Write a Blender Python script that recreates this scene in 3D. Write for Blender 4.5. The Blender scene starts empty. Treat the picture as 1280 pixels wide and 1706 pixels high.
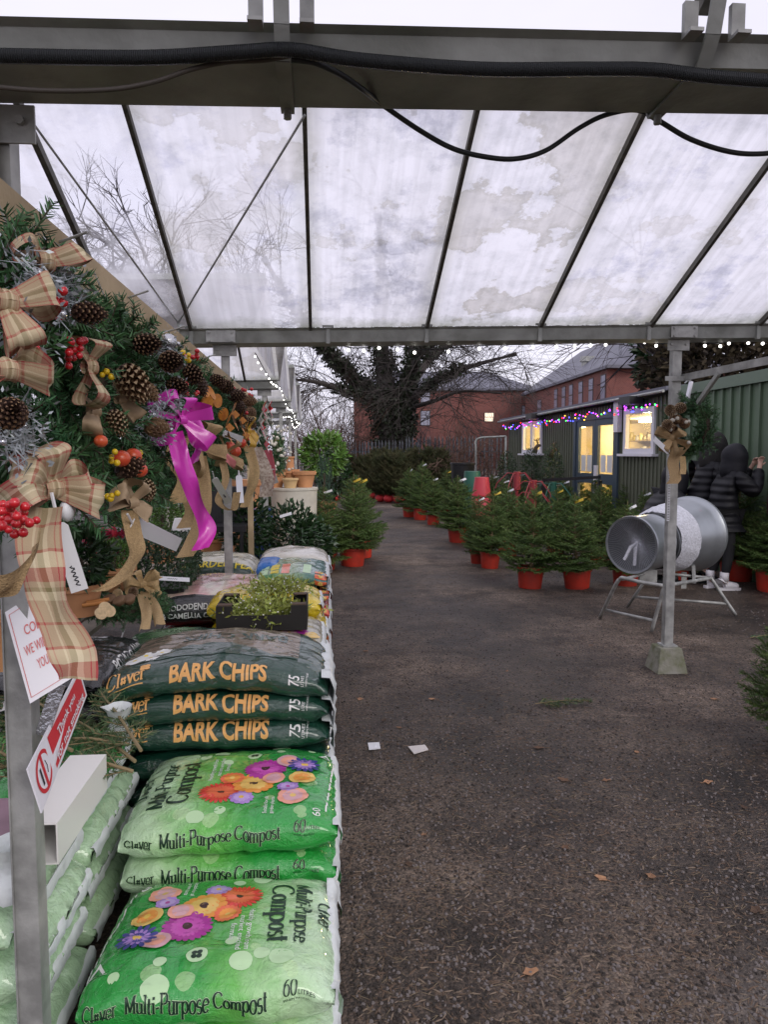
import bpy, bmesh, math, random
from mathutils import Vector, Matrix, noise
rnd = random.Random(7)
R = math.radians
PI = math.pi
sc = bpy.context.scene
col = sc.collection

# ---------------------------------------------------------------- camera, sky, sun, exposure
PITCH, YAW, EYE, FPX = R(4.5), R(4.8), 1.5, 1250.0
cd = bpy.data.cameras.new('camera'); cam = bpy.data.objects.new('camera', cd); col.objects.link(cam)
cd.sensor_fit = 'HORIZONTAL'; cd.sensor_width = 36; cd.lens = 36 * FPX / 1280
cd.clip_start = 0.05; cd.clip_end = 600
cam.location = (0, 0, EYE); cam.rotation_euler = (R(90) - PITCH, 0, -YAW)
sc.camera = cam
SUN_EL, SUN_AZ = R(32), R(150)
w = bpy.data.worlds.new('World'); sc.world = w; w.use_nodes = True
nt = w.node_tree; nt.nodes.clear()
out = nt.nodes.new('ShaderNodeOutputWorld'); bg = nt.nodes.new('ShaderNodeBackground')
sky = nt.nodes.new('ShaderNodeTexSky'); sky.sky_type = 'NISHITA'; sky.sun_disc = False
sky.sun_elevation = SUN_EL; sky.sun_rotation = SUN_AZ; sky.air_density = 1.0; sky.dust_density = 3.0
tc = nt.nodes.new('ShaderNodeTexCoord')
nz = nt.nodes.new('ShaderNodeTexNoise'); nz.inputs['Scale'].default_value = 2.2; nz.inputs['Detail'].default_value = 6
mp = nt.nodes.new('ShaderNodeMapping'); mp.inputs['Scale'].default_value = (1, 1, 3.0)
cr = nt.nodes.new('ShaderNodeValToRGB')
cr.color_ramp.elements[0].position = .3; cr.color_ramp.elements[0].color = (7.9, 7.6, 8.9, 1)
cr.color_ramp.elements[1].position = .72; cr.color_ramp.elements[1].color = (8.8, 8.5, 9.7, 1)
mx = nt.nodes.new('ShaderNodeMix'); mx.data_type = 'RGBA'; mx.inputs['Factor'].default_value = .88
L = nt.links.new
L(tc.outputs['Generated'], mp.inputs['Vector']); L(mp.outputs['Vector'], nz.inputs['Vector'])
L(nz.outputs['Fac'], cr.inputs['Fac'])
L(sky.outputs['Color'], mx.inputs['A']); L(cr.outputs['Color'], mx.inputs['B'])
L(mx.outputs['Result'], bg.inputs['Color']); bg.inputs['Strength'].default_value = .10
L(bg.outputs['Background'], out.inputs['Surface'])
sl = bpy.data.lights.new('sun', 'SUN'); sl.energy = 0.9; sl.angle = R(25); sl.color = (1, .96, .9)
so = bpy.data.objects.new('sun', sl); col.objects.link(so)
so.rotation_euler = Vector((math.sin(SUN_AZ) * math.cos(SUN_EL), math.cos(SUN_AZ) * math.cos(SUN_EL), math.sin(SUN_EL))).to_track_quat('Z', 'Y').to_euler()
vs = sc.view_settings; sc.display_settings.display_device = 'sRGB'
vs.view_transform = 'Standard'; vs.look = 'None'; vs.exposure = 0.36; vs.gamma = 1; vs.use_curve_mapping = False
cy = sc.cycles
cy.max_bounces = 8; cy.transparent_max_bounces = 12; cy.diffuse_bounces = 3; cy.glossy_bounces = 3
cy.caustics_reflective = False; cy.caustics_refractive = False

# ---------------------------------------------------------------- pixel -> place
_f = Vector((math.sin(YAW) * math.cos(PITCH), math.cos(YAW) * math.cos(PITCH), -math.sin(PITCH)))
_r = Vector((math.cos(YAW), -math.sin(YAW), 0)); _u = _r.cross(_f)
CAM = Vector((0, 0, EYE))
def ray(px, py): return _f + _r * ((px - 640) / FPX) + _u * ((853 - py) / FPX)
def at_d(px, py, d): return CAM + ray(px, py) * d
def at_z(px, py, z=0.0): r = ray(px, py); return CAM + r * ((z - EYE) / r.z)
def at_x(px, py, X): r = ray(px, py); return CAM + r * (X / r.x)
def at_y(px, py, Y): r = ray(px, py); return CAM + r * (Y / r.y)
def at_plane(px, py, p0, n): r = ray(px, py); return CAM + r * ((p0 - CAM).dot(n) / r.dot(n))

# ---------------------------------------------------------------- materials
def mat(name, c=(.5, .5, .5), rough=.6, metal=0, spec=.5, bump=0, bscale=40, var=0, vscale=8, c2=None, emit=None, estr=1, obj_var=0, trans=0, isl=0, coat=0, bdet=4):
    m = bpy.data.materials.new(name); m.use_nodes = True
    t = m.node_tree; b = t.nodes['Principled BSDF']; ln = t.links.new
    b.inputs['Roughness'].default_value = rough; b.inputs['Metallic'].default_value = metal
    b.inputs['Specular IOR Level'].default_value = spec
    b.inputs['Base Color'].default_value = (*c, 1)
    if coat: b.inputs['Coat Weight'].default_value = coat; b.inputs['Coat Roughness'].default_value = .12
    if trans: b.inputs['Transmission Weight'].default_value = trans
    tcn = t.nodes.new('ShaderNodeTexCoord'); src = None
    if var or c2:
        n = t.nodes.new('ShaderNodeTexNoise'); n.inputs['Scale'].default_value = vscale; n.inputs['Detail'].default_value = 5
        ln(tcn.outputs['Object'], n.inputs['Vector'])
        r = t.nodes.new('ShaderNodeValToRGB'); r.color_ramp.elements[0].position = .32; r.color_ramp.elements[1].position = .68
        cc = c2 or tuple(x * (1 + var) for x in c); ca = c if c2 else tuple(x * (1 - var) for x in c)
        r.color_ramp.elements[0].color = (*ca, 1); r.color_ramp.elements[1].color = (*cc, 1)
        ln(n.outputs['Fac'], r.inputs['Fac']); src = r.outputs['Color']
    if isl or obj_var:
        h = t.nodes.new('ShaderNodeHueSaturation')
        if src: ln(src, h.inputs['Color'])
        else: h.inputs['Color'].default_value = (*c, 1)
        if isl: rn = t.nodes.new('ShaderNodeNewGeometry'); ro = rn.outputs['Random Per Island']; k = isl
        else: rn = t.nodes.new('ShaderNodeObjectInfo'); ro = rn.outputs['Random']; k = obj_var
        mr = t.nodes.new('ShaderNodeMapRange'); mr.inputs['To Min'].default_value = 1 - k; mr.inputs['To Max'].default_value = 1 + k
        ln(ro, mr.inputs['Value']); ln(mr.outputs['Result'], h.inputs['Value'])
        if isl:
            m2 = t.nodes.new('ShaderNodeMapRange'); m2.inputs['To Min'].default_value = .485; m2.inputs['To Max'].default_value = .515
            ln(ro, m2.inputs['Value']); ln(m2.outputs['Result'], h.inputs['Hue'])
        src = h.outputs['Color']
    if src: ln(src, b.inputs['Base Color'])
    if bump:
        n = t.nodes.new('ShaderNodeTexNoise'); n.inputs['Scale'].default_value = bscale; n.inputs['Detail'].default_value = bdet
        ln(tcn.outputs['Object'], n.inputs['Vector'])
        bp = t.nodes.new('ShaderNodeBump'); bp.inputs['Strength'].default_value = bump; bp.inputs['Distance'].default_value = .01
        ln(n.outputs['Fac'], bp.inputs['Height']); ln(bp.outputs['Normal'], b.inputs['Normal'])
    if emit: b.inputs['Emission Color'].default_value = (*emit, 1); b.inputs['Emission Strength'].default_value = estr
    return m
M = {}
M['galv'] = mat('galvanised_steel', (.36, .365, .35), .5, .3, var=.3, vscale=14, bump=.15, bscale=60)
M['galv_old'] = mat('weathered_steel', (.37, .385, .365), .55, .1, c2=(.21, .22, .20), vscale=7, bump=.2, bscale=40)
M['gutter_dark'] = mat('shaded_gutter_underside', (.045, .045, .038), .7, .1, var=.3, vscale=9, bump=.2)  # darkened gutter steel, underside shade put into the colour; not assigned anywhere
M['bar'] = mat('grimy_glazing_bar', (.06, .058, .05), .6, .3, c2=(.13, .12, .10), vscale=30)
M['timber'] = mat('sawn_timber', (.40, .30, .17), .7, c2=(.52, .40, .24), vscale=6, bump=.2, bscale=90)
M['black_rubber'] = mat('black_cable', (.012, .014, .016), .45)
M['concrete'] = mat('concrete', (.30, .29, .25), .9, c2=(.15, .16, .09), vscale=14, bump=1, bscale=30)
M['red_plastic'] = mat('red_plastic', (.50, .035, .018), .5, c2=(.33, .035, .022), vscale=9, obj_var=.3, bump=.2, bscale=25)
M['needle'] = mat('spruce_needles', (.052, .104, .024), .55, isl=.5, spec=.3, c2=(.105, .155, .040), vscale=5)
M['needle_dark'] = mat('dull_spruce_needles', (.05, .065, .025), .6, isl=.45, spec=.2, c2=(.085, .075, .035), vscale=3)
M['fir'] = mat('fir_needles', (.034, .105, .042), .45, isl=.45, spec=.4, c2=(.075, .165, .06), vscale=9)
M['fir_pale'] = mat('dull_fir_needles', (.07, .11, .045), .5, isl=.45, spec=.3)
M['wood'] = mat('bark', (.075, .055, .038), .9, var=.3, vscale=30, bump=.5, bscale=60)
M['twig'] = mat('young_twig', (.25, .19, .10), .8)
M['tan_tag'] = mat('yellow_tag', (.75, .52, .05), .5)
M['white_tag'] = mat('white_plastic_label', (.74, .75, .78), .4)
M['ink'] = mat('dark_ink', (.02, .02, .03), .6)
M['terracotta'] = mat('terracotta', (.50, .24, .11), .8, var=.2, vscale=6)
M['cream'] = mat('cream_paint', (.55, .52, .44), .7, var=.1)
M['box_leaf'] = mat('box_leaves', (.07, .15, .025), .4, isl=.5, c2=(.12, .21, .04), vscale=7)
M['dark_leaf'] = mat('dark_evergreen_leaves', (.02, .05, .015), .35, isl=.5)
M['laurel'] = mat('laurel_leaves', (.11, .21, .04), .35, isl=.4)
M['juniper'] = mat('bluish_juniper', (.05, .10, .065), .6, isl=.4)
M['cone'] = mat('pine_cone_scale', (.17, .095, .05), .7, isl=.4)
M['cone_dark'] = mat('dark_pine_cone_scale', (.05, .026, .018), .6, isl=.4)
M['cone_tip'] = mat('pale_cone_scale_edge', (.42, .31, .19), .7)
M['berry'] = mat('red_berry', (.55, .012, .02), .2, coat=.5)
M['yberry'] = mat('yellow_berry', (.75, .50, .02), .25)
M['apple'] = mat('red_apple', (.55, .03, .02), .3, c2=(.65, .12, .04), vscale=30)
M['silver'] = mat('silver_foil', (.52, .53, .56), .22, .9, bump=.4, bscale=80)
M['frost'] = mat('frosted_tinsel', (.34, .37, .39), .4, .4, isl=.3)
M['magenta'] = mat('magenta_satin', (.78, .06, .56), .22, spec=.6, coat=.3)
M['burlap'] = mat('hessian', (.42, .29, .15), .9, bump=.5, bscale=400, var=.15, vscale=200)
M['sheer'] = mat('sheer_gold_hessian', (.52, .36, .17), .7, bump=.5, bscale=300, var=.15, vscale=120)
M['kraft'] = mat('brown_kraft_paper', (.36, .26, .16), .7, bump=.2, bscale=30)
M['orange_slice'] = mat('dried_orange', (.62, .25, .03), .5, c2=(.45, .14, .02), vscale=60)
M['cinnamon'] = mat('cinnamon_bark', (.50, .20, .05), .7, var=.2)
M['cream_slice'] = mat('dried_fruit_slice', (.62, .46, .26), .7, var=.2, vscale=60)
M['white_print'] = mat('white_print', (.78, .78, .76), .35)
M['orange_print'] = mat('orange_print', (.80, .42, .14), .3)
M['yellow_print'] = mat('yellow_print', (.80, .62, .03), .3)
M['green_ink'] = mat('dark_green_print', (.008, .035, .016), .3)
M['pale_print'] = mat('pale_green_print', (.50, .72, .42), .3)
M['seal'] = mat('white_bag_plastic', (.66, .70, .70), .35, bump=.8, bscale=22)
M['dark_card'] = mat('dark_card', (.014, .012, .010), .75)
M['brown_card'] = mat('brown_card', (.09, .055, .035), .8)
M['mistletoe'] = mat('mistletoe_leaves', (.27, .31, .06), .5, isl=.4)
M['white_sign'] = mat('white_sign', (.76, .75, .80), .35)
M['red_sign'] = mat('red_sign_print', (.58, .035, .05), .35)
M['pink_sign'] = mat('faded_red_print', (.68, .17, .17), .5)
M['white_pvc'] = mat('white_pvc', (.80, .79, .76), .3)
M['mauve'] = mat('mauve_board', (.30, .19, .24), .45, var=.2, vscale=5)
M['hut_green'] = mat('hut_green_cladding', (.100, .110, .074), .55, var=.12, vscale=2)
M['shed_green'] = mat('green_steel_cladding', (.10, .15, .095), .5, var=.1, vscale=2)
M['door_blue'] = mat('slate_blue_door', (.05, .075, .10), .5)
M['upvc'] = mat('white_upvc', (.72, .71, .76), .35)
M['slate'] = mat('slate_roof', (.13, .13, .165), .6, var=.2, vscale=1.2, bump=.3, bscale=6)
M['black_cloth'] = mat('black_leggings', (.012, .012, .014), .85)
M['skin'] = mat('skin', (.55, .34, .26), .5)
M['shoe'] = mat('white_trainer', (.72, .70, .72), .5)
M['fur'] = mat('dark_fake_fur', (.02, .018, .018), .95, bump=1, bscale=150)
M['net'] = mat('white_netting', (.60, .61, .66), .8, bump=1, bscale=70, var=.18, vscale=60)
M['drum'] = mat('grey_steel_drum', (.30, .32, .34), .35, .7, var=.15, vscale=4)
M['drum_in'] = mat('drum_inside', (.12, .12, .14), .6, .5)
M['bulb'] = mat('lit_white_bulb', (1, 1, 1), .4, emit=(1, .96, .9), estr=4)
for nme, c_ in (('red', (1, .02, .02)), ('blue', (.06, .08, 1)), ('green', (.05, .9, .1)), ('violet', (.5, .05, 1)), ('amber', (1, .45, .04))):
    M['led_' + nme] = mat('lit_%s_bulb' % nme, c_, .4, emit=c_, estr=5)
M['fence'] = mat('palisade_steel', (.13, .14, .16), .6, .4, var=.25)
M['pale_wall'] = mat('pale_greenhouse_side', (.55, .56, .52), .6, var=.1)
M['soil'] = mat('potting_soil', (.03, .02, .014), .95, bump=.6)
M['black_plastic'] = mat('black_plastic', (.012, .012, .014), .4)
M['green_plastic'] = mat('green_plastic', (.02, .11, .075), .45)
M['stand_red'] = mat('dark_red_enamel', (.28, .03, .04), .5)
M['leaf_brown'] = mat('fallen_leaf', (.17, .085, .045), .8, obj_var=.7, c2=(.27, .15, .08), vscale=20)
M['paper'] = mat('scrap_paper', (.62, .58, .56), .7)

def nodes_of(m): return m.node_tree.nodes, m.node_tree.links.new, m.node_tree.nodes['Principled BSDF']
# ground: damp trodden gravel and mud
g = mat('damp_gravel_mud', (.06, .05, .045), .9); N, ln, b = nodes_of(g); M['ground'] = g
tcn = N.new('ShaderNodeTexCoord')
def noise_n(scale, detail=5, rough=.6):
    n = N.new('ShaderNodeTexNoise'); n.inputs['Scale'].default_value = scale; n.inputs['Detail'].default_value = detail; n.inputs['Roughness'].default_value = rough
    ln(tcn.outputs['Object'], n.inputs['Vector']); return n
def ramp(src, stops):
    r = N.new('ShaderNodeValToRGB'); e = r.color_ramp.elements
    while len(e) < len(stops): e.new(.5)
    for k, (p, c) in enumerate(stops): e[k].position = p; e[k].color = (*c, 1)
    ln(src, r.inputs['Fac']); return r
def mixc(a, b_, fac, mode='MIX'):
    m = N.new('ShaderNodeMix'); m.data_type = 'RGBA'; m.blend_type = mode
    if isinstance(fac, float): m.inputs['Factor'].default_value = fac
    else: ln(fac, m.inputs['Factor'])
    ln(a, m.inputs['A']); ln(b_, m.inputs['B']); return m
big = noise_n(.55, 6); fine = noise_n(55, 6, .75); mid = noise_n(9, 5)
vor = N.new('ShaderNodeTexVoronoi'); vor.inputs['Scale'].default_value = 105; ln(tcn.outputs['Object'], vor.inputs['Vector'])
cA = ramp(big.outputs['Fac'], [(.36, (.036, .028, .023)), (.5, (.086, .070, .058)), (.62, (.165, .140, .120))])
cB = ramp(fine.outputs['Fac'], [(.32, (.32, .28, .25)), (.5, (.9, .9, .9)), (.68, (1.9, 1.75, 1.6))])
cC = mixc(cA.outputs['Color'], cB.outputs['Color'], 1.0, 'MULTIPLY')
cV = ramp(vor.outputs['Color'], [(.2, (.42, .38, .36)), (.8, (1.65, 1.58, 1.5))])
cD = mixc(cC.outputs['Result'], cV.outputs['Color'], .8, 'MULTIPLY')
cM = ramp(mid.outputs['Fac'], [(.35, (.62, .58, .55)), (.62, (1.15, 1.12, 1.1))])
pt = noise_n(1.7, 6, .65); cP = ramp(pt.outputs['Fac'], [(.38, (.40, .36, .33)), (.47, (.85, .82, .80)), (.58, (1.22, 1.21, 1.19))])
cE = mixc(mixc(cD.outputs['Result'], cM.outputs['Color'], .85, 'MULTIPLY').outputs['Result'], cP.outputs['Color'], .9, 'MULTIPLY')
wd = N.new('ShaderNodeVectorMath'); wd.operation = 'DISTANCE'; ln(tcn.outputs['Object'], wd.inputs[0]); wd.inputs[1].default_value = (1.35, 1.75, 0)
wa = N.new('ShaderNodeMath'); wa.operation = 'MULTIPLY_ADD'; wa.inputs[1].default_value = 1.1; ln(big.outputs['Fac'], wa.inputs[0]); ln(wd.outputs['Value'], wa.inputs[2])
wr_ = ramp(wa.outputs[0], [(.95, (1, 1, 1)), (1.0, (0, 0, 0))]); wr_.color_ramp.elements[0].position = .62; wr_.color_ramp.elements[1].position = 1.0
worn = ramp(fine.outputs['Fac'], [(.3, (.10, .085, .075)), (.7, (.24, .21, .19))])
cF = mixc(cE.outputs['Result'], worn.outputs['Color'], wr_.outputs['Color'])
ln(cF.outputs['Result'], b.inputs['Base Color'])
rr = ramp(big.outputs['Fac'], [(.4, (.42, .42, .42)), (.6, (.85, .85, .85))]); ln(rr.outputs['Color'], b.inputs['Roughness'])
add = N.new('ShaderNodeMath'); add.operation = 'ADD'; ln(fine.outputs['Fac'], add.inputs[0])
mu = N.new('ShaderNodeMath'); mu.operation = 'MULTIPLY'; mu.inputs[1].default_value = -.8; ln(vor.outputs['Distance'], mu.inputs[0]); ln(mu.outputs[0], add.inputs[1])
ad2 = N.new('ShaderNodeMath'); ad2.operation = 'MULTIPLY_ADD'; ad2.inputs[1].default_value = 2.5; ln(mid.outputs['Fac'], ad2.inputs[0]); ln(add.outputs[0], ad2.inputs[2])
bp = N.new('ShaderNodeBump'); bp.inputs['Strength'].default_value = .8; bp.inputs['Distance'].default_value = .018
ln(ad2.outputs[0], bp.inputs['Height']); ln(bp.outputs['Normal'], b.inputs['Normal'])

# dirty translucent greenhouse glass
def pane_mat(name, clear=.34, stain=.5, bl=(.54, .66, .70, .71, .79), tn=(.53, .56, .575, .60, .68)):
    global N, ln, tcn
    m = bpy.data.materials.new(name); m.use_nodes = True; t = m.node_tree; N = t.nodes; ln = t.links.new; N.clear()
    tcn = N.new('ShaderNodeTexCoord'); o = N.new('ShaderNodeOutputMaterial')
    n1 = noise_n(1.6, 7, .62); n2 = noise_n(7, 8, .7); n3 = noise_n(1.1, 3)
    c1 = ramp(n2.outputs['Fac'], [(.34, (.76, .76, .78)), (.55, (.95, .94, .965))])
    c2 = ramp(n1.outputs['Fac'], [(tn[0], (1, 1, 1)), (tn[1], (.92, .92, .91)), (tn[2], (.66, .64, .57)), (tn[3], (.80, .78, .73)), (tn[4], (.74, .72, .66))])
    cc = mixc(c1.outputs['Color'], c2.outputs['Color'], stain, 'MULTIPLY')
    n5 = noise_n(2.6, 6, .7); c5 = ramp(n5.outputs['Fac'], [(bl[0], (1, 1, 1)), (bl[1], bl[2:])]); cc = mixc(cc.outputs['Result'], c5.outputs['Color'], .9, 'MULTIPLY')
    mpp = N.new('ShaderNodeMapping'); mpp.inputs['Scale'].default_value = (22, 1.1, 1.1); ln(tcn.outputs['Object'], mpp.inputs['Vector'])
    ns = N.new('ShaderNodeTexNoise'); ns.inputs['Scale'].default_value = 1; ns.inputs['Detail'].default_value = 4; ln(mpp.outputs['Vector'], ns.inputs['Vector'])
    cs = ramp(ns.outputs['Fac'], [(.40, (.80, .80, .79)), (.58, (1, 1, 1))]); cc = mixc(cc.outputs['Result'], cs.outputs['Color'], .55, 'MULTIPLY')
    su = N.new('ShaderNodeSeparateXYZ'); ln(tcn.outputs['UV'], su.inputs[0])
    ed = N.new('ShaderNodeMath'); ed.operation = 'SUBTRACT'; ed.inputs[1].default_value = .5; ln(su.outputs['X'], ed.inputs[0])
    ab = N.new('ShaderNodeMath'); ab.operation = 'ABSOLUTE'; ln(ed.outputs[0], ab.inputs[0])
    an_ = N.new('ShaderNodeMath'); an_.operation = 'MULTIPLY_ADD'; an_.inputs[1].default_value = .10; ln(n2.outputs['Fac'], an_.inputs[0]); ln(ab.outputs[0], an_.inputs[2])
    ce = ramp(an_.outputs[0], [(.44, (1, 1, 1)), (.56, (.50, .50, .42))]); cc = mixc(cc.outputs['Result'], ce.outputs['Color'], .8, 'MULTIPLY')
    lp = N.new('ShaderNodeMath'); lp.operation = 'MULTIPLY_ADD'; lp.inputs[1].default_value = .12; ln(n2.outputs['Fac'], lp.inputs[0]); ln(su.outputs['Y'], lp.inputs[2])
    cl2 = ramp(lp.outputs[0], [(.05, (.42, .44, .34)), (.13, (1, 1, 1))]); cc = mixc(cc.outputs['Result'], cl2.outputs['Color'], .8, 'MULTIPLY')
    tl = N.new('ShaderNodeBsdfTranslucent'); ln(cc.outputs['Result'], tl.inputs['Color'])
    tp = N.new('ShaderNodeBsdfTransparent'); tp.inputs['Color'].default_value = (.9, .9, .93, 1)
    mxs = N.new('ShaderNodeMixShader')
    rf = ramp(n3.outputs['Fac'], [(.35, (clear * .45,) * 3), (.65, (clear * 1.6,) * 3)])
    r2 = ramp(n2.outputs['Fac'], [(.4, (.75,) * 3), (.6, (1.15,) * 3)])
    fm = mixc(rf.outputs['Color'], r2.outputs['Color'], 1.0, 'MULTIPLY')
    ln(fm.outputs['Result'], mxs.inputs['Fac']); ln(tl.outputs[0], mxs.inputs[1]); ln(tp.outputs[0], mxs.inputs[2])
    gl = N.new('ShaderNodeBsdfGlossy'); gl.inputs['Roughness'].default_value = .18
    m2 = N.new('ShaderNodeMixShader'); m2.inputs['Fac'].default_value = .05
    ln(mxs.outputs[0], m2.inputs[1]); ln(gl.outputs[0], m2.inputs[2]); ln(m2.outputs[0], o.inputs['Surface'])
    return m
M['pane'] = pane_mat('grimy_glass', .20, .95)
M['pane_clear'] = pane_mat('streaked_clearer_glass', .80, .6)
M['pane_blue'] = pane_mat('mould_blotched_glass', .14, .7, (.50, .64, .60, .61, .66), (.55, .58, .595, .62, .70))
M['pane_tan'] = pane_mat('water_marked_glass', .10, .95, (.58, .70, .80, .80, .83), (.525, .55, .565, .60, .69))
M['pane_mid'] = pane_mat('half_misted_glass', .30, .8)
M['pane_white'] = pane_mat('whitened_glass', .08, .5)
def glass_mat(name, tint=(.95, .97, 1)):
    m = bpy.data.materials.new(name); m.use_nodes = True; t = m.node_tree; t.nodes.clear()
    o = t.nodes.new('ShaderNodeOutputMaterial'); tp = t.nodes.new('ShaderNodeBsdfTransparent'); tp.inputs['Color'].default_value = (*tint, 1)
    gl = t.nodes.new('ShaderNodeBsdfGlossy'); gl.inputs['Roughness'].default_value = .03
    m2 = t.nodes.new('ShaderNodeMixShader'); m2.inputs['Fac'].default_value = .08
    t.links.new(tp.outputs[0], m2.inputs[1]); t.links.new(gl.outputs[0], m2.inputs[2]); t.links.new(m2.outputs[0], o.inputs['Surface'])
    return m
M['glass'] = glass_mat('window_glass')

# plaid ribbon: stripes along and across the ribbon's own UV
def plaid(name):
    global N, ln, tcn
    m = mat(name, rough=.85); N, ln, b = nodes_of(m); tcn = N.new('ShaderNodeTexCoord')
    sp = N.new('ShaderNodeSeparateXYZ'); ln(tcn.outputs['UV'], sp.inputs[0])
    fr = N.new('ShaderNodeMath'); fr.operation = 'FRACT'; ln(sp.outputs['Y'], fr.inputs[0])
    tan, crm, red, oli = (.40, .30, .19), (.60, .52, .35), (.34, .05, .05), (.20, .165, .075)
    def cramp(src, st):
        r = ramp(src, st); r.color_ramp.interpolation = 'CONSTANT'; return r
    a = cramp(sp.outputs['X'], [(0, red), (.05, tan), (.13, red), (.16, tan), (.34, crm), (.39, tan), (.44, oli), (.58, crm), (.70, tan), (.84, red), (.87, tan), (.95, red)])
    c = cramp(fr.outputs[0], [(0, tan), (.16, red), (.19, tan), (.42, red), (.45, crm), (.60, red), (.74, tan), (.8, oli), (.84, crm), (.93, tan)])
    x = mixc(a.outputs['Color'], c.outputs['Color'], .5); ln(x.outputs['Result'], b.inputs['Base Color'])
    wv = N.new('ShaderNodeTexNoise'); wv.inputs['Scale'].default_value = 500; ln(tcn.outputs['Object'], wv.inputs['Vector'])
    bp = N.new('ShaderNodeBump'); bp.inputs['Strength'].default_value = .25; bp.inputs['Distance'].default_value = .002; ln(wv.outputs['Fac'], bp.inputs['Height']); ln(bp.outputs['Normal'], b.inputs['Normal'])
    return m
M['plaid'] = plaid('tartan_ribbon')
# printed bag film: colour runs along the bag with pale round highlights of the print
def film(name, stops, bokeh=0, flip=False, rough=.2, wr=.5, axis='X', nscale=14):
    global N, ln, tcn
    m = mat(name, rough=rough, spec=.6); N, ln, b = nodes_of(m); tcn = N.new('ShaderNodeTexCoord')
    b.inputs['Coat Weight'].default_value = .8; b.inputs['Coat Roughness'].default_value = .07
    sp = N.new('ShaderNodeSeparateXYZ'); ln(tcn.outputs['UV'], sp.inputs[0]); src = sp.outputs[axis]
    n0 = N.new('ShaderNodeTexNoise'); n0.inputs['Scale'].default_value = 5; n0.inputs['Detail'].default_value = 3; ln(tcn.outputs['UV'], n0.inputs['Vector'])
    ma = N.new('ShaderNodeMath'); ma.operation = 'MULTIPLY_ADD'; ma.inputs[1].default_value = .5; ma.inputs[2].default_value = -.25; ln(n0.outputs['Fac'], ma.inputs[0])
    ad = N.new('ShaderNodeMath'); ad.operation = 'ADD'; ln(src, ad.inputs[0]); ln(ma.outputs[0], ad.inputs[1]); src = ad.outputs[0]
    if flip:
        s1 = N.new('ShaderNodeMath'); s1.operation = 'SUBTRACT'; s1.inputs[0].default_value = 1; ln(src, s1.inputs[1]); src = s1.outputs[0]
    c = ramp(src, stops).outputs['Color']
    if bokeh:
        v = N.new('ShaderNodeTexVoronoi'); v.inputs['Scale'].default_value = 7; v.inputs['Randomness'].default_value = 1; ln(tcn.outputs['UV'], v.inputs['Vector'])
        lt = N.new('ShaderNodeMath'); lt.operation = 'LESS_THAN'; ln(v.outputs['Distance'], lt.inputs[0])
        s2 = N.new('ShaderNodeSeparateColor'); ln(v.outputs['Color'], s2.inputs[0])
        m3 = N.new('ShaderNodeMath'); m3.operation = 'MULTIPLY_ADD'; m3.inputs[1].default_value = .42; m3.inputs[2].default_value = -.10; ln(s2.outputs['Red'], m3.inputs[0]); ln(m3.outputs[0], lt.inputs[1])
        m4 = N.new('ShaderNodeMath'); m4.operation = 'MULTIPLY'; m4.inputs[1].default_value = bokeh; ln(lt.outputs[0], m4.inputs[0])
        pc = N.new('ShaderNodeRGB'); pc.outputs[0].default_value = (.50, .74, .36, 1)
        c = mixc(c, pc.outputs[0], m4.outputs[0]).outputs['Result']
    dn = noise_n(45, 6, .75); dr = ramp(dn.outputs['Fac'], [(.30, (.55, .5, .42)), (.40, (1, 1, 1))])
    c = mixc(c, dr.outputs['Color'], .7, 'MULTIPLY').outputs['Result']
    ln(c, b.inputs['Base Color'])
    n = noise_n(nscale, 3, .5); n.inputs['Distortion'].default_value = 1.2
    n7 = noise_n(nscale * 3.2, 5, .6); n7.inputs['Distortion'].default_value = 2.5
    m9 = N.new('ShaderNodeMath'); m9.operation = 'MULTIPLY_ADD'; m9.inputs[1].default_value = .38; ln(n7.outputs['Fac'], m9.inputs[0]); ln(n.outputs['Fac'], m9.inputs[2])
    bp = N.new('ShaderNodeBump'); bp.inputs['Strength'].default_value = wr * 1.25; bp.inputs['Distance'].default_value = .02
    ln(m9.outputs[0], bp.inputs['Height']); ln(bp.outputs['Normal'], b.inputs['Normal'])
    return m
GR, LG, PG = (.022, .34, .050), (.15, .50, .09), (.46, .70, .38)
M['f_green_flip'] = film('green_compost_film', [(0, GR), (.38, GR), (.62, LG), (.82, PG), (1, (.58, .78, .54))], .55)
M['f_green'] = film('green_compost_film_turned', [(0, GR), (.38, GR), (.62, LG), (.82, PG), (1, (.58, .78, .54))], .55, True)
M['f_pale'] = film('pale_green_film', [(0, (.20, .46, .18)), (.5, (.36, .58, .32)), (1, (.46, .66, .42))], 0)
M['f_dark'] = film('bottle_green_film', [(0, (.006, .042, .026)), (1, (.010, .055, .034))], 0)
M['f_chips'] = film('bark_picture_film', [(0, (.36, .27, .19)), (1, (.42, .33, .25))], 0, nscale=60, wr=1)
M['f_yellow'] = film('yellow_film', [(0, (.72, .50, .01)), (1, (.80, .60, .02))], 0)
M['f_white'] = film('cream_film', [(0, (.66, .62, .52)), (1, (.70, .67, .58))], 0)
M['f_pink'] = film('pink_flower_film', [(.2, (.70, .56, .42)), (.4, (.74, .36, .36)), (.55, (.78, .70, .54)), (.7, (.72, .34, .34)), (1, (.68, .60, .45))], 0)
M['f_black'] = film('black_film', [(0, (.012, .012, .013)), (1, (.02, .02, .022))], 0)
M['f_grey'] = film('grey_green_film', [(0, (.42, .39, .28)), (.5, (.66, .61, .42)), (1, (.42, .41, .34))], 0)
M['f_red'] = film('red_film', [(0, (.42, .02, .03)), (1, (.52, .04, .04))], 0)
M['f_lime'] = film('green_mix_film', [(.2, (.06, .24, .06)), (.5, (.30, .45, .25)), (.8, (.06, .2, .18))], 0)
M['f_brown'] = film('brown_film', [(0, (.10, .06, .035)), (1, (.16, .10, .06))], 0)
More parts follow.
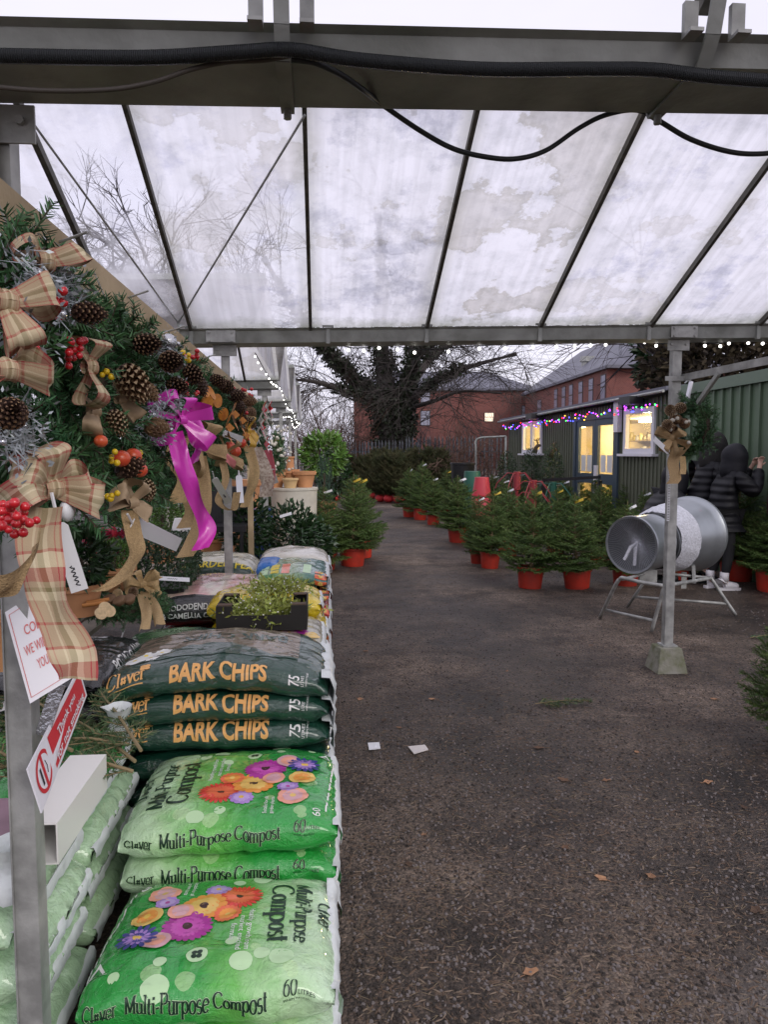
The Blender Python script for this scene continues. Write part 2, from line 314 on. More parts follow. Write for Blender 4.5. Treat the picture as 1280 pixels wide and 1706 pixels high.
# corrugated / quilted bump along an object axis
def ribbed(m, axis, freq, strength=.8, dist=.02):
    N_, l_, b_ = nodes_of(m); t = N_.new('ShaderNodeTexCoord')
    wv = N_.new('ShaderNodeTexWave'); wv.bands_direction = axis; wv.inputs['Scale'].default_value = freq; wv.inputs['Distortion'].default_value = .6 if axis == 'Z' else 0
    l_(t.outputs['Object'], wv.inputs['Vector'])
    bp = N_.new('ShaderNodeBump'); bp.inputs['Strength'].default_value = strength; bp.inputs['Distance'].default_value = dist
    l_(wv.outputs['Fac'], bp.inputs['Height']); l_(bp.outputs['Normal'], b_.inputs['Normal'])
M['puffer'] = mat('black_puffer', (.010, .010, .013), .55, spec=.25); ribbed(M['puffer'], 'Z', 3.9, .45, .03)
M['conduit'] = mat('black_corrugated_conduit', (.012, .016, .018), .4); ribbed(M['conduit'], 'X', 90, .8, .008)
# brick
br = mat('red_brick', rough=.85); N, ln, b = nodes_of(br); tcn = N.new('ShaderNodeTexCoord'); M['brick'] = br
bt = N.new('ShaderNodeTexBrick'); bt.inputs['Scale'].default_value = 3.2; bt.inputs['Mortar Size'].default_value = .03
bt.inputs['Color1'].default_value = (.165, .045, .038, 1); bt.inputs['Color2'].default_value = (.215, .065, .05, 1); bt.inputs['Mortar'].default_value = (.18, .11, .10, 1)
ln(tcn.outputs['UV'], bt.inputs['Vector'])
bn = noise_n(.35, 5); bz = ramp(bn.outputs['Fac'], [(.35, (.78, .78, .78)), (.65, (1.15, 1.12, 1.1))])
ln(mixc(bt.outputs['Color'], bz.outputs['Color'], 1.0, 'MULTIPLY').outputs['Result'], b.inputs['Base Color'])

# ---------------------------------------------------------------- object helpers
def V(*a): return Vector(a)
def wloc(o):
    p = Vector((0, 0, 0))
    while o: p += Vector(o.location); o = o.parent
    return p
def tag(o, label=None, cat=None, group=None, kind=None):
    if label: o['label'] = label
    if cat: o['category'] = cat
    if group: o['group'] = group
    if kind: o['kind'] = kind
    return o
def thing(name, label, cat, loc=(0, 0, 0), group=None, rz=0):
    o = bpy.data.objects.new(name, None); col.objects.link(o); o.location = loc; o.rotation_euler.z = rz; o.empty_display_size = .1
    return tag(o, label, cat, group)
class MB:
    def __init__(s): s.v = []; s.f = []; s.m = []; s.uv = {}
    def add(s, vs, fs, mi=0, uv=None):
        n = len(s.v); s.v.extend(tuple(p) for p in vs)
        for f in fs: s.f.append(tuple(i + n for i in f)); s.m.append(mi)
        if uv:
            for k, u in enumerate(uv): s.uv[n + k] = u
        return s
    def box(s, x0, x1, y0, y1, z0, z1, mi=0, mtx=None):
        vs = [V(x, y, z) for z in (z0, z1) for y in (y0, y1) for x in (x0, x1)]
        if mtx: vs = [mtx @ p for p in vs]
        return s.add(vs, [(0, 2, 3, 1), (4, 5, 7, 6), (0, 1, 5, 4), (2, 6, 7, 3), (0, 4, 6, 2), (1, 3, 7, 5)], mi)
    def beam(s, a, b, w, h, up=V(0, 0, 1), mi=0):
        a = Vector(a); b = Vector(b); d = (b - a).normalized(); x = d.cross(up)
        if x.length < .01: x = d.cross(V(0, 1, 0))
        x.normalize(); u = x.cross(d)
        vs = [p + x * (i * w / 2) + u * (j * h / 2) for p in (a, b) for i, j in ((-1, -1), (1, -1), (1, 1), (-1, 1))]
        return s.add(vs, [(0, 1, 2, 3), (7, 6, 5, 4), (0, 4, 5, 1), (1, 5, 6, 2), (2, 6, 7, 3), (3, 7, 4, 0)], mi)
    def tube(s, pts, r, n=8, mi=0, cap=True):
        pts = [Vector(p) for p in pts]; k = len(pts); rs = r if isinstance(r, (list, tuple)) else [r] * k
        vs = []; ref = None
        for i, p in enumerate(pts):
            d = (pts[min(i + 1, k - 1)] - pts[max(i - 1, 0)]); d = d.normalized() if d.length > 1e-9 else V(0, 0, 1)
            if ref is None: ref = d.orthogonal().normalized()
            ref = (ref - d * ref.dot(d)); ref = ref.normalized() if ref.length > 1e-6 else d.orthogonal().normalized()
            q = d.cross(ref)
            for j in range(n):
                t = 2 * PI * j / n; vs.append(p + (ref * math.cos(t) + q * math.sin(t)) * rs[i])
        fs = [(i * n + j, i * n + (j + 1) % n, (i + 1) * n + (j + 1) % n, (i + 1) * n + j) for i in range(k - 1) for j in range(n)]
        if cap: fs += [tuple(range(n - 1, -1, -1)), tuple((k - 1) * n + j for j in range(n))]
        return s.add(vs, fs, mi)
    def lathe(s, prof, o=V(0, 0, 0), ax=V(0, 0, 1), n=24, mi=0, wob=0):
        ax = Vector(ax).normalized(); a = ax.orthogonal().normalized(); b = ax.cross(a); vs = []
        for r_, z in prof:
            for j in range(n):
                t = 2 * PI * j / n; q = r_ * (1 + (rnd.uniform(-wob, wob) if wob else 0)); vs.append(Vector(o) + ax * z + (a * math.cos(t) + b * math.sin(t)) * q)
        k = len(prof)
        return s.add(vs, [(i * n + j, i * n + (j + 1) % n, (i + 1) * n + (j + 1) % n, (i + 1) * n + j) for i in range(k - 1) for j in range(n)], mi)
    def ball(s, c, r, mi=0, nu=10, nv=7, sq=(1, 1, 1)):
        c = Vector(c)
        vs = [c + V(0, 0, -r * sq[2])]
        for i in range(1, nv):
            p = -PI / 2 + PI * i / nv
            for j in range(nu):
                t = 2 * PI * j / nu; vs.append(c + V(math.cos(p) * math.cos(t) * sq[0], math.cos(p) * math.sin(t) * sq[1], math.sin(p) * sq[2]) * r)
        vs.append(c + V(0, 0, r * sq[2])); e = len(vs) - 1
        fs = [(0, 1 + (j + 1) % nu, 1 + j) for j in range(nu)] + [(e, e - nu + j, e - nu + (j + 1) % nu) for j in range(nu)]
        for i in range(nv - 2):
            for j in range(nu): a = 1 + i * nu; fs.append((a + j, a + (j + 1) % nu, a + nu + (j + 1) % nu, a + nu + j))
        return s.add(vs, fs, mi)
    def build(s, name, mats, parent=None, smooth=False, auto=False):
        me = bpy.data.meshes.new(name)
        off = wloc(parent) if parent else V(0, 0, 0)
        me.from_pydata([(p[0] - off.x, p[1] - off.y, p[2] - off.z) for p in s.v], [], s.f)
        if not isinstance(mats, (list, tuple)): mats = [mats]
        for m in mats: me.materials.append(M[m] if isinstance(m, str) else m)
        if len(mats) > 1: me.polygons.foreach_set('material_index', s.m)
        if s.uv:
            ul = me.uv_layers.new(name='UVMap'); d = []
            for lp in me.loops: d.extend(s.uv.get(lp.vertex_index, (0, 0)))
            ul.data.foreach_set('uv', d)
        if smooth: me.polygons.foreach_set('use_smooth', [True] * len(me.polygons))
        me.update()
        if auto and smooth: me.set_sharp_from_angle(angle=R(40))
        o = bpy.data.objects.new(name, me); col.objects.link(o)
        if parent: o.parent = parent
        return o
def solo(mb, name, mats, label, cat, group=None, smooth=False, kind=None, auto=False):
    """a thing that is one mesh: origin at the base"""
    xs = [p[0] for p in mb.v]; ys = [p[1] for p in mb.v]; zs = [p[2] for p in mb.v]
    c = V((min(xs) + max(xs)) / 2, (min(ys) + max(ys)) / 2, min(zs))
    mb.v = [(p[0] - c.x, p[1] - c.y, p[2] - c.z) for p in mb.v]
    o = mb.build(name, mats, None, smooth, auto); o.location = c
    return tag(o, label, cat, group, kind)
def dup(root, loc, rz=0, scale=None, label=None, group=None):
    def cp(o, par):
        c = o.copy(); col.objects.link(c); c.parent = par
        for ch in o.children: cp(ch, c)
        return c
    r = cp(root, None); r.location = loc; r.rotation_euler.z = rz
    if scale: r.scale = (scale, scale, scale) if not isinstance(scale, tuple) else scale
    if label: r['label'] = label
    if group: r['group'] = group
    return r
def part(me_obj, parent, name, loc=(0, 0, 0), rot=(0, 0, 0), scale=1):
    o = bpy.data.objects.new(name, me_obj.data); col.objects.link(o); o.parent = parent
    o.location = Vector(loc) - wloc(parent); o.rotation_euler = rot; o.scale = (scale,) * 3 if not isinstance(scale, tuple) else scale
    return o

# ---------------------------------------------------------------- text
_tc = {}
def text2d(s, size=1, bold=0, align='LEFT', shear=0):
    key = (s, bold, shear)
    if key not in _tc:
        cu = bpy.data.curves.new('lettering', 'FONT'); cu.body = s; cu.size = 1; cu.offset = bold; cu.shear = shear; cu.resolution_u = 3
        ob = bpy.data.objects.new('lettering', cu); me = bpy.data.meshes.new_from_object(ob)
        me.calc_loop_triangles()
        vs = [(v.co.x, v.co.y) for v in me.vertices]; ts = [tuple(t.vertices) for t in me.loop_triangles]
        bpy.data.objects.remove(ob); bpy.data.curves.remove(cu); bpy.data.meshes.remove(me); _tc[key] = (vs, ts)
    vs, ts = _tc[key]
    x0 = min(v[0] for v in vs); x1 = max(v[0] for v in vs)
    dx = {'LEFT': -x0, 'CENTER': -(x0 + x1) / 2, 'RIGHT': -x1}[align]
    return [((x + dx) * size, y * size) for x, y in vs], ts
# a roman (thick and thin) hand-drawn alphabet for the bags
def _arc(cx, cy, rx, ry, a0, a1, n=14): return [(cx + rx * math.cos(R(a0 + (a1 - a0) * k / n)), cy + ry * math.sin(R(a0 + (a1 - a0) * k / n))) for k in range(n + 1)]
def _l(*p): return [(p[i], p[i + 1]) for i in range(0, len(p), 2)]
_G = {'M': (1.02, [_l(.15, 0, .15, 1), _l(.15, 1, .5, .08), _l(.5, .08, .87, 1), _l(.87, 0, .87, 1)], [(.15, 0), (.87, 0), (.11, 1), (.9, 1)]),
 'u': (.66, [_l(.13, .62, .13, .2) + _arc(.31, .2, .18, .2, 180, 330), _l(.52, .62, .52, 0)], [(.08, .62), (.47, .62), (.57, 0)]),
 'l': (.32, [_l(.16, 1, .16, 0)], [(.16, 0), (.11, 1)]), 'i': (.32, [_l(.16, .62, .16, 0), _l(.16, .78, .16, .9)], [(.16, 0), (.11, .62)]),
 't': (.40, [_l(.17, .85, .17, .14) + _arc(.27, .14, .10, .13, 180, 300), _l(.03, .61, .34, .61)], []),
 '-': (.38, [_l(.05, .34, .33, .34), _l(.05, .30, .33, .30)], []),
 'P': (.74, [_l(.15, 0, .15, 1), _l(.15, .98, .4, .98) + _arc(.4, .74, .25, .24, 90, -90) + _l(.4, .5, .15, .5)], [(.15, 0), (.11, .99)]),
 'r': (.48, [_l(.13, .62, .13, 0), _l(.13, .4) + _arc(.32, .42, .18, .2, 170, 60)], [(.13, 0), (.08, .62)]),
 'p': (.68, [_l(.13, .62, .13, -.3), _arc(.36, .31, .24, .31, 0, 360, 20)], [(.13, -.3), (.08, .62)]),
 'o': (.66, [_arc(.33, .31, .26, .31, 0, 360, 20)], []), 'a': (.60, [_arc(.28, .2, .2, .2, 0, 360, 16), _l(.48, .0, .48, .45) + _arc(.3, .45, .18, .17, 0, 150)], []),
 's': (.52, [_arc(.26, .46, .17, .15, 40, 250, 10) + _arc(.26, .16, .19, .16, 80, -150, 10)], []),
 'e': (.60, [_arc(.31, .31, .25, .31, 12, 320, 18), _l(.07, .35, .55, .35)], []),
 'C': (.92, [_arc(.5, .5, .43, .5, 42, 318, 22)], []),
 'm': (1.0, [_l(.13, .62, .13, 0), _l(.13, .42) + _arc(.31, .42, .18, .2, 170, 0) + _l(.49, 0), _l(.49, .42) + _arc(.67, .42, .18, .2, 170, 0) + _l(.85, 0)], [(.13, 0), (.49, 0), (.85, 0), (.08, .62)]),
 'v': (.58, [_l(.06, .62, .29, 0), _l(.29, 0, .52, .62)], [(.07, .62), (.51, .62)]),
 'h': (.66, [_l(.13, 1, .13, 0), _l(.13, .42) + _arc(.32, .42, .2, .2, 170, 0) + _l(.52, 0)], [(.13, 0), (.52, 0)]),
 '6': (.66, [_arc(.33, .3, .25, .3, 0, 360, 18), _l(.08, .3, .12, .62, .3, .88, .5, 1)], []), '0': (.68, [_arc(.34, .5, .26, .5, 0, 360, 20)], []),
 ' ': (.32, [], [])}
def roman(s, size=1, wt=.20, thin=.07):
    """lettering as thick-and-thin pen strokes: triangles in 2D"""
    vs, ts, x = [], [], 0
    def ribbon2(pts):
        n = len(vs)
        for k, p in enumerate(pts):
            a = pts[max(k - 1, 0)]; b = pts[min(k + 1, len(pts) - 1)]; dx, dy = b[0] - a[0], b[1] - a[1]; l = math.hypot(dx, dy) or 1; dx /= l; dy /= l
            hw = (thin + (wt - thin) * abs(dy) ** 1.4) / 2
            vs.append(((x + p[0] - dy * hw) * size, (p[1] + dx * hw) * size)); vs.append(((x + p[0] + dy * hw) * size, (p[1] - dx * hw) * size))
        for k in range(len(pts) - 1): a = n + 2 * k; ts.extend([(a, a + 1, a + 3), (a, a + 3, a + 2)])
    for ch in s:
        if ch == '*':   # four-leaved clover drawn in place of the o
            for q in range(4):
                cx, cy = .33 + .17 * math.cos(R(45 + 90 * q)), .31 + .17 * math.sin(R(45 + 90 * q)); n = len(vs)
                vs.append(((x + cx) * size, cy * size)); vs.extend(((x + cx + .13 * math.cos(R(36 * k))) * size, (cy + .13 * math.sin(R(36 * k))) * size) for k in range(10))
                ts.extend((n, n + 1 + k, n + 1 + (k + 1) % 10) for k in range(10))
            x += .66; continue
        adv, st, sf = _G[ch]
        for p in st: ribbon2(p)
        for (a, b) in sf: ribbon2([(a - .13, b + (.02 if b == 0 else 0)), (a + .13, b + (.02 if b == 0 else 0))])
        x += adv
    return vs, ts, x * size
def split_tris(vs, ts, lim):
    vs = [tuple(v) for v in vs]; out = []; st = list(ts); cache = {}
    while st:
        t = st.pop(); ls = [math.dist(vs[t[k]], vs[t[(k + 1) % 3]]) for k in range(3)]; k = ls.index(max(ls))
        if ls[k] <= lim: out.append(t); continue
        a, b, c = t[k], t[(k + 1) % 3], t[(k + 2) % 3]; e = (min(a, b), max(a, b))
        if e not in cache: cache[e] = len(vs); vs.append(tuple((p + q) / 2 for p, q in zip(vs[a], vs[b])))
        m = cache[e]; st.append((a, m, c)); st.append((m, b, c))
    return vs, out
def flat_print(mb, vs, ts, o, ex, ey, mi, lift=.0012):
    """lay 2D print on a flat plane"""
    o, ex, ey = Vector(o), Vector(ex), Vector(ey); nrm = ex.cross(ey).normalized()
    mb.add([o + ex * a + ey * b + nrm * lift for a, b in vs], ts, mi)

# ---------------------------------------------------------------- filled plastic sacks
class Bag:
    def __init__(s, x, y, z, W, D, T, yaw=0, arch=0, lean=0, seed=0, n=3.3, wr=1.0, tilt=0):
        s.W, s.D, s.T, s.arch, s.lean, s.seed, s.wr, s.tilt = W, D, T, arch, lean, seed * 7.31, wr, tilt
        s.mtx = Matrix.Translation((x, y, z)) @ Matrix.Rotation(yaw, 4, 'Z')
        K = 240; pts = []
        for k in range(K + 1):
            t = PI - 2 * PI * k / K; c, d = math.cos(t), math.sin(t)
            pts.append((math.copysign(abs(c) ** (2 / n), c) * D / 2, math.copysign(abs(d) ** (2 / n), d) * T / 2))
        cum = [0]
        for k in range(K): cum.append(cum[-1] + math.dist(pts[k], pts[k + 1]))
        s.pts, s.cum, s.Q = pts, cum, cum[-1]
        s.mb = MB(); s.mats = []
    def sec(s, q):
        q %= s.Q; lo, hi = 0, len(s.cum) - 1
        while hi - lo > 1:
            m = (lo + hi) // 2
            if s.cum[m] <= q: lo = m
            else: hi = m
        t = (q - s.cum[lo]) / max(1e-9, s.cum[hi] - s.cum[lo]); a, b = s.pts[lo], s.pts[hi]
        return a[0] + (b[0] - a[0]) * t, a[1] + (b[1] - a[1]) * t
    def S(s, a, q):
        """a: metres from the left end; q: metres round the section from the front middle"""
        u = max(-1, min(1, 2 * a / s.W - 1)); au = abs(u); yy, zz = s.sec(q)
        th = max(.10, (1 - au ** 7) ** .5); yy *= 1 - .07 * au ** 5
        x = u * s.W / 2 * (1 - .03 * (2 * yy / s.D) ** 4)
        nv = Vector((x * 9 + s.seed, yy * 9, zz * 7 + s.seed))
        lump = noise.noise(nv) * .008 + noise.noise(nv * 2.7) * .0035
        cre = (noise.noise(V(x * 12 + s.seed, yy * 55, zz * 30))) * (.003 + .013 * au ** 5)
        cre += .0025 * math.sin(x * 38 + yy * 22 + 5 * noise.noise(nv * 1.3)) * (.25 + max(0, -math.sin(PI * q / s.Q * 2 + .6)) * .4 + (1 if zz < s.T * .35 and yy < 0 else 0) * .8)
        z = zz * th + (lump + cre) * s.wr * (1 if zz > -.3 * s.T else .4)
        yy += (lump * .7 + cre) * s.wr * (1 if abs(yy) > .42 * s.D else 0)
        z += s.T / 2 + s.arch * (1 - u * u) - s.lean * yy + s.tilt * x
        return s.mtx @ V(x, yy, z)
    def nrm(s, a, q):
        e = .004; d1 = s.S(a + e, q) - s.S(a - e, q); d2 = s.S(a, q + e) - s.S(a, q - e); n_ = d1.cross(d2)
        return n_.normalized() if n_.length > 1e-12 else V(0, 0, 1)
    def mi(s, m):
        if m not in s.mats: s.mats.append(m)
        return s.mats.index(m)
    def skin(s, m, front=None, end=None, fq=None, ns=58, nq=66):
        """m film over the bag; front = other film up to arc fq; end = white film on the seam ends"""
        vs, uv = [], []
        for i in range(ns + 1):
            a = s.W * i / ns
            for j in range(nq): q = s.Q * j / nq; vs.append(s.S(a, q)); uv.append((a / s.W, 2 * q / s.Q if q < s.Q / 2 else 2 - 2 * q / s.Q))
        n0 = len(s.mb.v); s.mb.add(vs, [], 0, uv); mm = s.mi(m); mf = s.mi(front) if front else mm; me_ = s.mi(end) if end else mm
        for i in range(ns):
            for j in range(nq):
                q = s.Q * (j + .5) / nq
                f = (n0 + i * nq + j, n0 + (i + 1) * nq + j, n0 + (i + 1) * nq + (j + 1) % nq, n0 + i * nq + (j + 1) % nq)
                s.mb.f.append(f); s.mb.m.append(me_ if (i >= ns - 2 or i < 1) else (mf if (fq and (q < fq or q > s.Q * .75)) else mm))
        for i in (0, ns):
            f = tuple(n0 + i * nq + j for j in range(nq)); s.mb.f.append(f if i else f[::-1]); s.mb.m.append(me_)
    def decal(s, vs, ts, a0, q0, rot=0, m='white_print', sc_=(1, 1), lift=.0016, lim=.02):
        c, d = math.cos(R(rot)), math.sin(R(rot))
        p2 = [(a0 + (x * sc_[0]) * c - (y * sc_[1]) * d, q0 + (x * sc_[0]) * d + (y * sc_[1]) * c) for x, y in vs]
        p2, ts = split_tris(p2, ts, lim)
        s.mb.add([s.S(a, q) + s.nrm(a, q) * lift for a, q in p2], ts, s.mi(m), [(a / s.W, 2 * q / s.Q) for a, q in p2])
    def rect(s, a0, a1, q0, q1, m, lift=.001):
        s.decal([(0, 0), (a1 - a0, 0), (a1 - a0, q1 - q0), (0, q1 - q0)], [(0, 1, 2), (0, 2, 3)], a0, q0, 0, m, lift=lift, lim=.025)
    def disc(s, a, q, r, m, lift=.001, n=18, sy=1):
        s.decal([(0, 0)] + [(r * math.cos(2 * PI * k / n), r * sy * math.sin(2 * PI * k / n)) for k in range(n)], [(0, 1 + k, 1 + (k + 1) % n) for k in range(n)], a, q, 0, m, lift=lift)
    def flower(s, a, q, r, n, m, mc, pw=.5, ph=0, lift=.0022, inner=.22, inn=None):
        vs, ts = [], []
        for k in range(n):
            t = 2 * PI * k / n + ph; c, d = math.cos(t), math.sin(t); o = len(vs); w_ = r * pw * PI / n
            for (l_, ww) in ((.12, 0), (.45, -.8), (.45, .8), (.8, -1), (.8, 1), (.95, -.6), (.95, .6), (1, 0)):
                vs.append((c * l_ * r - d * ww * w_, d * l_ * r + c * ww * w_))
            ts += [(o + x, o + y, o + z) for x, y, z in ((0, 1, 2), (1, 3, 4), (1, 4, 2), (3, 5, 6), (3, 6, 4), (5, 7, 6))]
        s.decal(vs, ts, a, q, 0, m, lift=lift)
        if inn: s.decal([(x * .66 * math.cos(PI / n) - y * .66 * math.sin(PI / n), x * .66 * math.sin(PI / n) + y * .66 * math.cos(PI / n)) for x, y in vs], ts, a, q, 0, inn, lift=lift + .0004)
        s.disc(a, q, r * inner, mc, lift + .0006)
    def done(s, label, cat='compost bag', group=None, name='compost_bag', flap=True):
        s.T_ = s.T
        root = thing(name, label, cat, s.mtx.translation, group)
        s.mb.build('sack', s.mats, root, True)
        if flap:
            for sd in (1,):
                fb = MB(); vs, uv = [], []; n = 22
                base = s.W * (1 if sd else 0); sg = 1 if sd else -1
                ex = (s.mtx.to_3x3() @ V(sg, 0, 0)); ey = s.mtx.to_3x3() @ V(0, 1, 0)
                c = s.S(base, 0) * .5 + s.S(base, s.Q / 2) * .5
                for k in range(n + 1):
                    t = -1 + 2 * k / n; w1 = noise.noise(V(t * 4 + s.seed, sd * 3, 1)); w2 = noise.noise(V(t * 9 + s.seed, sd * 3, 5))
                    p = c + ey * (t * s.D * .44)
                    F = getattr(s, 'fs', 1); vs += [p - ex * .014 * F + V(0, 0, F * (.030 + .008 * w1)), p + ex * F * (.006 + .005 * w2) + V(0, 0, F * (.028 + .010 * w1)), p + ex * F * (.016 + .012 * w1) + V(0, 0, F * .010 * w2), p + ex * F * (.012 + .016 * w2) + V(0, 0, F * (-.040 + .014 * w1))]
                fb.add(vs, [(k * 4 + j, (k + 1) * 4 + j, (k + 1) * 4 + j + 1, k * 4 + j + 1) for k in range(n) for j in range(3)])
                fb.build('end_seal', 'seal', root, True)
        return root

# ---------------------------------------------------------------- ribbons and bows
def ribbon(mb, pts, side, wdt, mi=0, vscale=None, wob=0):
    """strip along pts; side = vector or list of vectors across the ribbon"""
    pts = [Vector(p) for p in pts]; n = len(pts); sd = side if isinstance(side, list) else [side] * n
    ws = wdt if isinstance(wdt, list) else [wdt] * n
    vs, uv, l = [], [], 0; wm = max(ws); C = 5
    for k, p in enumerate(pts):
        if k: l += (p - pts[k - 1]).length
        t = (pts[min(k + 1, n - 1)] - pts[max(k - 1, 0)]).normalized(); sv = Vector(sd[k]).normalized(); nr = t.cross(sv)
        for c in range(C):
            x = c / (C - 1); bend = wob * wm * (math.sin(x * PI * 2 + k * .5) * .5 + noise.noise(V(x * 3, l * 9, 0)))
            vs.append(p + sv * ((x - .5) * ws[k]) + nr * bend); uv.append((x, l / wm * .42))
    mb.add(vs, [(k * C + c, k * C + c + 1, (k + 1) * C + c + 1, (k + 1) * C + c) for k in range(n - 1) for c in range(C - 1)], mi, uv)
def curve(pts, n=8):
    """smooth (Catmull-Rom) path through pts"""
    P = [Vector(p) for p in pts]; P = [P[0] * 2 - P[1]] + P + [P[-1] * 2 - P[-2]]; o = []
    for i in range(1, len(P) - 2):
        for k in range(n):
            t = k / n; a, b, c, d = P[i - 1:i + 3]
            o.append(.5 * ((2 * b) + (c - a) * t + (2 * a - 5 * b + 4 * c - d) * t * t + (3 * b - a - 3 * c + d) * t ** 3))
    o.append(P[-2]); return o
def bow(mb, c, out, up, size, wdt, angs, mi=0, bulge=.55, wob=.08):
    c, out = Vector(c), Vector(out).normalized(); right = Vector(up).cross(out).normalized(); up = out.cross(right)
    for a in angs:
        a += rnd.uniform(-14, 14); d = right * math.cos(R(a)) + up * math.sin(R(a)) + out * rnd.uniform(-.15, .35); d.normalize(); sv = (d.cross(out) + out * rnd.uniform(-.55, .55)).normalized(); nv = sv.cross(d); k = size * rnd.uniform(.8, 1.2); pts, ws, ss = [], [], []; tw = rnd.uniform(-.7, .7); sag = rnd.uniform(.0, .22)
        for i in range(17):
            t = i / 16; pts.append(c + d * (k * math.sin(PI * t) ** .75) + nv * (k * bulge * (.45 + .55 * math.sin(PI * t)) * math.sin(2 * PI * t)) + out * .012 - V(0, 0, 1) * (k * sag * math.sin(PI * t) ** 2) + sv * (k * .12 * math.sin(2 * PI * t)))
            ws.append(wdt * (.38 + .62 * math.sin(PI * t) ** .7)); ss.append(sv * math.cos(tw * math.sin(PI * t)) + nv * math.sin(tw * math.sin(PI * t)))
        ribbon(mb, pts, ss, ws, mi, wob=wob)
    kr = wdt * .26; ribbon(mb, [c + out * (.012 + kr * math.cos(2 * PI * q / 12)) + up * (kr * 1.1 * math.sin(2 * PI * q / 12)) for q in range(13)], right, [wdt * .5] * 13, mi, wob=.1)

# ---------------------------------------------------------------- foliage
def needles(mb, a, b, ln_, wd, n, spread=1.0, mi=0, flat=None, rg=rnd):
    a, b = Vector(a), Vector(b); d = b - a; L_ = d.length
    if L_ < 1e-6: return
    d /= L_; o1 = d.orthogonal().normalized() if flat is None else Vector(flat).cross(d).normalized(); o2 = d.cross(o1)
    for k in range(n):
        t = (k + rg.random()) / n; p = a + d * (L_ * t)
        if flat is None: th = rg.random() * 2 * PI
        else: th = (0 if k % 2 else PI) + rg.gauss(0, .5)
        sd = o1 * math.cos(th) + o2 * math.sin(th)
        dr = (sd * spread + d * rg.uniform(.55, 1.0)).normalized(); s_ = dr.cross(V(rg.random() - .5, rg.random() - .5, rg.random() - .5)).normalized() * (wd / 2)
        l_ = ln_ * rg.uniform(.75, 1.15)
        mb.add([p - s_, p + s_, p + dr * l_ * .7 + s_ * .7, p + dr * l_, p + dr * l_ * .7 - s_ * .7], [(0, 1, 2, 3, 4)], mi)
def needles3(mb, a, b, ln_, wd, n, spread, mi, rg):
    d = b - a; L_ = d.length
    if L_ < 1e-6: return
    d = d / L_; o1 = d.orthogonal().normalized(); o2 = d.cross(o1)
    for k in range(n):
        p = a + d * (L_ * (k + rg.random()) / n); th = rg.random() * 2 * PI; c, s = math.cos(th), math.sin(th)
        sd = o1 * c + o2 * s; dr = sd * spread + d * rg.uniform(.6, 1.0); dr.normalize(); l_ = ln_ * rg.uniform(.75, 1.2); w_ = (o2 * c - o1 * s) * (wd / 2)
        mb.add((p - w_, p + w_, p + dr * l_), ((0, 1, 2),), mi)
def conifer(rg, H, RB, whorls, per, nl=.019, nw=.0032, dens=1.0, full=.75, droop=.25, leader=True):
    """foliage + trunk meshes of a young spruce standing on z=0 (root at origin)"""
    fo, tr = MB(), MB(); top = H * (1 if leader else .96)
    tr.tube([V(0, 0, 0), V(rg.gauss(0, .006), 0, H * .5), V(0, 0, top)], [.018, .011, .003], 6)
    for wI in range(whorls):
        f = wI / (whorls - 1); z = H * (.03 + .88 * f ** .95)
        rad = RB * (1 - f) ** full * (1.0 if f > .12 else .86 + f) + .035
        n = max(4, int(per * (1 - .45 * f))); ph = rg.random() * 6
        for k in range(n):
            th = ph + 2 * PI * k / n + rg.gauss(0, .16); l = rad * rg.uniform(.72, 1.16); zz = z + rg.gauss(0, H * .018)
            el = -.12 - droop * (1 - f) + f * .75 + rg.gauss(0, .10)
            pts = []
            for i in range(5):
                t = i / 4; e2 = el + .35 * t
                pts.append(V(math.cos(th) * l * t * math.cos(el), math.sin(th) * l * t * math.cos(el), zz + l * t * math.sin(e2)))
            tr.tube(pts, [.005, .004, .003, .002, .0012], 4, 0, False)
            dr = (pts[-1] - pts[0]).normalized(); sd = dr.cross(V(0, 0, 1)).normalized()
            for i in range(4): needles3(fo, pts[i], pts[i + 1], nl, nw, max(3, int(l / 4 * 300 * dens)), .9, 0, rg)
            m = max(2, int(l / .030))
            for q in range(m):
                t = .14 + .84 * (q + rg.random() * .6) / m; i = min(3, int(t * 4)); b0 = pts[i].lerp(pts[i + 1], t * 4 - i)
                for sg in (-1, 1):
                    tl = (l * (1 - t) * .55 + .035) * rg.uniform(.7, 1.2)
                    e = b0 + (dr * .75 + sd * sg * .8 + V(0, 0, rg.gauss(.02, .16))).normalized() * tl
                    needles3(fo, b0, e, nl, nw, max(4, int(tl * 300 * dens)), .85, 0, rg)
    needles3(fo, V(0, 0, H * .86), V(0, 0, top), nl, nw, int(50 * dens), .8, 0, rg)
    return fo, tr
def leafball(mb, c, r3, n, ll, lw, shell=.55, mi=0, rg=rnd, zmin=-1):
    c = Vector(c)
    for _ in range(n):
        while True:
            d = V(rg.gauss(0, 1), rg.gauss(0, 1), rg.gauss(0, 1))
            if d.length > .1 and d.normalized().z >= zmin: d.normalize(); break
        k = shell + (1 - shell) * rg.random() ** .6; k *= 1 + .12 * noise.noise(d * 2.3 + c)
        p = c + V(d.x * r3[0], d.y * r3[1], d.z * r3[2]) * k
        ax = (d + V(rg.gauss(0, .55), rg.gauss(0, .55), rg.gauss(.15, .55))).normalized(); s_ = ax.cross(V(rg.gauss(0, 1), rg.gauss(0, 1), rg.gauss(0, 1))).normalized() * lw * .5
        l_ = ll * rg.uniform(.7, 1.2); bend = ax.cross(s_).normalized() * l_ * .12
        mb.add([p, p + ax * l_ * .45 + s_ + bend, p + ax * l_, p + ax * l_ * .45 - s_ + bend], [(0, 1, 2, 3)], mi)
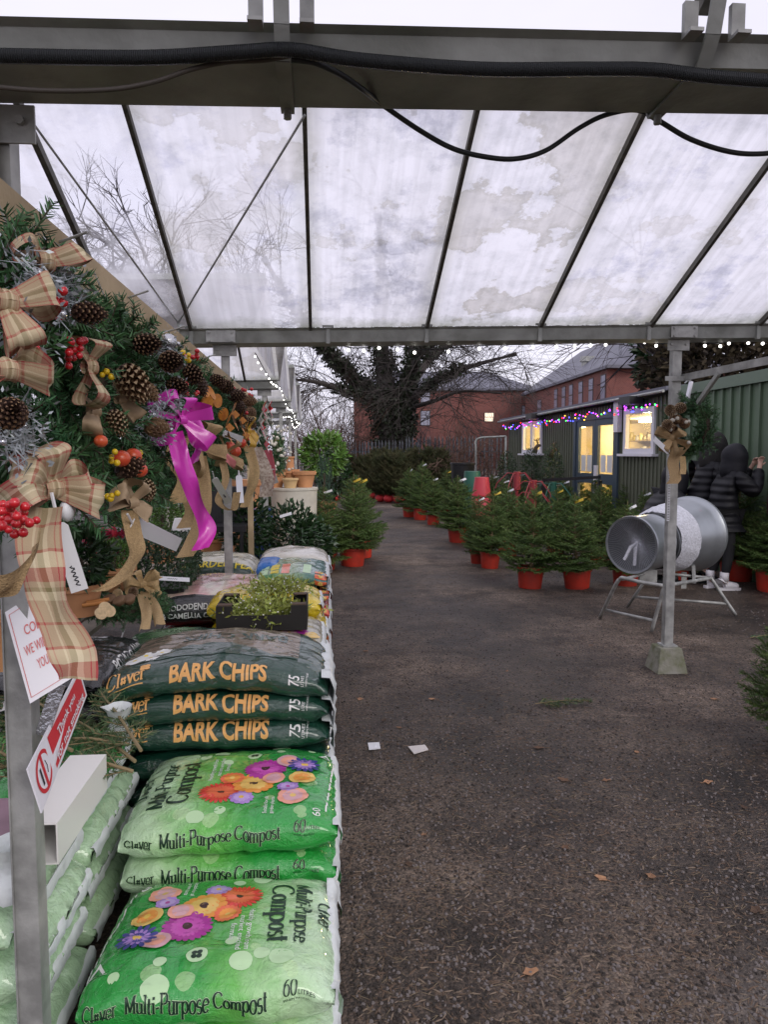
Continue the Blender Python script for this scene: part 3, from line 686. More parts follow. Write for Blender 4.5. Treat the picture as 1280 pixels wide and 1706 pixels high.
def bare(mb, p, d, l, r, depth, rg, mi=0, droop=0, tips=None, kids=3, spread=.6):
    """recursive bare branch"""
    pts, rs = [Vector(p)], [r]; d = Vector(d).normalized()
    for i in range(4):
        d = (d + V(rg.gauss(0, .13), rg.gauss(0, .13), rg.gauss(0, .11) - droop * .08)).normalized(); pts.append(pts[-1] + d * l / 4); rs.append(r * (1 - .13 * (i + 1)))
    mb.tube(pts, rs, 5 if r > .03 else 3, mi, False)
    if depth == 0: return
    for k in range(kids):
        t = rg.uniform(.3, 1); i = min(3, int(t * 4)); q = pts[i].lerp(pts[i + 1], t * 4 - i)
        nd = (d + V(rg.gauss(0, spread), rg.gauss(0, spread), rg.gauss(0.05, spread))).normalized()
        bare(mb, q, nd, l * rg.uniform(.5, .8), r * .55, depth - 1, rg, mi, droop, tips, kids, spread)
# ---------------------------------------------------------------- small decorations
def cone_mesh(dark=False):
    mb = MB(); H, RR = .082, .024; n = 0
    mb.lathe([(.004, 0), (.012, .02), (.012, .05), (.002, H)], n=8)
    for i in range(11):
        f = i / 10; rad = RR * math.sin(PI * (.18 + .8 * f)) ** .8 + .004; z = H * (.05 + .9 * f)
        for k in range(8):
            t = 2 * PI * (k + .5 * (i % 2)) / 8; d = V(math.cos(t), math.sin(t), 0); s_ = V(-math.sin(t), math.cos(t), 0) * (.26 * rad + .001); u = V(0, 0, 1)
            a = d * .006 + u * (z - .007); b = d * rad * .92 + u * (z - .001); e = d * (rad + .004) + u * (z + .006); g_ = d * (rad + .001) + u * (z + .011)
            mb.add([a - s_ * .4, a + s_ * .4, b + s_, e + s_ * .55, e - s_ * .55, b - s_], [(0, 1, 2, 3, 4, 5)], 0); mb.add([e - s_ * .6 + d * .0006, e + s_ * .6 + d * .0006, g_], [(0, 1, 2)], 1); mb.add([b - s_, a - s_ * .4, g_ - d * .01], [(0, 1, 2)], 0); mb.add([b + s_, a + s_ * .4, g_ - d * .01], [(0, 1, 2)], 0)
    o = mb.build('pine_cone', ['cone_dark' if dark else 'cone', 'cone' if dark else 'cone_tip'], None, False); return o
def berries(mb, c, n, spread, r, mi=0, stem=None):
    for _ in range(n): mb.ball(Vector(c) + V(rnd.gauss(0, spread), rnd.gauss(0, spread), rnd.gauss(0, spread)), r * rnd.uniform(.85, 1.15), mi, 8, 6)
def label_strip(mb, a, b, wdt, face, mi=0, thick=.0012):
    """stiff plastic label as a thin bar from a to b, facing 'face', with a squared neck"""
    a, b = Vector(a), Vector(b); d = (b - a).normalized(); s_ = d.cross(Vector(face)).normalized(); n_ = s_.cross(d).normalized()
    q = (b - a).length; prof = [(0, .3), (.06, .5), (1, .5)]; vs = []
    for sgn in (1, -1):
        for t, h in prof: vs += [a + d * q * t + s_ * wdt * h + n_ * thick * sgn, a + d * q * t - s_ * wdt * h + n_ * thick * sgn]
    mb.add(vs, [(0, 1, 3, 2), (2, 3, 5, 4), (6, 8, 9, 7), (8, 10, 11, 9), (0, 2, 8, 6), (2, 4, 10, 8), (1, 7, 9, 3), (3, 9, 11, 5), (4, 5, 11, 10), (0, 6, 7, 1)], mi)
    return a, d, s_, n_
def scribble(mb, o, d, s_, n_, ln_, h, mi):
    p = [o + d * (ln_ * k / 22) + s_ * (h * math.sin(k * 1.35) * (.6 + .4 * noise.noise(V(k * .7, ln_ * 50, 0)))) + n_ * .0018 for k in range(23)]
    mb.tube(p, .0009, 4, mi)

# ================================================================ SETTING
mb = MB(); mb.add([(-260, -60, 0), (260, -60, 0), (260, 420, 0), (-260, 420, 0)], [(0, 1, 2, 3)])
o = mb.build('ground', 'ground'); tag(o, 'damp dark brown gravel and mud of the sales yard', 'ground', kind='structure')

# ---------------------------------------------------------------- greenhouse canopy
PITCHR = .44; TILT = .0225
GY = lambda k: 1.44 if k == 0 else 1.6 + 3.35 * k
GZ = lambda x, k=1: (2.172 if k == 0 else 2.2) + TILT * x
gh = thing('greenhouse', 'open fronted multi span greenhouse with galvanised gutters and grimy glass roof', 'greenhouse', (0, 0, 0))
PROF = [(-.10, 0), (.10, 0), (.115, .072), (.135, .085), (.09, .088), (.085, .02), (-.085, .02), (-.09, .088), (-.135, .085), (-.115, .072)]
def gutter(k, x0, x1):
    mb = MB(); n = len(PROF); xs = [x0 + (x1 - x0) * i / 6 for i in range(7)]
    for x in xs: mb.v += [(x, GY(k) + y * (.9 if k == 0 else 1), GZ(x, k) + z * (.5 if k == 0 else 1)) for y, z in PROF]
    for i in range(6):
        for j in range(n): mb.f.append((i * n + j, (i + 1) * n + j, (i + 1) * n + (j + 1) % n, i * n + (j + 1) % n)); mb.m.append(0)
    mb.f += [tuple(range(n)), tuple(6 * n + j for j in reversed(range(n)))]; mb.m += [0, 0]
    mb.build('gutter', 'galv_old', gh)
BX = lambda i: -.06 + .742 * i
for k in range(0, 6):
    x0, x1 = -7.0, (BX(7) if k < 2 else -.46)
    gutter(k, x0, x1)
    mbr = MB(); ry = GY(k) - 1.675
    rz = lambda x: GZ(x) + .09 + PITCHR * 1.6
    mbr.beam(V(x0, ry, rz(x0) + .02), V(x1, ry, rz(x1) + .02), .05, .05); mbr.build('ridge', 'galv_old', gh)
    lo, hi = (-9, 7) if k < 2 else (-9, 0)
    for side in (1, -1):                        # 1 = slope falling away from the viewer
        if k == 0 and side == -1: continue
        gy = GY(k) - .085 if side == 1 else GY(k - 1) + .085
        bars = MB()
        for i in range(lo, hi + 1):
            x = BX(i)
            if x > x1: continue
            bars.beam(V(x, gy, GZ(x) + .075), V(x, ry, rz(x) - .015), .020, .034)
            mb2 = None
        if k == 1 and side == 1: bars.beam(V(-1.23, gy, GZ(-1.23) + .075), V(-1.23, ry, rz(-1.23) - .015), .026, .04)
        bars.build('glazing_bar', 'bar', gh)
        pans = [(i, i + 1) for i in range(lo, hi)] if k < 2 and side == 1 else [(lo, hi)]
        for a, b_ in pans:
            xa, xb = BX(a), min(BX(b_), x1 + .02); p = MB()
            nn = 4
            for q in range(nn + 1):
                t = q / nn
                for ui, x in enumerate((xa + .004, xb - .004)): p.uv[len(p.v)] = (ui, t); p.v.append((x, gy + (ry - gy) * t, GZ(x) + .095 + (rz(x) + .004 - GZ(x) - .095) * t))
            p.f += [(2 * q, 2 * q + 1, 2 * q + 3, 2 * q + 2) for q in range(nn)]; p.m += [0] * nn
            mt = 'pane'
            if k == 1 and side == 1: mt = {-3: 'pane', -2: 'pane_clear', -1: 'pane_mid', 0: 'pane_blue', 1: 'pane_tan', 2: 'pane_white', 3: 'pane_white'}.get(a, 'pane')
            if k >= 2 or k == 0: mt = 'pane_white'
            p.build('roof_pane', mt, gh)
    if k >= 2:                                  # glazed gable on the open side
        p = MB(); gx = -.475
        p.add([(gx, GY(k - 1) + .14, GZ(gx) + .09), (gx, GY(k) - .14, GZ(gx) + .09), (gx, ry, rz(gx) - .05)], [(0, 1, 2)], 0, [(.5, .5)] * 3); p.build('gable_pane', 'pane_white', gh)
# posts with head plates
def post(x, y, z0, z1, wd=.046):
    mb = MB(); mb.box(x - wd / 2, x + wd / 2, y - .024, y + .024, z0, z1)
    mb.box(x - wd / 2 - .003, x - wd / 2, y - .029, y + .024, z0, z1)       # turned lip of the channel
    mb.box(x - .075, x + .075, y - .036, y - .0301, z1 - .07, z1 + .0)
    for dx in (-.05, .05): mb.tube([V(x + dx, y - .046, z1 - .03), V(x + dx, y - .036, z1 - .03)], .009, 6)
    return mb.build('post', 'galv', gh)
for k in range(0, 6): post(-.605 - (.008 if k == 0 else 0), GY(k) + (.125 if k == 0 else 0), 0, GZ(-.6, k) - .002)
RPX, RPY = 2.385, 4.93
post(RPX, RPY, .16, GZ(RPX) - .002, .06)
mb = MB(); bz = .17; cxy = V(RPX - .005, RPY - .0, 0)
vs = []
for z, h in ((0, .105), (bz * .97, .075), (bz, .068)): vs += [cxy + V(sx * h, sy * h, z) for sx, sy in ((-1, -1), (1, -1), (1, 1), (-1, 1))]
mb.add(vs, [(j + 4 * i, (j + 1) % 4 + 4 * i, (j + 1) % 4 + 4 * i + 4, j + 4 * i + 4) for i in (0, 1) for j in range(4)] + [(8, 9, 10, 11)])
mb.build('footing', 'concrete', gh)
mb = MB(); mb.box(RPX - .05, RPX + .05, RPY - .05, RPY + .05, bz, bz + .012); mb.box(RPX - .09, RPX + .09, RPY - .045, RPY - .0395, 1.98, 2.01)
mb.build('post_plate', 'galv', gh)
# bracing bar and strut that run from the right post along the canopy side
pa = at_y(1135, 630, RPY + .0); mb = MB(); mb.beam(pa + V(0, .035, 0), at_d(1290, 599, 4.1), .012, .045); mb.build('brace_bar', 'galv', gh)
mb = MB(); mb.beam(at_d(1198, 622, 4.62), at_d(1163, 672, 4.9), .02, .03); mb.build('brace_strut', 'galv_old', gh)
# wind brace rods under the roof slope
RP0, RPN = V(0, GY(1) - .085, GZ(-.8) + .05), V(0, PITCHR, 1)
j0 = at_y(297, 538, GY(1) - .12)
for a in (at_plane(508, 192, RP0, RPN), at_plane(48, 196, RP0, RPN)):
    mb = MB(); mb.tube([a, j0], .0055, 6); mb.build('brace_rod', 'galv', gh)
mb = MB(); mb.tube([j0 + V(0, 0, .02), j0 + V(0, 0, -.16)], .009, 6); mb.build('brace_hanger', 'galv_old', gh)
# straps and cleats on the near gutter
for i in (0, 1):
    x = BX(i); mb = MB(); y = GY(0)
    g0 = GZ(x, 0); P_ = [V(x, y - .15, g0 + .09), V(x, y - .132, g0 + .035), V(x, y - .098, g0 - .006), V(x, y + .098, g0 - .006), V(x, y + .12, g0 + .03)]
    for a, b_ in zip(P_, P_[1:]): mb.beam(a, b_, .026, .006, V(1, 0, 0).cross(b_ - a))
    mb.tube([V(x, y + .08, g0 - .026), V(x, y + .08, g0 - .008)], .008, 6)
    mb.build('gutter_strap', 'galv_old', gh)
    for dx in (-.042, .042):
        mb = MB(); mb.box(x + dx - .012, x + dx + .012, y - .138, y - .126, g0 + .025, g0 + .085); mb.box(x + dx - .012, x + dx + .012, y - .16, y - .138, g0 + .025, g0 + .031); mb.build('glazing_cleat', 'galv', gh)
for x in (-.8, .05, .68, 1.42, 2.15, 2.9):
    mb = MB(); y = GY(1); mb.box(x - .012, x + .012, y - .124, y - .1, GZ(x) - .012, GZ(x) + .08); mb.box(x - .035, x + .035, y - .14, y - .134, GZ(x) + .086, GZ(x) + .10); mb.build('gutter_strap', 'galv_old', gh)
for x in (-.62, 2.39):
    mb = MB(); y = GY(1); mb.box(x - .09, x + .09, y - .122, y - .1165, GZ(x) + .004, GZ(x) + .078)
    for dx in (-.07, .07):
        for dz in (.015, .065): mb.tube([V(x + dx, y - .132, GZ(x) + dz), V(x + dx, y - .122, GZ(x) + dz)], .007, 6)
    mb.build('splice_plate', 'galv', gh)
mb = MB(); x, y = -.655, GY(0)
g0 = GZ(x, 0)
mb.box(x - .05, x + .03, y - .128, y - .1225, g0 + .008, g0 + .045)
mb.tube([V(x, y - .14, g0 + .026), V(x, y - .128, g0 + .026)], .010, 6); mb.build('splice_plate', 'galv', gh)
mb = MB(); y += .115; mb.box(x - .0, x + .05, y - .040, y - .0305, g0 - .19, g0 - .003)
for z in (.09, .135): mb.tube([V(x + .012, y - .052, g0 - z), V(x + .012, y - .04, g0 - z)], .010, 6)
mb.build('post_bracket', 'galv', gh)
# pale side wall of the nursery far to the left and its glazing posts
mb = MB(); mb.box(-7.05, -7.0, 0, 20, 0, 2.25); mb.uv = {i: (.5, .5) for i in range(8)}; mb.build('side_wall', 'pane_white', gh)
for y in range(0, 20, 2):
    mb = MB(); mb.box(-7.0, -6.95, y - .03, y + .03, 0, 2.2); mb.build('side_post', 'galv', gh)

# conduit and cables slung along the near gutter
def gpt(px, py, yy): return at_y(px, py, yy)
cy0 = GY(0) - .135
mb = MB(); mb.tube(curve([gpt(x_, y_, cy0) for x_, y_ in ((-140, 92), (0, 94), (240, 97), (400, 88), (485, 84), (600, 101), (800, 116), (980, 116), (1085, 117), (1180, 128), (1290, 136), (1420, 140))]), .0115, 10)
solo(mb, 'conduit', 'conduit', 'black corrugated conduit slung along the front of the near gutter', 'conduit', smooth=True)
cy1 = GY(0) - .115
mb = MB(); mb.tube(curve([at_z(x_, y_, 2.155) for x_, y_ in ((485, 100), (505, 102), (530, 107), (570, 126), (605, 150))] + [gpt(x_, y_, yy) for x_, y_, yy in ((640, 177, GY(0) + .09), (700, 218, GY(0) + .12), (755, 248, GY(0) + .12), (810, 262, GY(0) + .12), (860, 265, GY(0) + .12), (910, 251, GY(0) + .12), (965, 214, GY(0) + .12), (1010, 192, GY(0) + .12), (1062, 184, GY(0) + .115), (1100, 203, GY(0) + .12), (1150, 232, GY(0) + .12), (1210, 252, GY(0) + .12), (1262, 257, GY(0) + .12), (1330, 250, GY(0) + .12))]), .0052, 8)
solo(mb, 'cable', 'black_rubber', 'thick black cable hanging in two loops below the near gutter', 'cable', smooth=True)
mb = MB(); mb.tube(curve([gpt(x_, y_, cy1 - .005) for x_, y_ in ((-60, 140), (0, 146), (60, 151), (130, 152), (200, 148), (260, 136), (320, 116), (380, 104), (440, 101), (490, 92))]), .0042, 8)
solo(mb, 'cable', mat('grey_brown_cable', (.07, .06, .05), .6), 'thin brownish cable drooping under the gutter at the left end', 'cable', smooth=True)

# ---------------------------------------------------------------- strings of white bulbs
def bulbs(label, pts, nb, r=.011):
    root = thing('string_lights', label, 'string lights', pts[0])
    c = curve(pts, 10); mb = MB(); mb.tube(c, .0035, 5); mb.build('flex', 'black_rubber', root)
    bm_ = MB(); bm_.ball((0, 0, 0), r, 0, 8, 6); src = None
    for k in range(nb):
        p = c[int((k + .5) / nb * (len(c) - 1))] + V(rnd.uniform(-.01, .01), rnd.uniform(-.02, .02), -.022)
        if src is None:
            src = bm_.build('bulb', 'bulb'); src.parent = root; src.location = p - wloc(root)
        else: part(src, root, 'bulb', p)
    return root
yb = GY(1) + .16
bulbs('white festoon bulbs strung behind the far gutter of the canopy', [at_y(px, py, yb) for px, py in ((540, 566), (590, 580), (645, 574), (700, 583), (800, 576), (880, 574), (950, 572), (1000, 570), (1060, 563), (1100, 573), (1150, 569), (1200, 572), (1228, 562), (1265, 568), (1310, 558))], 26)
bulbs('white fairy lights trailing along the open greenhouse edge', [V(-.43, 5.1, 2.16), V(-.42, 6.5, 2.12), V(-.43, 8.2, 2.2), V(-.42, 10, 2.1), V(-.43, 11.6, 2.16), V(-.41, 13.2, 2.05), V(-.42, 15, 2.1), V(-.43, 12.6, 1.93), V(-.42, 10.8, 2.02), V(-.42, 8.6, 1.92)], 48, .007)

# ---------------------------------------------------------------- shop hut with green ribbed cladding
A, B_ = at_d(1118, 755, 11.0), at_d(848, 755, 18.4); A.z = B_.z = 0
S_ = (B_ - A).normalized(); HL = (B_ - A).length; NN = S_.cross(V(0, 0, 1)); NN = NN if NN.dot(CAM - A) > 0 else -NN; NN.z = 0
hut = thing('shop_hut', 'low green ribbed shop hut with white windows and double glass doors', 'hut', A)
def hp(s, z, o=0): return A + S_ * s + NN * o + V(0, 0, z)
def hs(px, py=755): p = at_plane(px, py, A, NN); return (p - A).dot(S_), p.z
def hbox(mb, s0, s1, z0, z1, o0, o1, mi=0):
    mb.add([hp(s, z, o) for z in (z0, z1) for o in (o0, o1) for s in (s0, s1)], [(0, 2, 3, 1), (4, 5, 7, 6), (0, 1, 5, 4), (2, 6, 7, 3), (0, 4, 6, 2), (1, 3, 7, 5)], mi)
EH = lambda s: 2.36 - .13 * s / HL
holes = []
for l_, r_, t_, b_ in ((1092, 1043, 682, 754), (904, 873, 704, 754)):
    s0, s1 = hs(l_)[0], hs(r_)[0]; m_ = (l_ + r_) / 2; holes.append((s0, s1, hs(m_, b_)[1], hs(m_, t_)[1]))
ds0, ds1 = hs(1030)[0], hs(962)[0]; holes.append((ds0, ds1, 0.02, hs(996, 697)[1]))
mb = MB(); cuts = sorted({0, HL, *[h[0] for h in holes], *[h[1] for h in holes]})
for a, b_ in zip(cuts, cuts[1:]):
    hh = [h for h in holes if h[0] < (a + b_) / 2 < h[1]]
    segs = [(0, EH((a + b_) / 2))] if not hh else [(0, hh[0][2]), (hh[0][3], EH((a + b_) / 2))]
    for z0, z1 in segs:
        if z1 - z0 < .03: continue
        hbox(mb, a, b_, z0, z1, -.06, 0); n = int((b_ - a) / .11)
        for k in range(n): c = a + (k + .5) * (b_ - a) / n; hbox(mb, c - .022, c + .022, z0 + .002, z1 - .002, -.001, .016)
mb.build('wall', 'hut_green', hut)
mb = MB(); hbox(mb, HL - .06, HL, 0, EH(HL), -3.2, -.061); mb.build('wall', 'hut_green', hut)
mb = MB(); mb.add([hp(s, z + (.0 if o > -1 else .35), o) for z in (0, .05) for s, o in ((-.1, .16), (HL + .25, .16), (HL + .25, -3.4), (-.1, -3.4))], [(3, 2, 1, 0), (4, 5, 6, 7), (0, 1, 5, 4), (1, 2, 6, 5), (2, 3, 7, 6), (3, 0, 4, 7)])
for i in range(8):
    s, z, o = [(-.1, 0, .16), (HL + .25, 0, .16), (HL + .25, .35, -3.4), (-.1, .35, -3.4)][i % 4]; mb.v[i] = tuple(hp(s, EH(max(0, min(HL, s))) + .04 + z + (.06 if i > 3 else 0), o))
mb.build('roof', 'slate', hut)
mb = MB(); mb.tube([hp(-.1, EH(0) + .03, .2), hp(HL + .25, EH(HL) + .03, .2)], .022, 8); mb.build('roof_gutter', 'galv', hut)
# interior seen through the glass
mb = MB(); hbox(mb, .3, HL - .3, 0, 2.15, -1.9, -1.86); hbox(mb, .3, .34, 0, 2.15, -1.859, -.07); hbox(mb, HL - .34, HL - .3, 0, 2.15, -1.859, -.07); hbox(mb, .35, HL - .35, 2.12, 2.15, -1.855, -.07)
mb.build('interior_wall', mat('warm_cream_wall', (.68, .58, .38), .8), hut)
for z in (.75, 1.12, 1.45, 1.75):
    mb = MB(); hbox(mb, ds0 - 1.2, ds1 + 1.3, z - .02, z, -1.85, -1.55); sh = mb.build('shelf', 'timber', hut)
    jb = MB(); s = ds0 - 1.1; jm = mat('stock_jars', (.6, .5, .2), .3, isl=.6)
    while s < ds1 + 1.2:
        h = rnd.uniform(.10, .2); jb.lathe([(0, 0), (.045, 0), (.05, .02), (.05, h * .75), (.035, h * .85), (.038, h), (0, h)], hp(s, z + .002, -1.66), n=8, mi=rnd.choice((0, 0, 1, 2))); s += rnd.uniform(.11, .17)
    jb.build('stock', [jm, 'yellow_print', 'white_print'], hut)
for s in ((ds0 + ds1) / 2, (holes[0][0] + holes[0][1]) / 2, (holes[1][0] + holes[1][1]) / 2):
    mb = MB(); hbox(mb, s - .3, s + .3, 2.06, 2.10, -1.1, -.95); lp = mb.build('ceiling_lamp', mat('lit_lamp', (1, .8, .5), emit=(1, .78, .42), estr=8), hut)
    ld = bpy.data.lights.new('hut_lamp', 'POINT'); ld.energy = 75; ld.color = (1, .74, .36); ld.shadow_soft_size = .1; lo_ = bpy.data.objects.new('hut_lamp_light', ld); col.objects.link(lo_); lo_.location = hp(s, 1.98, -1.0)
def frame(mb, s0, s1, z0, z1, w, o0, o1, mi=0):
    hbox(mb, s0, s1, z0, z0 + w, o0, o1, mi); hbox(mb, s0, s1, z1 - w, z1, o0, o1, mi); hbox(mb, s0, s0 + w, z0 + w, z1 - w, o0, o1, mi); hbox(mb, s1 - w, s1, z0 + w, z1 - w, o0, o1, mi)
for q, (s0, s1, z0, z1) in enumerate(holes[:2]):
    mb = MB(); frame(mb, s0 - .02, s1 + .02, z0 - .02, z1 + .02, .085, -.02, .045)
    if q == 1: hbox(mb, (s0 + s1) / 2 - .06, (s0 + s1) / 2 + .06, z0 + .065, z1 - .065, -.018, .043)
    wn = mb.build('window', 'upvc', hut)
    mb = MB(); hbox(mb, s0 + .05, s1 - .05, z0 + .05, z1 - .05, -.006, 0); mb.build('pane', 'glass', wn)
    mb = MB(); hbox(mb, s0 - .1, s1 + .1, z0 - .06, z0 - .0205, .0, .11); mb.build('sill', 'upvc', wn)
s0, s1, z0, z1 = holes[2]; mid_ = (s0 + s1) / 2
mb = MB(); frame(mb, s0 - .08, s1 + .08, 0, z1 + .08, .10, -.03, .05); dr = mb.build('door_frame', 'door_blue', hut)
for a, b_ in ((s0 + .022, mid_ - .006), (mid_ + .006, s1 - .022)):
    mb = MB(); frame(mb, a, b_, .102, z1 - .022, .11, -.02, .03); hbox(mb, a + .11, b_ - .11, .95, 1.13, -.018, .028); d_ = mb.build('door', 'door_blue', hut)
    for za, zb in ((.212, .95), (1.13, z1 - .132)):
        mb = MB(); hbox(mb, a + .10, b_ - .10, za - .01, zb + .01, -.004, .002); mb.build('pane', 'glass', d_)
    mb = MB()
    for k in range(2): c = a + .17 + k * .25; hbox(mb, c, c + .21, 1.16, 1.46, .003, .006)
    mb.build('notice', 'white_print', d_)
mb = MB(); hbox(mb, mid_ - .16, mid_ - .03, .75, 1.28, .032, .06); mb.build('door_handle', 'upvc', hut)
hbx = MB(); a, zz = hs(1036, 695); hbox(hbx, a - .06, a + .1, zz - .25, zz + .3, .02, .1); hbx.build('wall_box', 'upvc', hut)
for px, py in ((1074, 668), (906, 694)):
    a, zz = hs(px, py); mb = MB(); hbox(mb, a - .18, a + .18, zz - .06, zz + .06, .12, .34); hbox(mb, a - .03, a + .03, zz - .02, zz + .04, .02, .12); mb.build('flood_lamp', 'black_plastic', hut)
# coloured lights below the eaves
cl = thing('coloured_string_lights', 'multicoloured string lights wound along the eaves of the green hut', 'string lights', hp(0, EH(0) - .1, .1))
leds = []
for nm in ('red', 'blue', 'green', 'violet', 'amber'):
    bm_ = MB(); bm_.ball((0, 0, 0), .012, 0, 6, 5); ob = bm_.build('bulb', 'led_' + nm); ob.parent = cl; leds.append(ob)
mb = MB(); pts = []
for k in range(100):
    s = .15 + (HL + .0) * (k + rnd.random()) / 100; p = hp(s, EH(min(s, HL)) - .05 - .07 * abs(math.sin(s * 5)) - rnd.uniform(0, .09), .12 + rnd.uniform(-.04, .05)); pts.append(p)
    i = rnd.choice((0, 1, 1, 1, 2, 3, 3, 3, 4, 0))
    if k < 5: leds[k].location = p - wloc(cl)
    else: part(leds[i], cl, 'bulb', p)
mb.tube(pts, .005, 4); mb.build('flex', 'black_rubber', cl)

# ---------------------------------------------------------------- taller green steel shed beside the hut
C0, D0 = at_d(1122, 755, 10.85), at_d(1420, 755, 7.1); C0.z = D0.z = 0; S2 = (D0 - C0).normalized(); L2 = (D0 - C0).length; N2 = V(0, 0, 1).cross(S2); N2 = N2 if N2.dot(CAM - C0) > 0 else -N2
shed = thing('steel_shed', 'plain green corrugated steel shed wall behind the two hooded shoppers', 'shed', C0)
def sbox(mb, s0, s1, z0, z1, o0, o1):
    mb.add([C0 + S2 * s + N2 * o + V(0, 0, z) for z in (z0, z1) for o in (o0, o1) for s in (s0, s1)], [(0, 2, 3, 1), (4, 5, 7, 6), (0, 1, 5, 4), (2, 6, 7, 3), (0, 4, 6, 2), (1, 3, 7, 5)])
mb = MB(); sbox(mb, 0, L2, 0, 2.3, -2.4, 0)
k = .1
while k < L2 - .1: sbox(mb, k, k + .035, .001, 2.298, -.001, .03); k += .21
mb.build('wall', 'shed_green', shed)
mb = MB(); sbox(mb, -.02, L2, 2.302, 2.44, -2.45, .06); mb.build('roof_flashing', mat('green_flashing', (.13, .18, .13), .5), shed)
mb = MB(); mb.tube([C0 + S2 * t + N2 * .02 + V(0, 0, 2.47 + .10 * math.sin(PI * (t - .35) / .9)) for t in [.35 + .09 * i for i in range(11)]], .012, 6); mb.build('roof_hoop', 'upvc', shed)
mb = MB(); mb.beam(at_d(1142, 680, 10.0), at_d(1152, 636, 10.0), .05, .03); mb.build('downpipe', 'upvc', shed)

# ---------------------------------------------------------------- brick blocks far behind
def hip_block(name, label, p0, p1, depth_v, eave, rise, wins, mats=('brick', 'slate')):
    """walls on p0-p1 and its depth, hipped slate roof"""
    p0, p1, dv = Vector(p0), Vector(p1), Vector(depth_v); root = thing(name, label, 'building', (p0.x, p0.y, 0))
    c = [p0, p1, p1 + dv, p0 + dv]; mb = MB()
    for i in range(4):
        a, b_ = c[i], c[(i + 1) % 4]; l = (b_ - a).length
        mb.add([V(a.x, a.y, 0), V(b_.x, b_.y, 0), V(b_.x, b_.y, eave), V(a.x, a.y, eave)], [(0, 1, 2, 3)], 0, [(0, 0), (l, 0), (l, eave), (0, eave)])
    mb.build('wall', mats[0], root)
    ctr = sum(c, V(0, 0, 0)) / 4; ov = [q + (q - ctr).normalized() * .7 for q in c]; m0 = (ov[0] + ov[3]) / 2; m1 = (ov[1] + ov[2]) / 2; d = (m1 - m0).normalized(); hw = dv.length * .5
    r0, r1 = m0 + d * hw, m1 - d * hw
    mb = MB(); z = lambda q, h: V(q.x, q.y, h)
    mb.add([z(q, eave - .12) for q in ov] + [z(q, eave + .08) for q in ov] + [z(r0, eave + rise), z(r1, eave + rise)], [(0, 1, 5, 4), (1, 2, 6, 5), (2, 3, 7, 6), (3, 0, 4, 7), (4, 5, 9, 8), (5, 6, 9), (6, 7, 8, 9), (7, 4, 8), (3, 2, 1, 0)])
    mb.build('roof', mats[1], root)
    nrm = (p1 - p0).cross(V(0, 0, 1)).normalized(); nrm = nrm if nrm.dot(CAM - p0) > 0 else -nrm; dd = (p1 - p0).normalized()
    for (s, zc, w_, h_, lit) in wins:
        q = p0 + dd * s; q.z = 0
        def bx(mb, s0, s1, z0, z1, o0, o1): mb.add([q + dd * a + nrm * o + V(0, 0, zz) for zz in (z0, z1) for o in (o0, o1) for a in (s0, s1)], [(0, 2, 3, 1), (4, 5, 7, 6), (0, 1, 5, 4), (2, 6, 7, 3), (0, 4, 6, 2), (1, 3, 7, 5)])
        mb = MB(); bx(mb, -w_ / 2, w_ / 2, zc - h_ / 2, zc + h_ / 2, -.05, .03); wn = mb.build('window', 'dark_frame', root)
        mb = MB(); bx(mb, -w_ * .42, w_ * .42, zc + h_ * .03, zc + h_ * .45, .031, .04); bx(mb, -w_ * .42, w_ * .42, zc - h_ * .45, zc - h_ * .03, .031, .04); mb.build('pane', 'lit_pane' if lit else 'sky_pane', wn)
    return root
M['dark_frame'] = mat('dark_window_frame', (.05, .035, .035), .6); M['sky_pane'] = mat('dull_window_pane', (.30, .30, .38), .15, spec=.8); M['lit_pane'] = mat('lit_window_pane', (.6, .5, .4), .3, emit=(1, .8, .6), estr=.8)
pA, pB = at_d(1009, 755, 50), at_d(874, 755, 73); pA.z = pB.z = 0
dAB = (pB - pA).normalized(); perp = V(0, 0, 1).cross(dAB); perp = perp if perp.x > 0 else -perp
LW = (pB - pA).length
wl = []
for px, zc in ((1003, 5.9), (983, 5.9), (966, 5.9), (950, 5.9), (938, 5.9), (925, 5.9), (1003, 3.1), (983, 3.1), (966, 3.1), (950, 3.1), (898, 5.4)):
    n_ = dAB.cross(V(0, 0, 1)); p = at_plane(px, 755, pA, n_); wl.append(((p - pA).dot(dAB), zc, 1.0 if px > 900 else 1.4, 1.7, False))
hb = hip_block('brick_block', 'long red brick block with slate hip roof running back behind the hut', pA, pB, perp * 8.5, 7.15, 3.6, wl)
mb = MB()
for px in (975, 985):
    p = at_d(px, 603, 58); mb.tube([p - V(0, 0, 1.2), p], .28, 10); mb.tube([p, p + V(0, 0, .12)], .42, 10); mb.tube([p + V(0, 0, .12), p + V(0, 0, .4)], .36, 10)
mb.build('roof_cowl', 'galv', hb)
qA, qB = at_d(590, 755, 74), at_d(884, 755, 74); qA.z = qB.z = 0
dq = (qB - qA).normalized(); wl = []
for px, zc, lit in ((708, 4.9, 0), (708, 7.0, 0), (640, 4.9, 0), (812, 5.0, 1), (872, 5.4, 0)): wl.append(((at_y(px, 755, qA.y) - qA).dot(dq), zc, 1.0, 1.5 if px != 812 else .9, bool(lit)))
hip_block('brick_wing', 'red brick wing facing the yard behind the big ivy covered tree', qA, qB, V(-dq.y, dq.x, 0) * 9, 7.7, 2.2, wl)

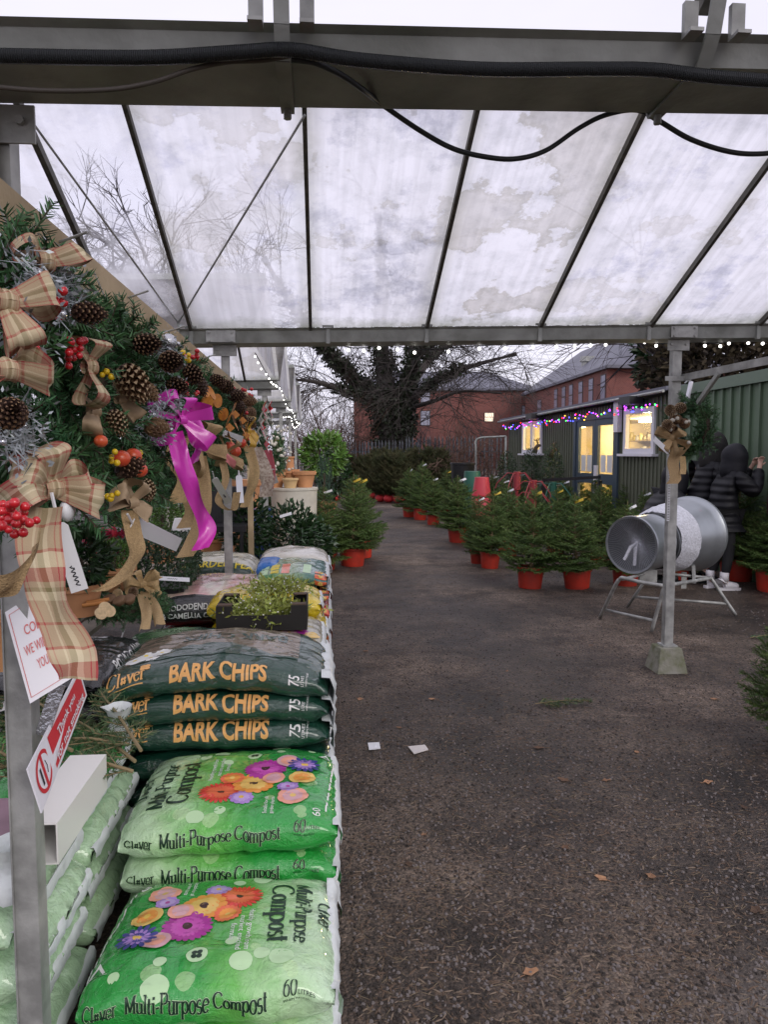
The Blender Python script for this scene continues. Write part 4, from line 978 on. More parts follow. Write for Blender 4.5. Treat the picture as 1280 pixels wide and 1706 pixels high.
# ---------------------------------------------------------------- palisade fence
fa, fb_ = at_d(488, 755, 31), at_d(862, 755, 25.5); fa.z = fb_.z = 0
fd = (fb_ - fa).normalized(); fl = (fb_ - fa).length
fn = thing('palisade_fence', 'grey steel palisade fence across the far end of the yard', 'fence', fa)
src = None; n = 66
for k in range(n):
    p = fa + fd * (fl * k / (n - 1)); h = 2.0 + .12 * (k > 35)
    if src is None:
        mb = MB(); mb.add([V(-.038, 0, 0), V(-.015, -.022, 0), V(.015, -.022, 0), V(.038, 0, 0), V(-.038, 0, 1.85), V(-.015, -.022, 1.88), V(.015, -.022, 1.88), V(.038, 0, 1.85), V(0, -.01, 2.0), V(-.03, .008, 0), V(.03, .008, 0), V(-.03, .008, 1.83), V(.03, .008, 1.83)], [(0, 1, 5, 4), (1, 2, 6, 5), (2, 3, 7, 6), (4, 5, 8), (5, 6, 8), (6, 7, 8), (9, 0, 4, 11), (3, 10, 12, 7), (10, 9, 11, 12), (11, 4, 8), (12, 8, 7)])
        src = mb.build('pale', 'fence'); src.parent = fn; src.location = p - fa
    else: part(src, fn, 'pale', p, (rnd.gauss(0, .012), rnd.gauss(0, .012), math.atan2(fd.y, fd.x)), (1, 1, h / 2))
for z in (.45, 1.55):
    mb = MB(); mb.beam(fa + V(0, .05, z), fb_ + V(0, .05, z), .04, .06); mb.build('rail', 'fence', fn)
for k in range(6):
    mb = MB(); p = fa + fd * (fl * k / 5) + V(0, .12, 0); mb.box(p.x - .04, p.x + .04, p.y - .04, p.y + .04, 0, 1.9); mb.build('fence_post', 'fence', fn)

# ---------------------------------------------------------------- big bare tree with ivy
rg = random.Random(11)
tr_ = thing('bare_tree', 'large bare tree with ivy clad trunk and spreading limbs beyond the fence', 'tree', at_z(652, 830, 0) * 0 + V(*at_d(652, 755, 30).xy, 0))
D0_ = 30; tk = MB(); iv = MB()
def tp(px, py, dd=0): return at_d(px, py, D0_ + dd)
base = V(*tp(655, 760).xy, 0)
limbs = [([base, tp(657, 730), tp(652, 690), tp(646, 655)], [.72, .62, .55, .42]), ([tp(668, 800), tp(672, 730), tp(672, 690), tp(680, 640), tp(690, 585), tp(702, 480), tp(715, 380)], [.35, .34, .30, .26, .22, .15, .06]),
 ([tp(646, 690), tp(622, 664), tp(590, 632), tp(560, 600, -1), tp(528, 566, -2), tp(480, 500, -3), tp(440, 430, -3)], [.40, .33, .27, .23, .19, .12, .05]), ([tp(648, 668), tp(640, 620, 1), tp(636, 570, 1), tp(640, 480, 2), tp(630, 360, 2)], [.42, .34, .28, .18, .06]),
 ([tp(682, 668), tp(716, 642, -1), tp(752, 622, -2), tp(800, 606, -3), tp(860, 590, -4)], [.20, .15, .11, .08, .03]), ([tp(625, 672), tp(595, 660, -1), tp(555, 645, -2), tp(522, 636, -3), tp(488, 632, -3)], [.16, .12, .10, .07, .03]),
 ([tp(680, 650), tp(715, 600, 2), tp(760, 560, 3), tp(820, 500, 3)], [.2, .15, .1, .05]), ([tp(690, 620), tp(700, 590, -2), tp(735, 560, -3), tp(760, 500, -4)], [.15, .12, .08, .04]), ([tp(684, 680), tp(724, 668, -2), tp(770, 652, -3), tp(835, 655, -4)], [.10, .08, .05, .02])]
for pts, rs in limbs:
    c = curve(pts, 4); n = len(c); rr_ = [rs[min(int(k / 4), len(rs) - 2)] * (1 - (k / 4 % 1)) + rs[min(int(k / 4) + 1, len(rs) - 1)] * (k / 4 % 1) for k in range(n)]
    tk.tube(c, rr_, 8)
    for k in range(3, n):
        p = c[k]; d = (c[k] - c[k - 1]).normalized(); l = (c[k] - c[k - 1]).length
        for _ in range(1 if rr_[k] > .2 else 2):
            if rg.random() < .8: bare(tk, p, d + V(rg.gauss(0, .8), rg.gauss(0, .8), rg.gauss(-.05, .6)), rg.uniform(1.2, 2.8), min(.024, rr_[k] * .25), 2, rg, 0, .5, None, 6, .5)
        if rr_[k] > .1 and k < n - 2:
            for _ in range(int(60 * rr_[k] / .3)):
                q = p + d * rg.uniform(0, l) + V(rg.gauss(0, 1), rg.gauss(0, 1), rg.gauss(0, .8)).normalized() * rr_[k] * rg.uniform(.9, 1.7); leafball(iv, q, (.1, .1, .1), 3, .16, .13, .3, 0, rg)
tk.build('trunk', mat('dark_tree_bark', (.05, .042, .038), .95), tr_); iv.build('ivy', mat('ivy_leaves', (.020, .030, .012), .5, isl=.5), tr_)

# trees and scrub round the yard
def bare_tree(label, base, h, r, seed, group=None, depth=4, lean=0, m=None):
    rg = random.Random(seed); root = thing('bare_tree', label, 'tree', base, group); tk = MB()
    top = Vector(base) + V(lean, 0, h * .35); tk.tube([base, (Vector(base) + top) / 2 + V(.05, 0, 0), top], [r, r * .85, r * .7], 8); tr2 = tk.build('trunk', M['wood'] if m is None else m, root)
    cr_ = MB()
    for k in range(7):
        a = 2 * PI * k / 7 + rg.random(); bare(cr_, Vector(base) + (top - Vector(base)) * rg.uniform(.65, 1), V(math.cos(a) * .7, math.sin(a) * .7, rg.uniform(.5, 1.5)), h * rg.uniform(.24, .36), r * .5, depth, rg, 0, .1, None, 4, .5)
    cr_.build('crown', M['twigs'], root); return root
M['twigs'] = mat('bare_twigs', (.045, .036, .038), .9)
bare_tree('bare tree seen blurred through the glass roof above the wreaths', V(*at_d(255, 755, 19).xy, 0), 8.0, .22, 3, depth=5)
bare_tree('bare tree seen dimly through the far right roof pane', V(*at_d(1265, 755, 16).xy, 0), 9.0, .13, 5)
M['scrub'] = mat('brown_scrub_twigs', (.13, .075, .055), .9)
for q, (px, d, h, lab) in enumerate(((506, 27.5, 3.3, 'tangled brown scrub beyond the fence, next to the greenhouse end'), (545, 30, 3.8, 'taller russet scrub bush between the greenhouse end and the ivy tree'), (592, 32, 3.2, 'thin brown scrub bush just left of the ivy clad trunk'), (745, 27, 2.5, 'sparse brown scrub bush in front of the brick wing'), (800, 25, 2.5, 'low brown scrub bush beside the green hut'))):
    rg = random.Random(40 + q); b0 = V(*at_d(px, 755, d).xy, 0); mb = MB()
    for k in range(14): bare(mb, b0 + V(rg.gauss(0, .6), rg.gauss(0, .4), 0), V(rg.gauss(0, .4), rg.gauss(0, .4), 1), h * rg.uniform(.4, .65), .03, 3, rg, 0, .1, None, 4, .45)
    sh = solo(mb, 'scrub_bush', 'scrub' if q != 3 else 'twigs', lab, 'bush', 'scrub beyond the fence')
rg = random.Random(77); tdk = thing('evergreen_tree', 'dark evergreen tree rising behind the roof of the steel shed', 'tree', V(*at_d(1110, 755, 17).xy, 0))
b0 = V(*at_d(1110, 755, 17).xy, 0); mb = MB(); mb.tube([b0, b0 + V(0, 0, 4)], [.2, .1], 8); mb.build('trunk', 'wood', tdk); mb = MB(); leafball(mb, b0 + V(0, 0, 3.7), (.75, .7, 1.1), 1500, .22, .10, .3, 0, rg); mb.build('crown', 'dark_leaf', tdk)
b0 = V(*at_d(1215, 755, 16).xy, 0); tdk = thing('beech_tree', 'brown leaved tree mass behind the steel shed roof', 'tree', b0)
mb = MB(); mb.tube([b0, b0 + V(0, 0, 4)], [.25, .12], 8); mb.build('trunk', 'wood', tdk)
mb = MB(); leafball(mb, b0 + V(0, 0, 3.3), (1.9, 1.2, 1.5), 5200, .20, .11, .25, 0, rg); mb.build('crown', mat('brown_winter_leaves', (.045, .032, .016), .8, isl=.6), tdk)

# ================================================================ POTTED CHRISTMAS TREES
def proto_tree(seed, H, RB, fol='needle', tagc='tan_tag', potr=.15, poth=.24, **kw):
    rg = random.Random(seed); root = thing('potted_spruce', 'potted spruce', 'christmas tree', (0, 0, 0))
    fo, tr = conifer(rg, H, RB, **kw)
    for b in (fo, tr): b.v = [(p[0], p[1], p[2] + poth * .93) for p in b.v]
    fo.build('foliage', fol, root); tr.build('trunk', 'twig', root)
    pb = MB(); pb.lathe([(0, .002), (potr * .82, .002), (potr * .84, .012), (potr * .97, poth * .88), (potr * 1.05, poth * .885), (potr * 1.06, poth), (potr * .98, poth), (potr * .94, poth * .93)], n=24)
    po = pb.build('pot', 'red_plastic', root, True, True)
    sb = MB(); sb.lathe([(potr * .93, poth * .90), (0, poth * .93)], n=16); sb.build('soil', 'soil', root)
    tb = MB(); a = V(.0, -.012, poth + H * .86); label_strip(tb, a, a + V(.10, -.05, .045), .032, (0, -1, .4)); tb.build('price_tag', tagc, root)
    return root
kwn = dict(whorls=13, per=9, nl=.024, nw=.0052, dens=1.05, full=.82, droop=.16)
TP = [proto_tree(1, .92, .36, 'needle', 'tan_tag', **kwn), proto_tree(2, .98, .39, 'needle', 'tan_tag', **kwn), proto_tree(3, .86, .37, 'needle', 'white_tag', **kwn), proto_tree(4, 1.02, .37, 'needle', 'white_tag', **kwn)]
used = set()
def put_tree(px, by, h, kind, label, group, wide=1.0):
    p = at_z(px, by, 0); base_h = (.92, .98, .86, 1.02)[kind] + .22; k = h / base_h; src = TP[kind]
    if kind not in used:
        used.add(kind); src.location = p; src.rotation_euler.z = rnd.uniform(-.5, .5); o = src; src.scale = (k * wide, k * wide, k); src['label'] = label; src['group'] = group
    else: o = dup(src, p, rnd.uniform(-2.5, 2.5), (k * wide * rnd.uniform(.98, 1.28), k * wide * rnd.uniform(.98, 1.28), k * rnd.uniform(.95, 1.06)), label, group)
    for c_ in o.children:
        if c_.name.startswith(('foliage', 'trunk', 'price')): c_.rotation_euler = (0, 0, 0)
    o.rotation_euler.x = rnd.gauss(0, .025); o.rotation_euler.y = rnd.gauss(0, .025)
    for c_ in o.children:
        if c_.name.startswith('price'): c_.rotation_euler.z = -o.rotation_euler.z + rnd.uniform(-.9, .9)
    return o
G1 = 'potted christmas trees'
F = [(722, 874, 1.02, 2, 'red potted spruce with white tags, standing alone at the end of the aisle row'), (764, 903, 1.08, 2, 'bushy red potted spruce with white tag, in front of the red tub'), (797, 938, .95, 3, 'half hidden spruce whose red pot shows beside its front neighbour'),
 (816, 946, 1.06, 1, 'broad front spruce topped by a round yellow tag, nearest the aisle bend'), (883, 979, 1.14, 0, 'tall yellow tagged spruce, left of the two complete red pots at the front'), (962, 979, 1.10, 1, 'yellow tagged spruce just left of the netting machine'), (1042, 974, 1.0, 2, 'spruce whose red pot shows under the mouth of the netting machine'), (1132, 968, .86, 3, 'low spruce behind the netting machine drum beside the steel post'), (1228, 966, 1.30, 1, 'large spruce in a red pot just behind the hooded shopper'), (1288, 985, 1.2, 0, 'spruce cut by the frame edge beside the dark trouser leg')]
for f in F: put_tree(*f, G1)
B2 = [(700, 866, 1.30, 3, 'tall dense spruce left of the lone red pot, with two tags'), (684, 861, 1.15, 2, 'smaller spruce at the aisle edge beside the red net root balls'), (846, 925, 1.02, 2, 'second row spruce between the round tagged one and the tall front one'), (925, 930, 1.05, 1, 'second row spruce filling the gap between the two front pots'), (1000, 936, 1.06, 0, 'second row spruce left of the netting machine mouth, orange tag'),
 (1075, 938, 1.0, 3, 'second row spruce in front of the crouching black jacket'), (790, 884, 1.05, 0, 'spruce directly below the red tub'), (838, 888, 1.0, 3, 'spruce below the dark red tree stands, white label'), (884, 895, 1.02, 0, 'middle row spruce before the reindeer topped conifers, yellow tag'), (938, 895, 1.03, 2, 'middle row spruce before the left leaf of the hut door'), (990, 900, 1.05, 1, 'middle row spruce before the right leaf of the hut door, yellow tag'), (1045, 905, 1.08, 3, 'middle row spruce under the right hut window with a white label'), (1095, 905, 1.12, 0, 'middle row spruce left of the steel post, before the hut wall'),
 (742, 858, 1.12, 1, 'back row spruce behind the lone aisle pot, yellow tag'), (775, 862, 1.1, 3, 'back row spruce below the green tub'), (820, 866, 1.05, 2, 'back row spruce right of the red tub'), (870, 872, 1.0, 1, 'back row spruce behind the dark red stands'), (915, 874, 1.0, 0, 'back row spruce left of the blue door frame'), (965, 876, 1.0, 3, 'back row spruce right at the hut doorstep'), (1020, 880, 1.05, 2, 'back row spruce against the hut wall between door and window'), (1080, 884, 1.1, 0, 'back row spruce against the hut wall at the right window'), (1175, 945, 1.0, 2, 'spruce hidden behind the drum and the shopper legs'), (1262, 950, 1.25, 3, 'spruce behind the right shopper against the shed wall')]
for f in B2: put_tree(*f, G1)
put_tree(587, 942, 1.24, 1, 'yellow tagged spruce in a red pot on the left of the aisle', G1, 1.1)
put_tree(604, 929, 1.12, 0, 'spruce with red pot just behind the yellow tagged one on the left of the aisle', G1)
put_tree(541, 948, 1.06, 3, 'spruce at the corner of the sacks, left of the yellow tagged one', G1, 1.1)
put_tree(455, 945, 1.1, 2, 'spruce standing behind the sacks left of the greenhouse post', G1, 1.2)
put_tree(1318, 1252, .74, 2, 'small spruce just peeping in at the right frame edge', G1, .9)
# cut trees with net wrapped root balls at the aisle end
rg = random.Random(21); fo, tr = conifer(rg, 1.55, .50, whorls=15, per=10, nl=.030, nw=.009, dens=.8, full=.40, droop=-.6)
nt_ = thing('rootball_spruce', 'dull spruce with red netted root ball', 'christmas tree', (0, 0, 0))
for b in (fo, tr): b.v = [(p[0], p[1], p[2] + .18) for p in b.v]
fo.build('foliage', 'needle_dark', nt_); tr.build('trunk', 'twig', nt_)
mb = MB(); mb.ball((0, 0, .13), .17, 0, 16, 10, (1.1, 1.05, .8)); mb.build('root_ball', mat('red_net_wrap', (.55, .03, .035), .6, bump=1, bscale=35), nt_, True)
NB = [(617, 832, 1.55), (634, 836, 1.5), (648, 837, 1.6), (664, 838, 1.55), (676, 835, 1.6), (640, 829, 1.75), (662, 828, 1.7), (690, 830, 1.75), (602, 826, 1.5), (584, 824, 1.55), (568, 826, 1.5), (712, 832, 1.8), (735, 834, 1.75), (625, 824, 1.7), (560, 835, 1.4)]
LB = ['leftmost dull spruce whose red root ball lies at the aisle end', 'dull spruce with the second red root ball from the left at the aisle end', 'dull spruce in the middle of the aisle end, red root ball on show', 'dull spruce with its red root ball right of the aisle end middle', 'dull spruce with the last red root ball before the potted ones', 'tall dull spruce in the second line behind the middle root balls', 'tall dull spruce in the second line towards the brick wing', 'tallest dull spruce behind the first tagged potted one', 'dull spruce left of the root balls in the second line', 'dull spruce beside the bluish juniper, before the fence', 'dull spruce half behind the laurel ball, before the fence', 'dull spruce before the fence, below the brick wing window', 'dull spruce before the fence, rightmost near the black bin', 'dull spruce in the third line under the ivy tree', 'short dull spruce just right of the juniper']
for k, ((px, by, h), lb) in enumerate(zip(NB, LB)):
    p = at_z(px, by, 0)
    if k == 0: nt_.location = p; nt_.scale = (h / 1.73,) * 3; nt_['label'] = lb; nt_['group'] = 'spruces with net wrapped root balls'
    else: dup(nt_, p, rnd.uniform(0, 6), h / 1.73, lb, 'spruces with net wrapped root balls')

# ---------------------------------------------------------------- shrubs and other stock along the left of the aisle
def shrub(name, label, cat, c, r3, n, ll, lw, leafm, pot=None, stem=0, shell=.5, potm='terracotta', group=None, seed=0, tiers=None):
    rg = random.Random(seed + 100); c = Vector(c); zb = c.z - r3[2] - stem; ph = pot[1] if pot else 0
    root = thing(name, label, cat, (c.x, c.y, max(0, zb - ph * .8)), group); mb = MB()
    if tiers:
        for (dz, rr_) in tiers: leafball(mb, c + V(0, 0, dz), (rr_, rr_, rr_ * 1.1), n // len(tiers), ll, lw, shell, 0, rg)
    else: leafball(mb, c, r3, n, ll, lw, shell, 0, rg)
    mb.build('foliage', leafm, root)
    mb = MB(); mb.tube([V(c.x, c.y, zb - ph * .2), V(c.x + .01, c.y, c.z)], .014, 6); mb.build('stem', 'wood', root)
    if pot:
        r_, h = pot; mb = MB(); z0 = zb - h * .8
        mb.lathe([(0, 0), (r_ * .72, 0), (r_ * .95, h * .8), (r_ * 1.06, h * .81), (r_ * 1.06, h), (r_ * .95, h), (r_ * .9, h * .88), (0, h * .88)], V(c.x, c.y, z0), n=20); mb.build('pot', potm, root, True, True)
    return root
def g(px, py, d): return at_d(px, py, d)
shrub('laurel_ball', 'bright leaved laurel ball standing above the bluish juniper', 'shrub', g(540, 758, 12.5), (.36, .34, .36), 900, .13, .05, 'laurel', (.2, .35), .5, .55)
shrub('bay_shrub', 'dark glossy bay shrub behind the laurel ball', 'shrub', g(556, 790, 13.2), (.30, .3, .42), 700, .12, .045, 'dark_leaf', None, .2, .4)
rg = random.Random(31); b0 = at_z(541, 925, 0); jr = thing('juniper', 'slim bluish juniper column between the laurel ball and the spruces', 'conifer', b0); mb = MB()
for k in range(320):
    f = rg.random(); a = rg.random() * 6.28; r_ = .20 * (1 - f) ** .6 * (.5 + .5 * rg.random()); p = b0 + V(math.cos(a) * r_, math.sin(a) * r_, .1 + f * 1.25); needles3(mb, p, p + V(math.cos(a) * .05, math.sin(a) * .05, .15), .02, .005, 34, .5, 0, rg)
mb.build('foliage', 'juniper', jr); mb = MB(); mb.tube([b0, b0 + V(0, 0, 1.2)], .015, 6); mb.build('trunk', 'wood', jr)
shrub('dark_shrub', 'dark glossy shrub with a white label in front of the cream tub', 'shrub', g(487, 895, 7.6), (.27, .25, .36), 1300, .075, .03, 'dark_leaf', (.14, .2), .03, .3, 'black_plastic', seed=3)
shrub('dark_shrub', 'dark shrub just right of the second post, behind the garden peat sack', 'shrub', g(408, 880, 7.2), (.24, .24, .36), 1100, .08, .03, 'dark_leaf', (.14, .2), .03, .3, 'black_plastic', seed=4)
shrub('dark_shrub', 'low broad dark shrub between the corner spruce and the white topped sack', 'shrub', g(520, 905, 8.2), (.22, .2, .28), 800, .08, .03, 'dark_leaf', (.14, .2), .03, .3, 'black_plastic', seed=5)
mb = MB(); label_strip(mb, g(466, 861, 7.2), g(486, 855, 7.2), .028, (0, -1, .3)); solo(mb, 'plant_label', 'white_tag', 'white plant label stuck in the dark shrub before the cream tub', 'label')
# cream tub with terracotta pots on it
cb = at_d(490, 812, 9.3); rt = thing('cream_tub', 'big round cream tub used as a stand for terracotta pots', 'tub', V(cb.x, cb.y, 0)); mb = MB(); tz = cb.z
mb.lathe([(0, 0), (.26, 0), (.285, tz - .03), (.295, tz - .028), (.295, tz), (0, tz)], V(cb.x, cb.y, 0), n=32); mb.build('tub', 'cream', rt, True, True)
def tpot(x, y, z, r_, h, lab, m='terracotta', rim=1.08):
    mb = MB(); mb.lathe([(0, 0), (r_ * .7, 0), (r_ * .96, h * .78), (r_ * rim, h * .79), (r_ * rim, h), (r_ * .95, h), (r_ * .6, h * .3), (0, h * .3)], V(x, y, z), n=24); return solo(mb, 'terracotta_pot', m, lab, 'pot', 'pots on the cream tub', True, auto=True)
tpot(cb.x + .13, cb.y + .02, tz, .135, .20, 'largest terracotta pot, on the right of the cream tub')
tpot(cb.x - .04, cb.y - .15, tz, .095, .12, 'pale buff bowl shaped pot at the front of the cream tub', mat('buff_clay', (.58, .40, .20), .8))
tpot(cb.x - .23, cb.y + .02, tz, .12, .19, 'tall orange terracotta pot on the left edge of the cream tub')
tpot(cb.x - .05, cb.y + .14, tz, .11, .22, 'terracotta pot at the back of the cream tub')
mb = MB(); z1 = tz + .222; x, y = cb.x - .05, cb.y + .14; mb.lathe([(0, 0), (.05, 0), (.045, .13), (.055, .14), (.055, .16), (0, .16)], V(x, y, z1), n=14); solo(mb, 'terracotta_pot', 'terracotta', 'slim chimney shaped pot standing on the back pot', 'pot', 'pots on the cream tub', True, auto=True)
mb = MB(); p = at_d(411, 834, 8.9); mb.lathe([(0, 0), (.13, 0), (.16, .42), (.175, .43), (.175, .5), (0, .5)], V(p.x, p.y, p.z - .25), n=20); mb.box(p.x - .2, p.x + .2, p.y - .2, p.y + .2, 0, p.z - .2501); solo(mb, 'planter', 'terracotta', 'tall terracotta planter on a block left of the cream tub', 'planter', smooth=False)
mb = MB(); p = at_d(424, 850, 8.4); mb.lathe([(0, 0), (.12, 0), (.15, .4), (.16, .4), (.16, .43), (0, .43)], V(p.x + .06, p.y, .45), n=20); mb.box(p.x - .1, p.x + .22, p.y - .16, p.y + .16, 0, .448); solo(mb, 'planter', mat('blue_glaze', (.03, .06, .20), .25), 'blue glazed planter on a block below the tall terracotta planter', 'planter')

# nursery benches and stock behind the wreaths
def bench(x0, x1, y0, y1, z, lab):
    root = thing('staging_bench', lab, 'bench', ((x0 + x1) / 2, (y0 + y1) / 2, 0)); mb = MB()
    n = int((x1 - x0) / .12)
    for k in range(n): a = x0 + (x1 - x0) * k / n; mb.box(a, a + .10, y0, y1, z - .025, z)
    mb.build('slats', 'grey_timber', root)
    for sx in (x0 + .05, x1 - .1):
        for sy in (y0 + .05, y1 - .1): mb = MB(); mb.box(sx, sx + .05, sy, sy + .05, 0, z - .026); mb.build('leg', 'grey_timber', root)
M['grey_timber'] = mat('weathered_boards', (.28, .24, .19), .85, c2=(.19, .165, .13), vscale=12)
bench(-2.35, -1.12, 3.55, 6.3, .62, 'weathered slatted bench carrying box plants behind the wreaths')
bench(-4.2, -2.8, 3.2, 8.5, .62, 'long slatted bench further left in the nursery')
# clipped box hedge in a trough
hx = at_d(246, 912, 4.15); th = thing('box_hedge', 'clipped rectangular box hedge trough behind the hessian tails', 'hedge', V(hx.x, hx.y + .2, .62)); rg = random.Random(51); mb = MB()
for _ in range(5200):
    f = rg.randrange(4); u, v = rg.uniform(-1, 1), rg.uniform(-1, 1); p = [V(u, v, 1), V(1, u, v), V(u, -1, v), V(u, v, rg.uniform(-1, 1))][f]; p = V(p.x * .21, p.y * .26, p.z * .13) + V(hx.x, hx.y + .2, .88)
    p += V(rg.gauss(0, .008), rg.gauss(0, .008), rg.gauss(0, .008)); ax = V(rg.gauss(0, 1), rg.gauss(0, 1), rg.gauss(.3, 1)).normalized(); s_ = ax.orthogonal().normalized() * .006; mb.add([p, p + ax * .011 + s_, p + ax * .022, p + ax * .011 - s_], [(0, 1, 2, 3)])
mb.build('foliage', 'dark_leaf', th); mb = MB(); mb.box(hx.x - .2, hx.x + .2, hx.y - .05, hx.y + .45, .622, .755); mb.build('trough', 'black_plastic', th)
shrub('box_ball', 'small clipped box ball on a stem above the hedge trough', 'shrub', g(268, 858, 5.4), (.125, .125, .115), 1300, .026, .014, 'box_leaf', (.11, .16), .10, .75, seed=7)
shrub('box_ball', 'low box plant in a terracotta pot left of the hedge trough', 'shrub', g(187, 926, 3.75), (.115, .11, .075), 1300, .02, .010, 'box_leaf', (.11, .12), .0, .7, seed=8)
shrub('box_ball', 'big bright box ball at the left frame edge beside the tartan tail', 'shrub', g(8, 922, 2.35), (.165, .16, .17), 2600, .022, .012, 'box_leaf', (.14, .2), .02, .75, 'terracotta', seed=9)
shrub('box_ball', 'box ball half hidden below the magenta ribbon tail', 'shrub', g(312, 890, 6.2), (.14, .14, .14), 900, .028, .014, 'box_leaf', (.12, .16), .0, .7, seed=10)
shrub('leafy_shrub', 'dark leafy pot plant behind the hanging white label', 'shrub', g(130, 930, 3.3), (.13, .13, .14), 700, .06, .022, 'dark_leaf', (.10, .14), .0, .35, seed=12)
shrub('cyclamen', 'red and yellow flowering pot plant below the nearest green wreath', 'flower', g(180, 905, 4.3), (.12, .1, .07), 220, .05, .035, mat('red_petals', (.40, .03, .07), .5, isl=.6), (.09, .11), .02, .4, seed=13)
shrub('green_shrub', 'light green shrub on the far bench beyond the box ball', 'shrub', g(300, 840, 8.5), (.3, .25, .25), 800, .07, .03, 'laurel', (.14, .2), .0, .4, seed=14)
shrub('green_shrub', 'mid green shrub far back between the hanging hessian tails', 'shrub', g(350, 850, 9.5), (.35, .3, .4), 900, .08, .03, 'box_leaf', (.16, .2), .0, .4, seed=15)
shrub('dark_conifer', 'dark upright conifer on the left behind the fir wreaths', 'conifer', g(60, 880, 3.6), (.2, .2, .3), 1400, .05, .012, 'dark_leaf', (.12, .2), .0, .3, seed=16)
shrub('grey_shrub', 'round green shrub deep in the nursery behind the pine cone wreath', 'shrub', g(235, 850, 7.5), (.28, .25, .28), 900, .07, .03, 'box_leaf', (.15, .2), .0, .4, seed=17)
for px, py, d, w_, h_, lab in ((244, 768, 8.6, .34, .30, 'stack of pale crates deep in the nursery beside the apple wreath'), (262, 806, 6.9, .30, .26, 'pale wooden crate below the pine cones'), (306, 795, 9.4, .4, .3, 'whitish crate standing far back behind the hessian tails')):
    p = at_d(px, py, d); root = thing('crate', lab, 'crate', V(p.x, p.y, p.z - h_ / 2)); mb = MB()
    for k in range(5): z = p.z - h_ / 2 + h_ * k / 5; mb.box(p.x - w_ / 2, p.x + w_ / 2, p.y - .2, p.y - .185, z, z + h_ * .15); mb.box(p.x + w_ / 2 - .015, p.x + w_ / 2, p.y - .184, p.y + .2, z, z + h_ * .15); mb.box(p.x - w_ / 2, p.x - w_ / 2 + .015, p.y - .184, p.y + .2, z, z + h_ * .15)
    mb.build('boards', 'pale_wall', root); mb = MB()
    for sx in (-1, 1):
        for sy in (-.165, .165): mb.box(p.x + sx * (w_ / 2 - .03) - .014, p.x + sx * (w_ / 2 - .03) + .014, p.y + sy - .014, p.y + sy + .014, 0, p.z + h_ / 2)
    mb.build('corner_post', 'cream', root)
for px, lab in ((298, 'white cone shaped ornament left of the red capped one'), (318, 'white cone shaped ornament with a red cap')):
    p = at_d(px, 905, 4.9); root = thing('cone_ornament', lab, 'ornament', p); mb = MB(); mb.lathe([(0, 0), (.052, 0), (.048, .08), (.026, .16), (.02, .165), (0, .166)], p, n=18); mb.build('body', 'white_pvc', root, True, True)
    if px > 300: mb = MB(); mb.lathe([(.034, .12), (.036, .125), (.026, .185), (.012, .21), (0, .214)], p, n=16); mb.build('cap', mat('orange_red_cap', (.75, .10, .04), .5), root, True)
    mb = MB(); mb.box(p.x - .06, p.x + .06, p.y - .05, p.y + .05, p.z - .02, p.z - .001); mb.tube([V(p.x, p.y, p.z - .02), V(p.x, p.y, 0)], .02, 8); mb.build('stand', 'grey_timber', root)
# black display trolley edge behind the ribbons
p = at_d(352, 868, 6.6); mb = MB(); mb.box(p.x - .22, p.x + .3, p.y, p.y + .5, p.z - .1, p.z - .05); mb.box(p.x - .2, p.x + .28, p.y + .46, p.y + .5, p.z - .049, p.z + .28)
for sx in (-.2, .26): mb.box(p.x + sx - .015, p.x + sx + .015, p.y + .01, p.y + .04, 0, p.z - .101)
solo(mb, 'display_trolley', 'black_plastic', 'black display trolley seen between the magenta tail and the post', 'trolley')

# ---------------------------------------------------------------- tubs, stands, barrier and bin near the hut
def tub(px, py, d, r0, r1, h, m, lab, cat='tub'):
    p = at_d(px, py, d); mb = MB(); z = p.z
    mb.lathe([(0, h), (r1, h), (r1 * 1.02, h - .02), (r0 * 1.0, .03), (r0 * 1.06, .03), (r0 * 1.06, 0), (r0 * .9, 0), (r1 * .9, h - .03), (0, h - .03)], V(p.x, p.y, z - h), n=24)
    return solo(mb, 'upturned_tub', m, lab, cat, 'upturned planting tubs', True, auto=True)
red = mat('pinkish_red_plastic', (.55, .05, .07), .45)
tub(803, 795, 13.6, .17, .125, .34, red, 'pinkish red tub upturned on a stack among the spruces')
tub(787, 785, 14.4, .17, .15, .40, 'green_plastic', 'dark green tub upturned behind the pinkish red one')
for px, py, d in ((803, 826, 13.6), (787, 824, 14.4)):
    p = at_d(px, py, d); mb = MB(); mb.lathe([(.16, 0), (.18, 0), (.18, p.z - .03), (.14, p.z - .03)], V(p.x, p.y, 0), n=20); solo(mb, 'tub_stack', 'green_plastic' if px < 800 else red, 'nested stack of green tubs under the upturned green tub' if px < 800 else 'nested stack of red tubs under the pinkish red tub', 'tubs', smooth=True)
p = at_d(771, 775, 17); mb = MB(); mb.lathe([(0, 0), (.2, 0), (.27, .95), (.29, .96), (.29, 1.0), (.24, 1.0), (.2, .2), (0, .2)], V(p.x, p.y, .28), n=20); mb.lathe([(0, 0), (.25, 0), (.25, .279), (0, .279)], V(p.x, p.y, 0), n=16); solo(mb, 'black_bin', 'black_plastic', 'tall black bin in front of the palisade fence', 'bin', smooth=True, auto=True)
mb = MB(); d = 20
mb.tube(curve([V(*at_d(793, 755, d).xy, 0), at_d(793, 752, d), at_d(792, 738, d), at_d(799, 730, d), at_d(825, 728, d), at_d(843, 727, d)], 6), .025, 8); mb.tube([V(*at_d(843, 755, d).xy, 0), at_d(843, 727, d)], .025, 8)
solo(mb, 'metal_barrier', 'galv_old', 'bent galvanised tube barrier in front of the palisade fence', 'barrier', smooth=True)
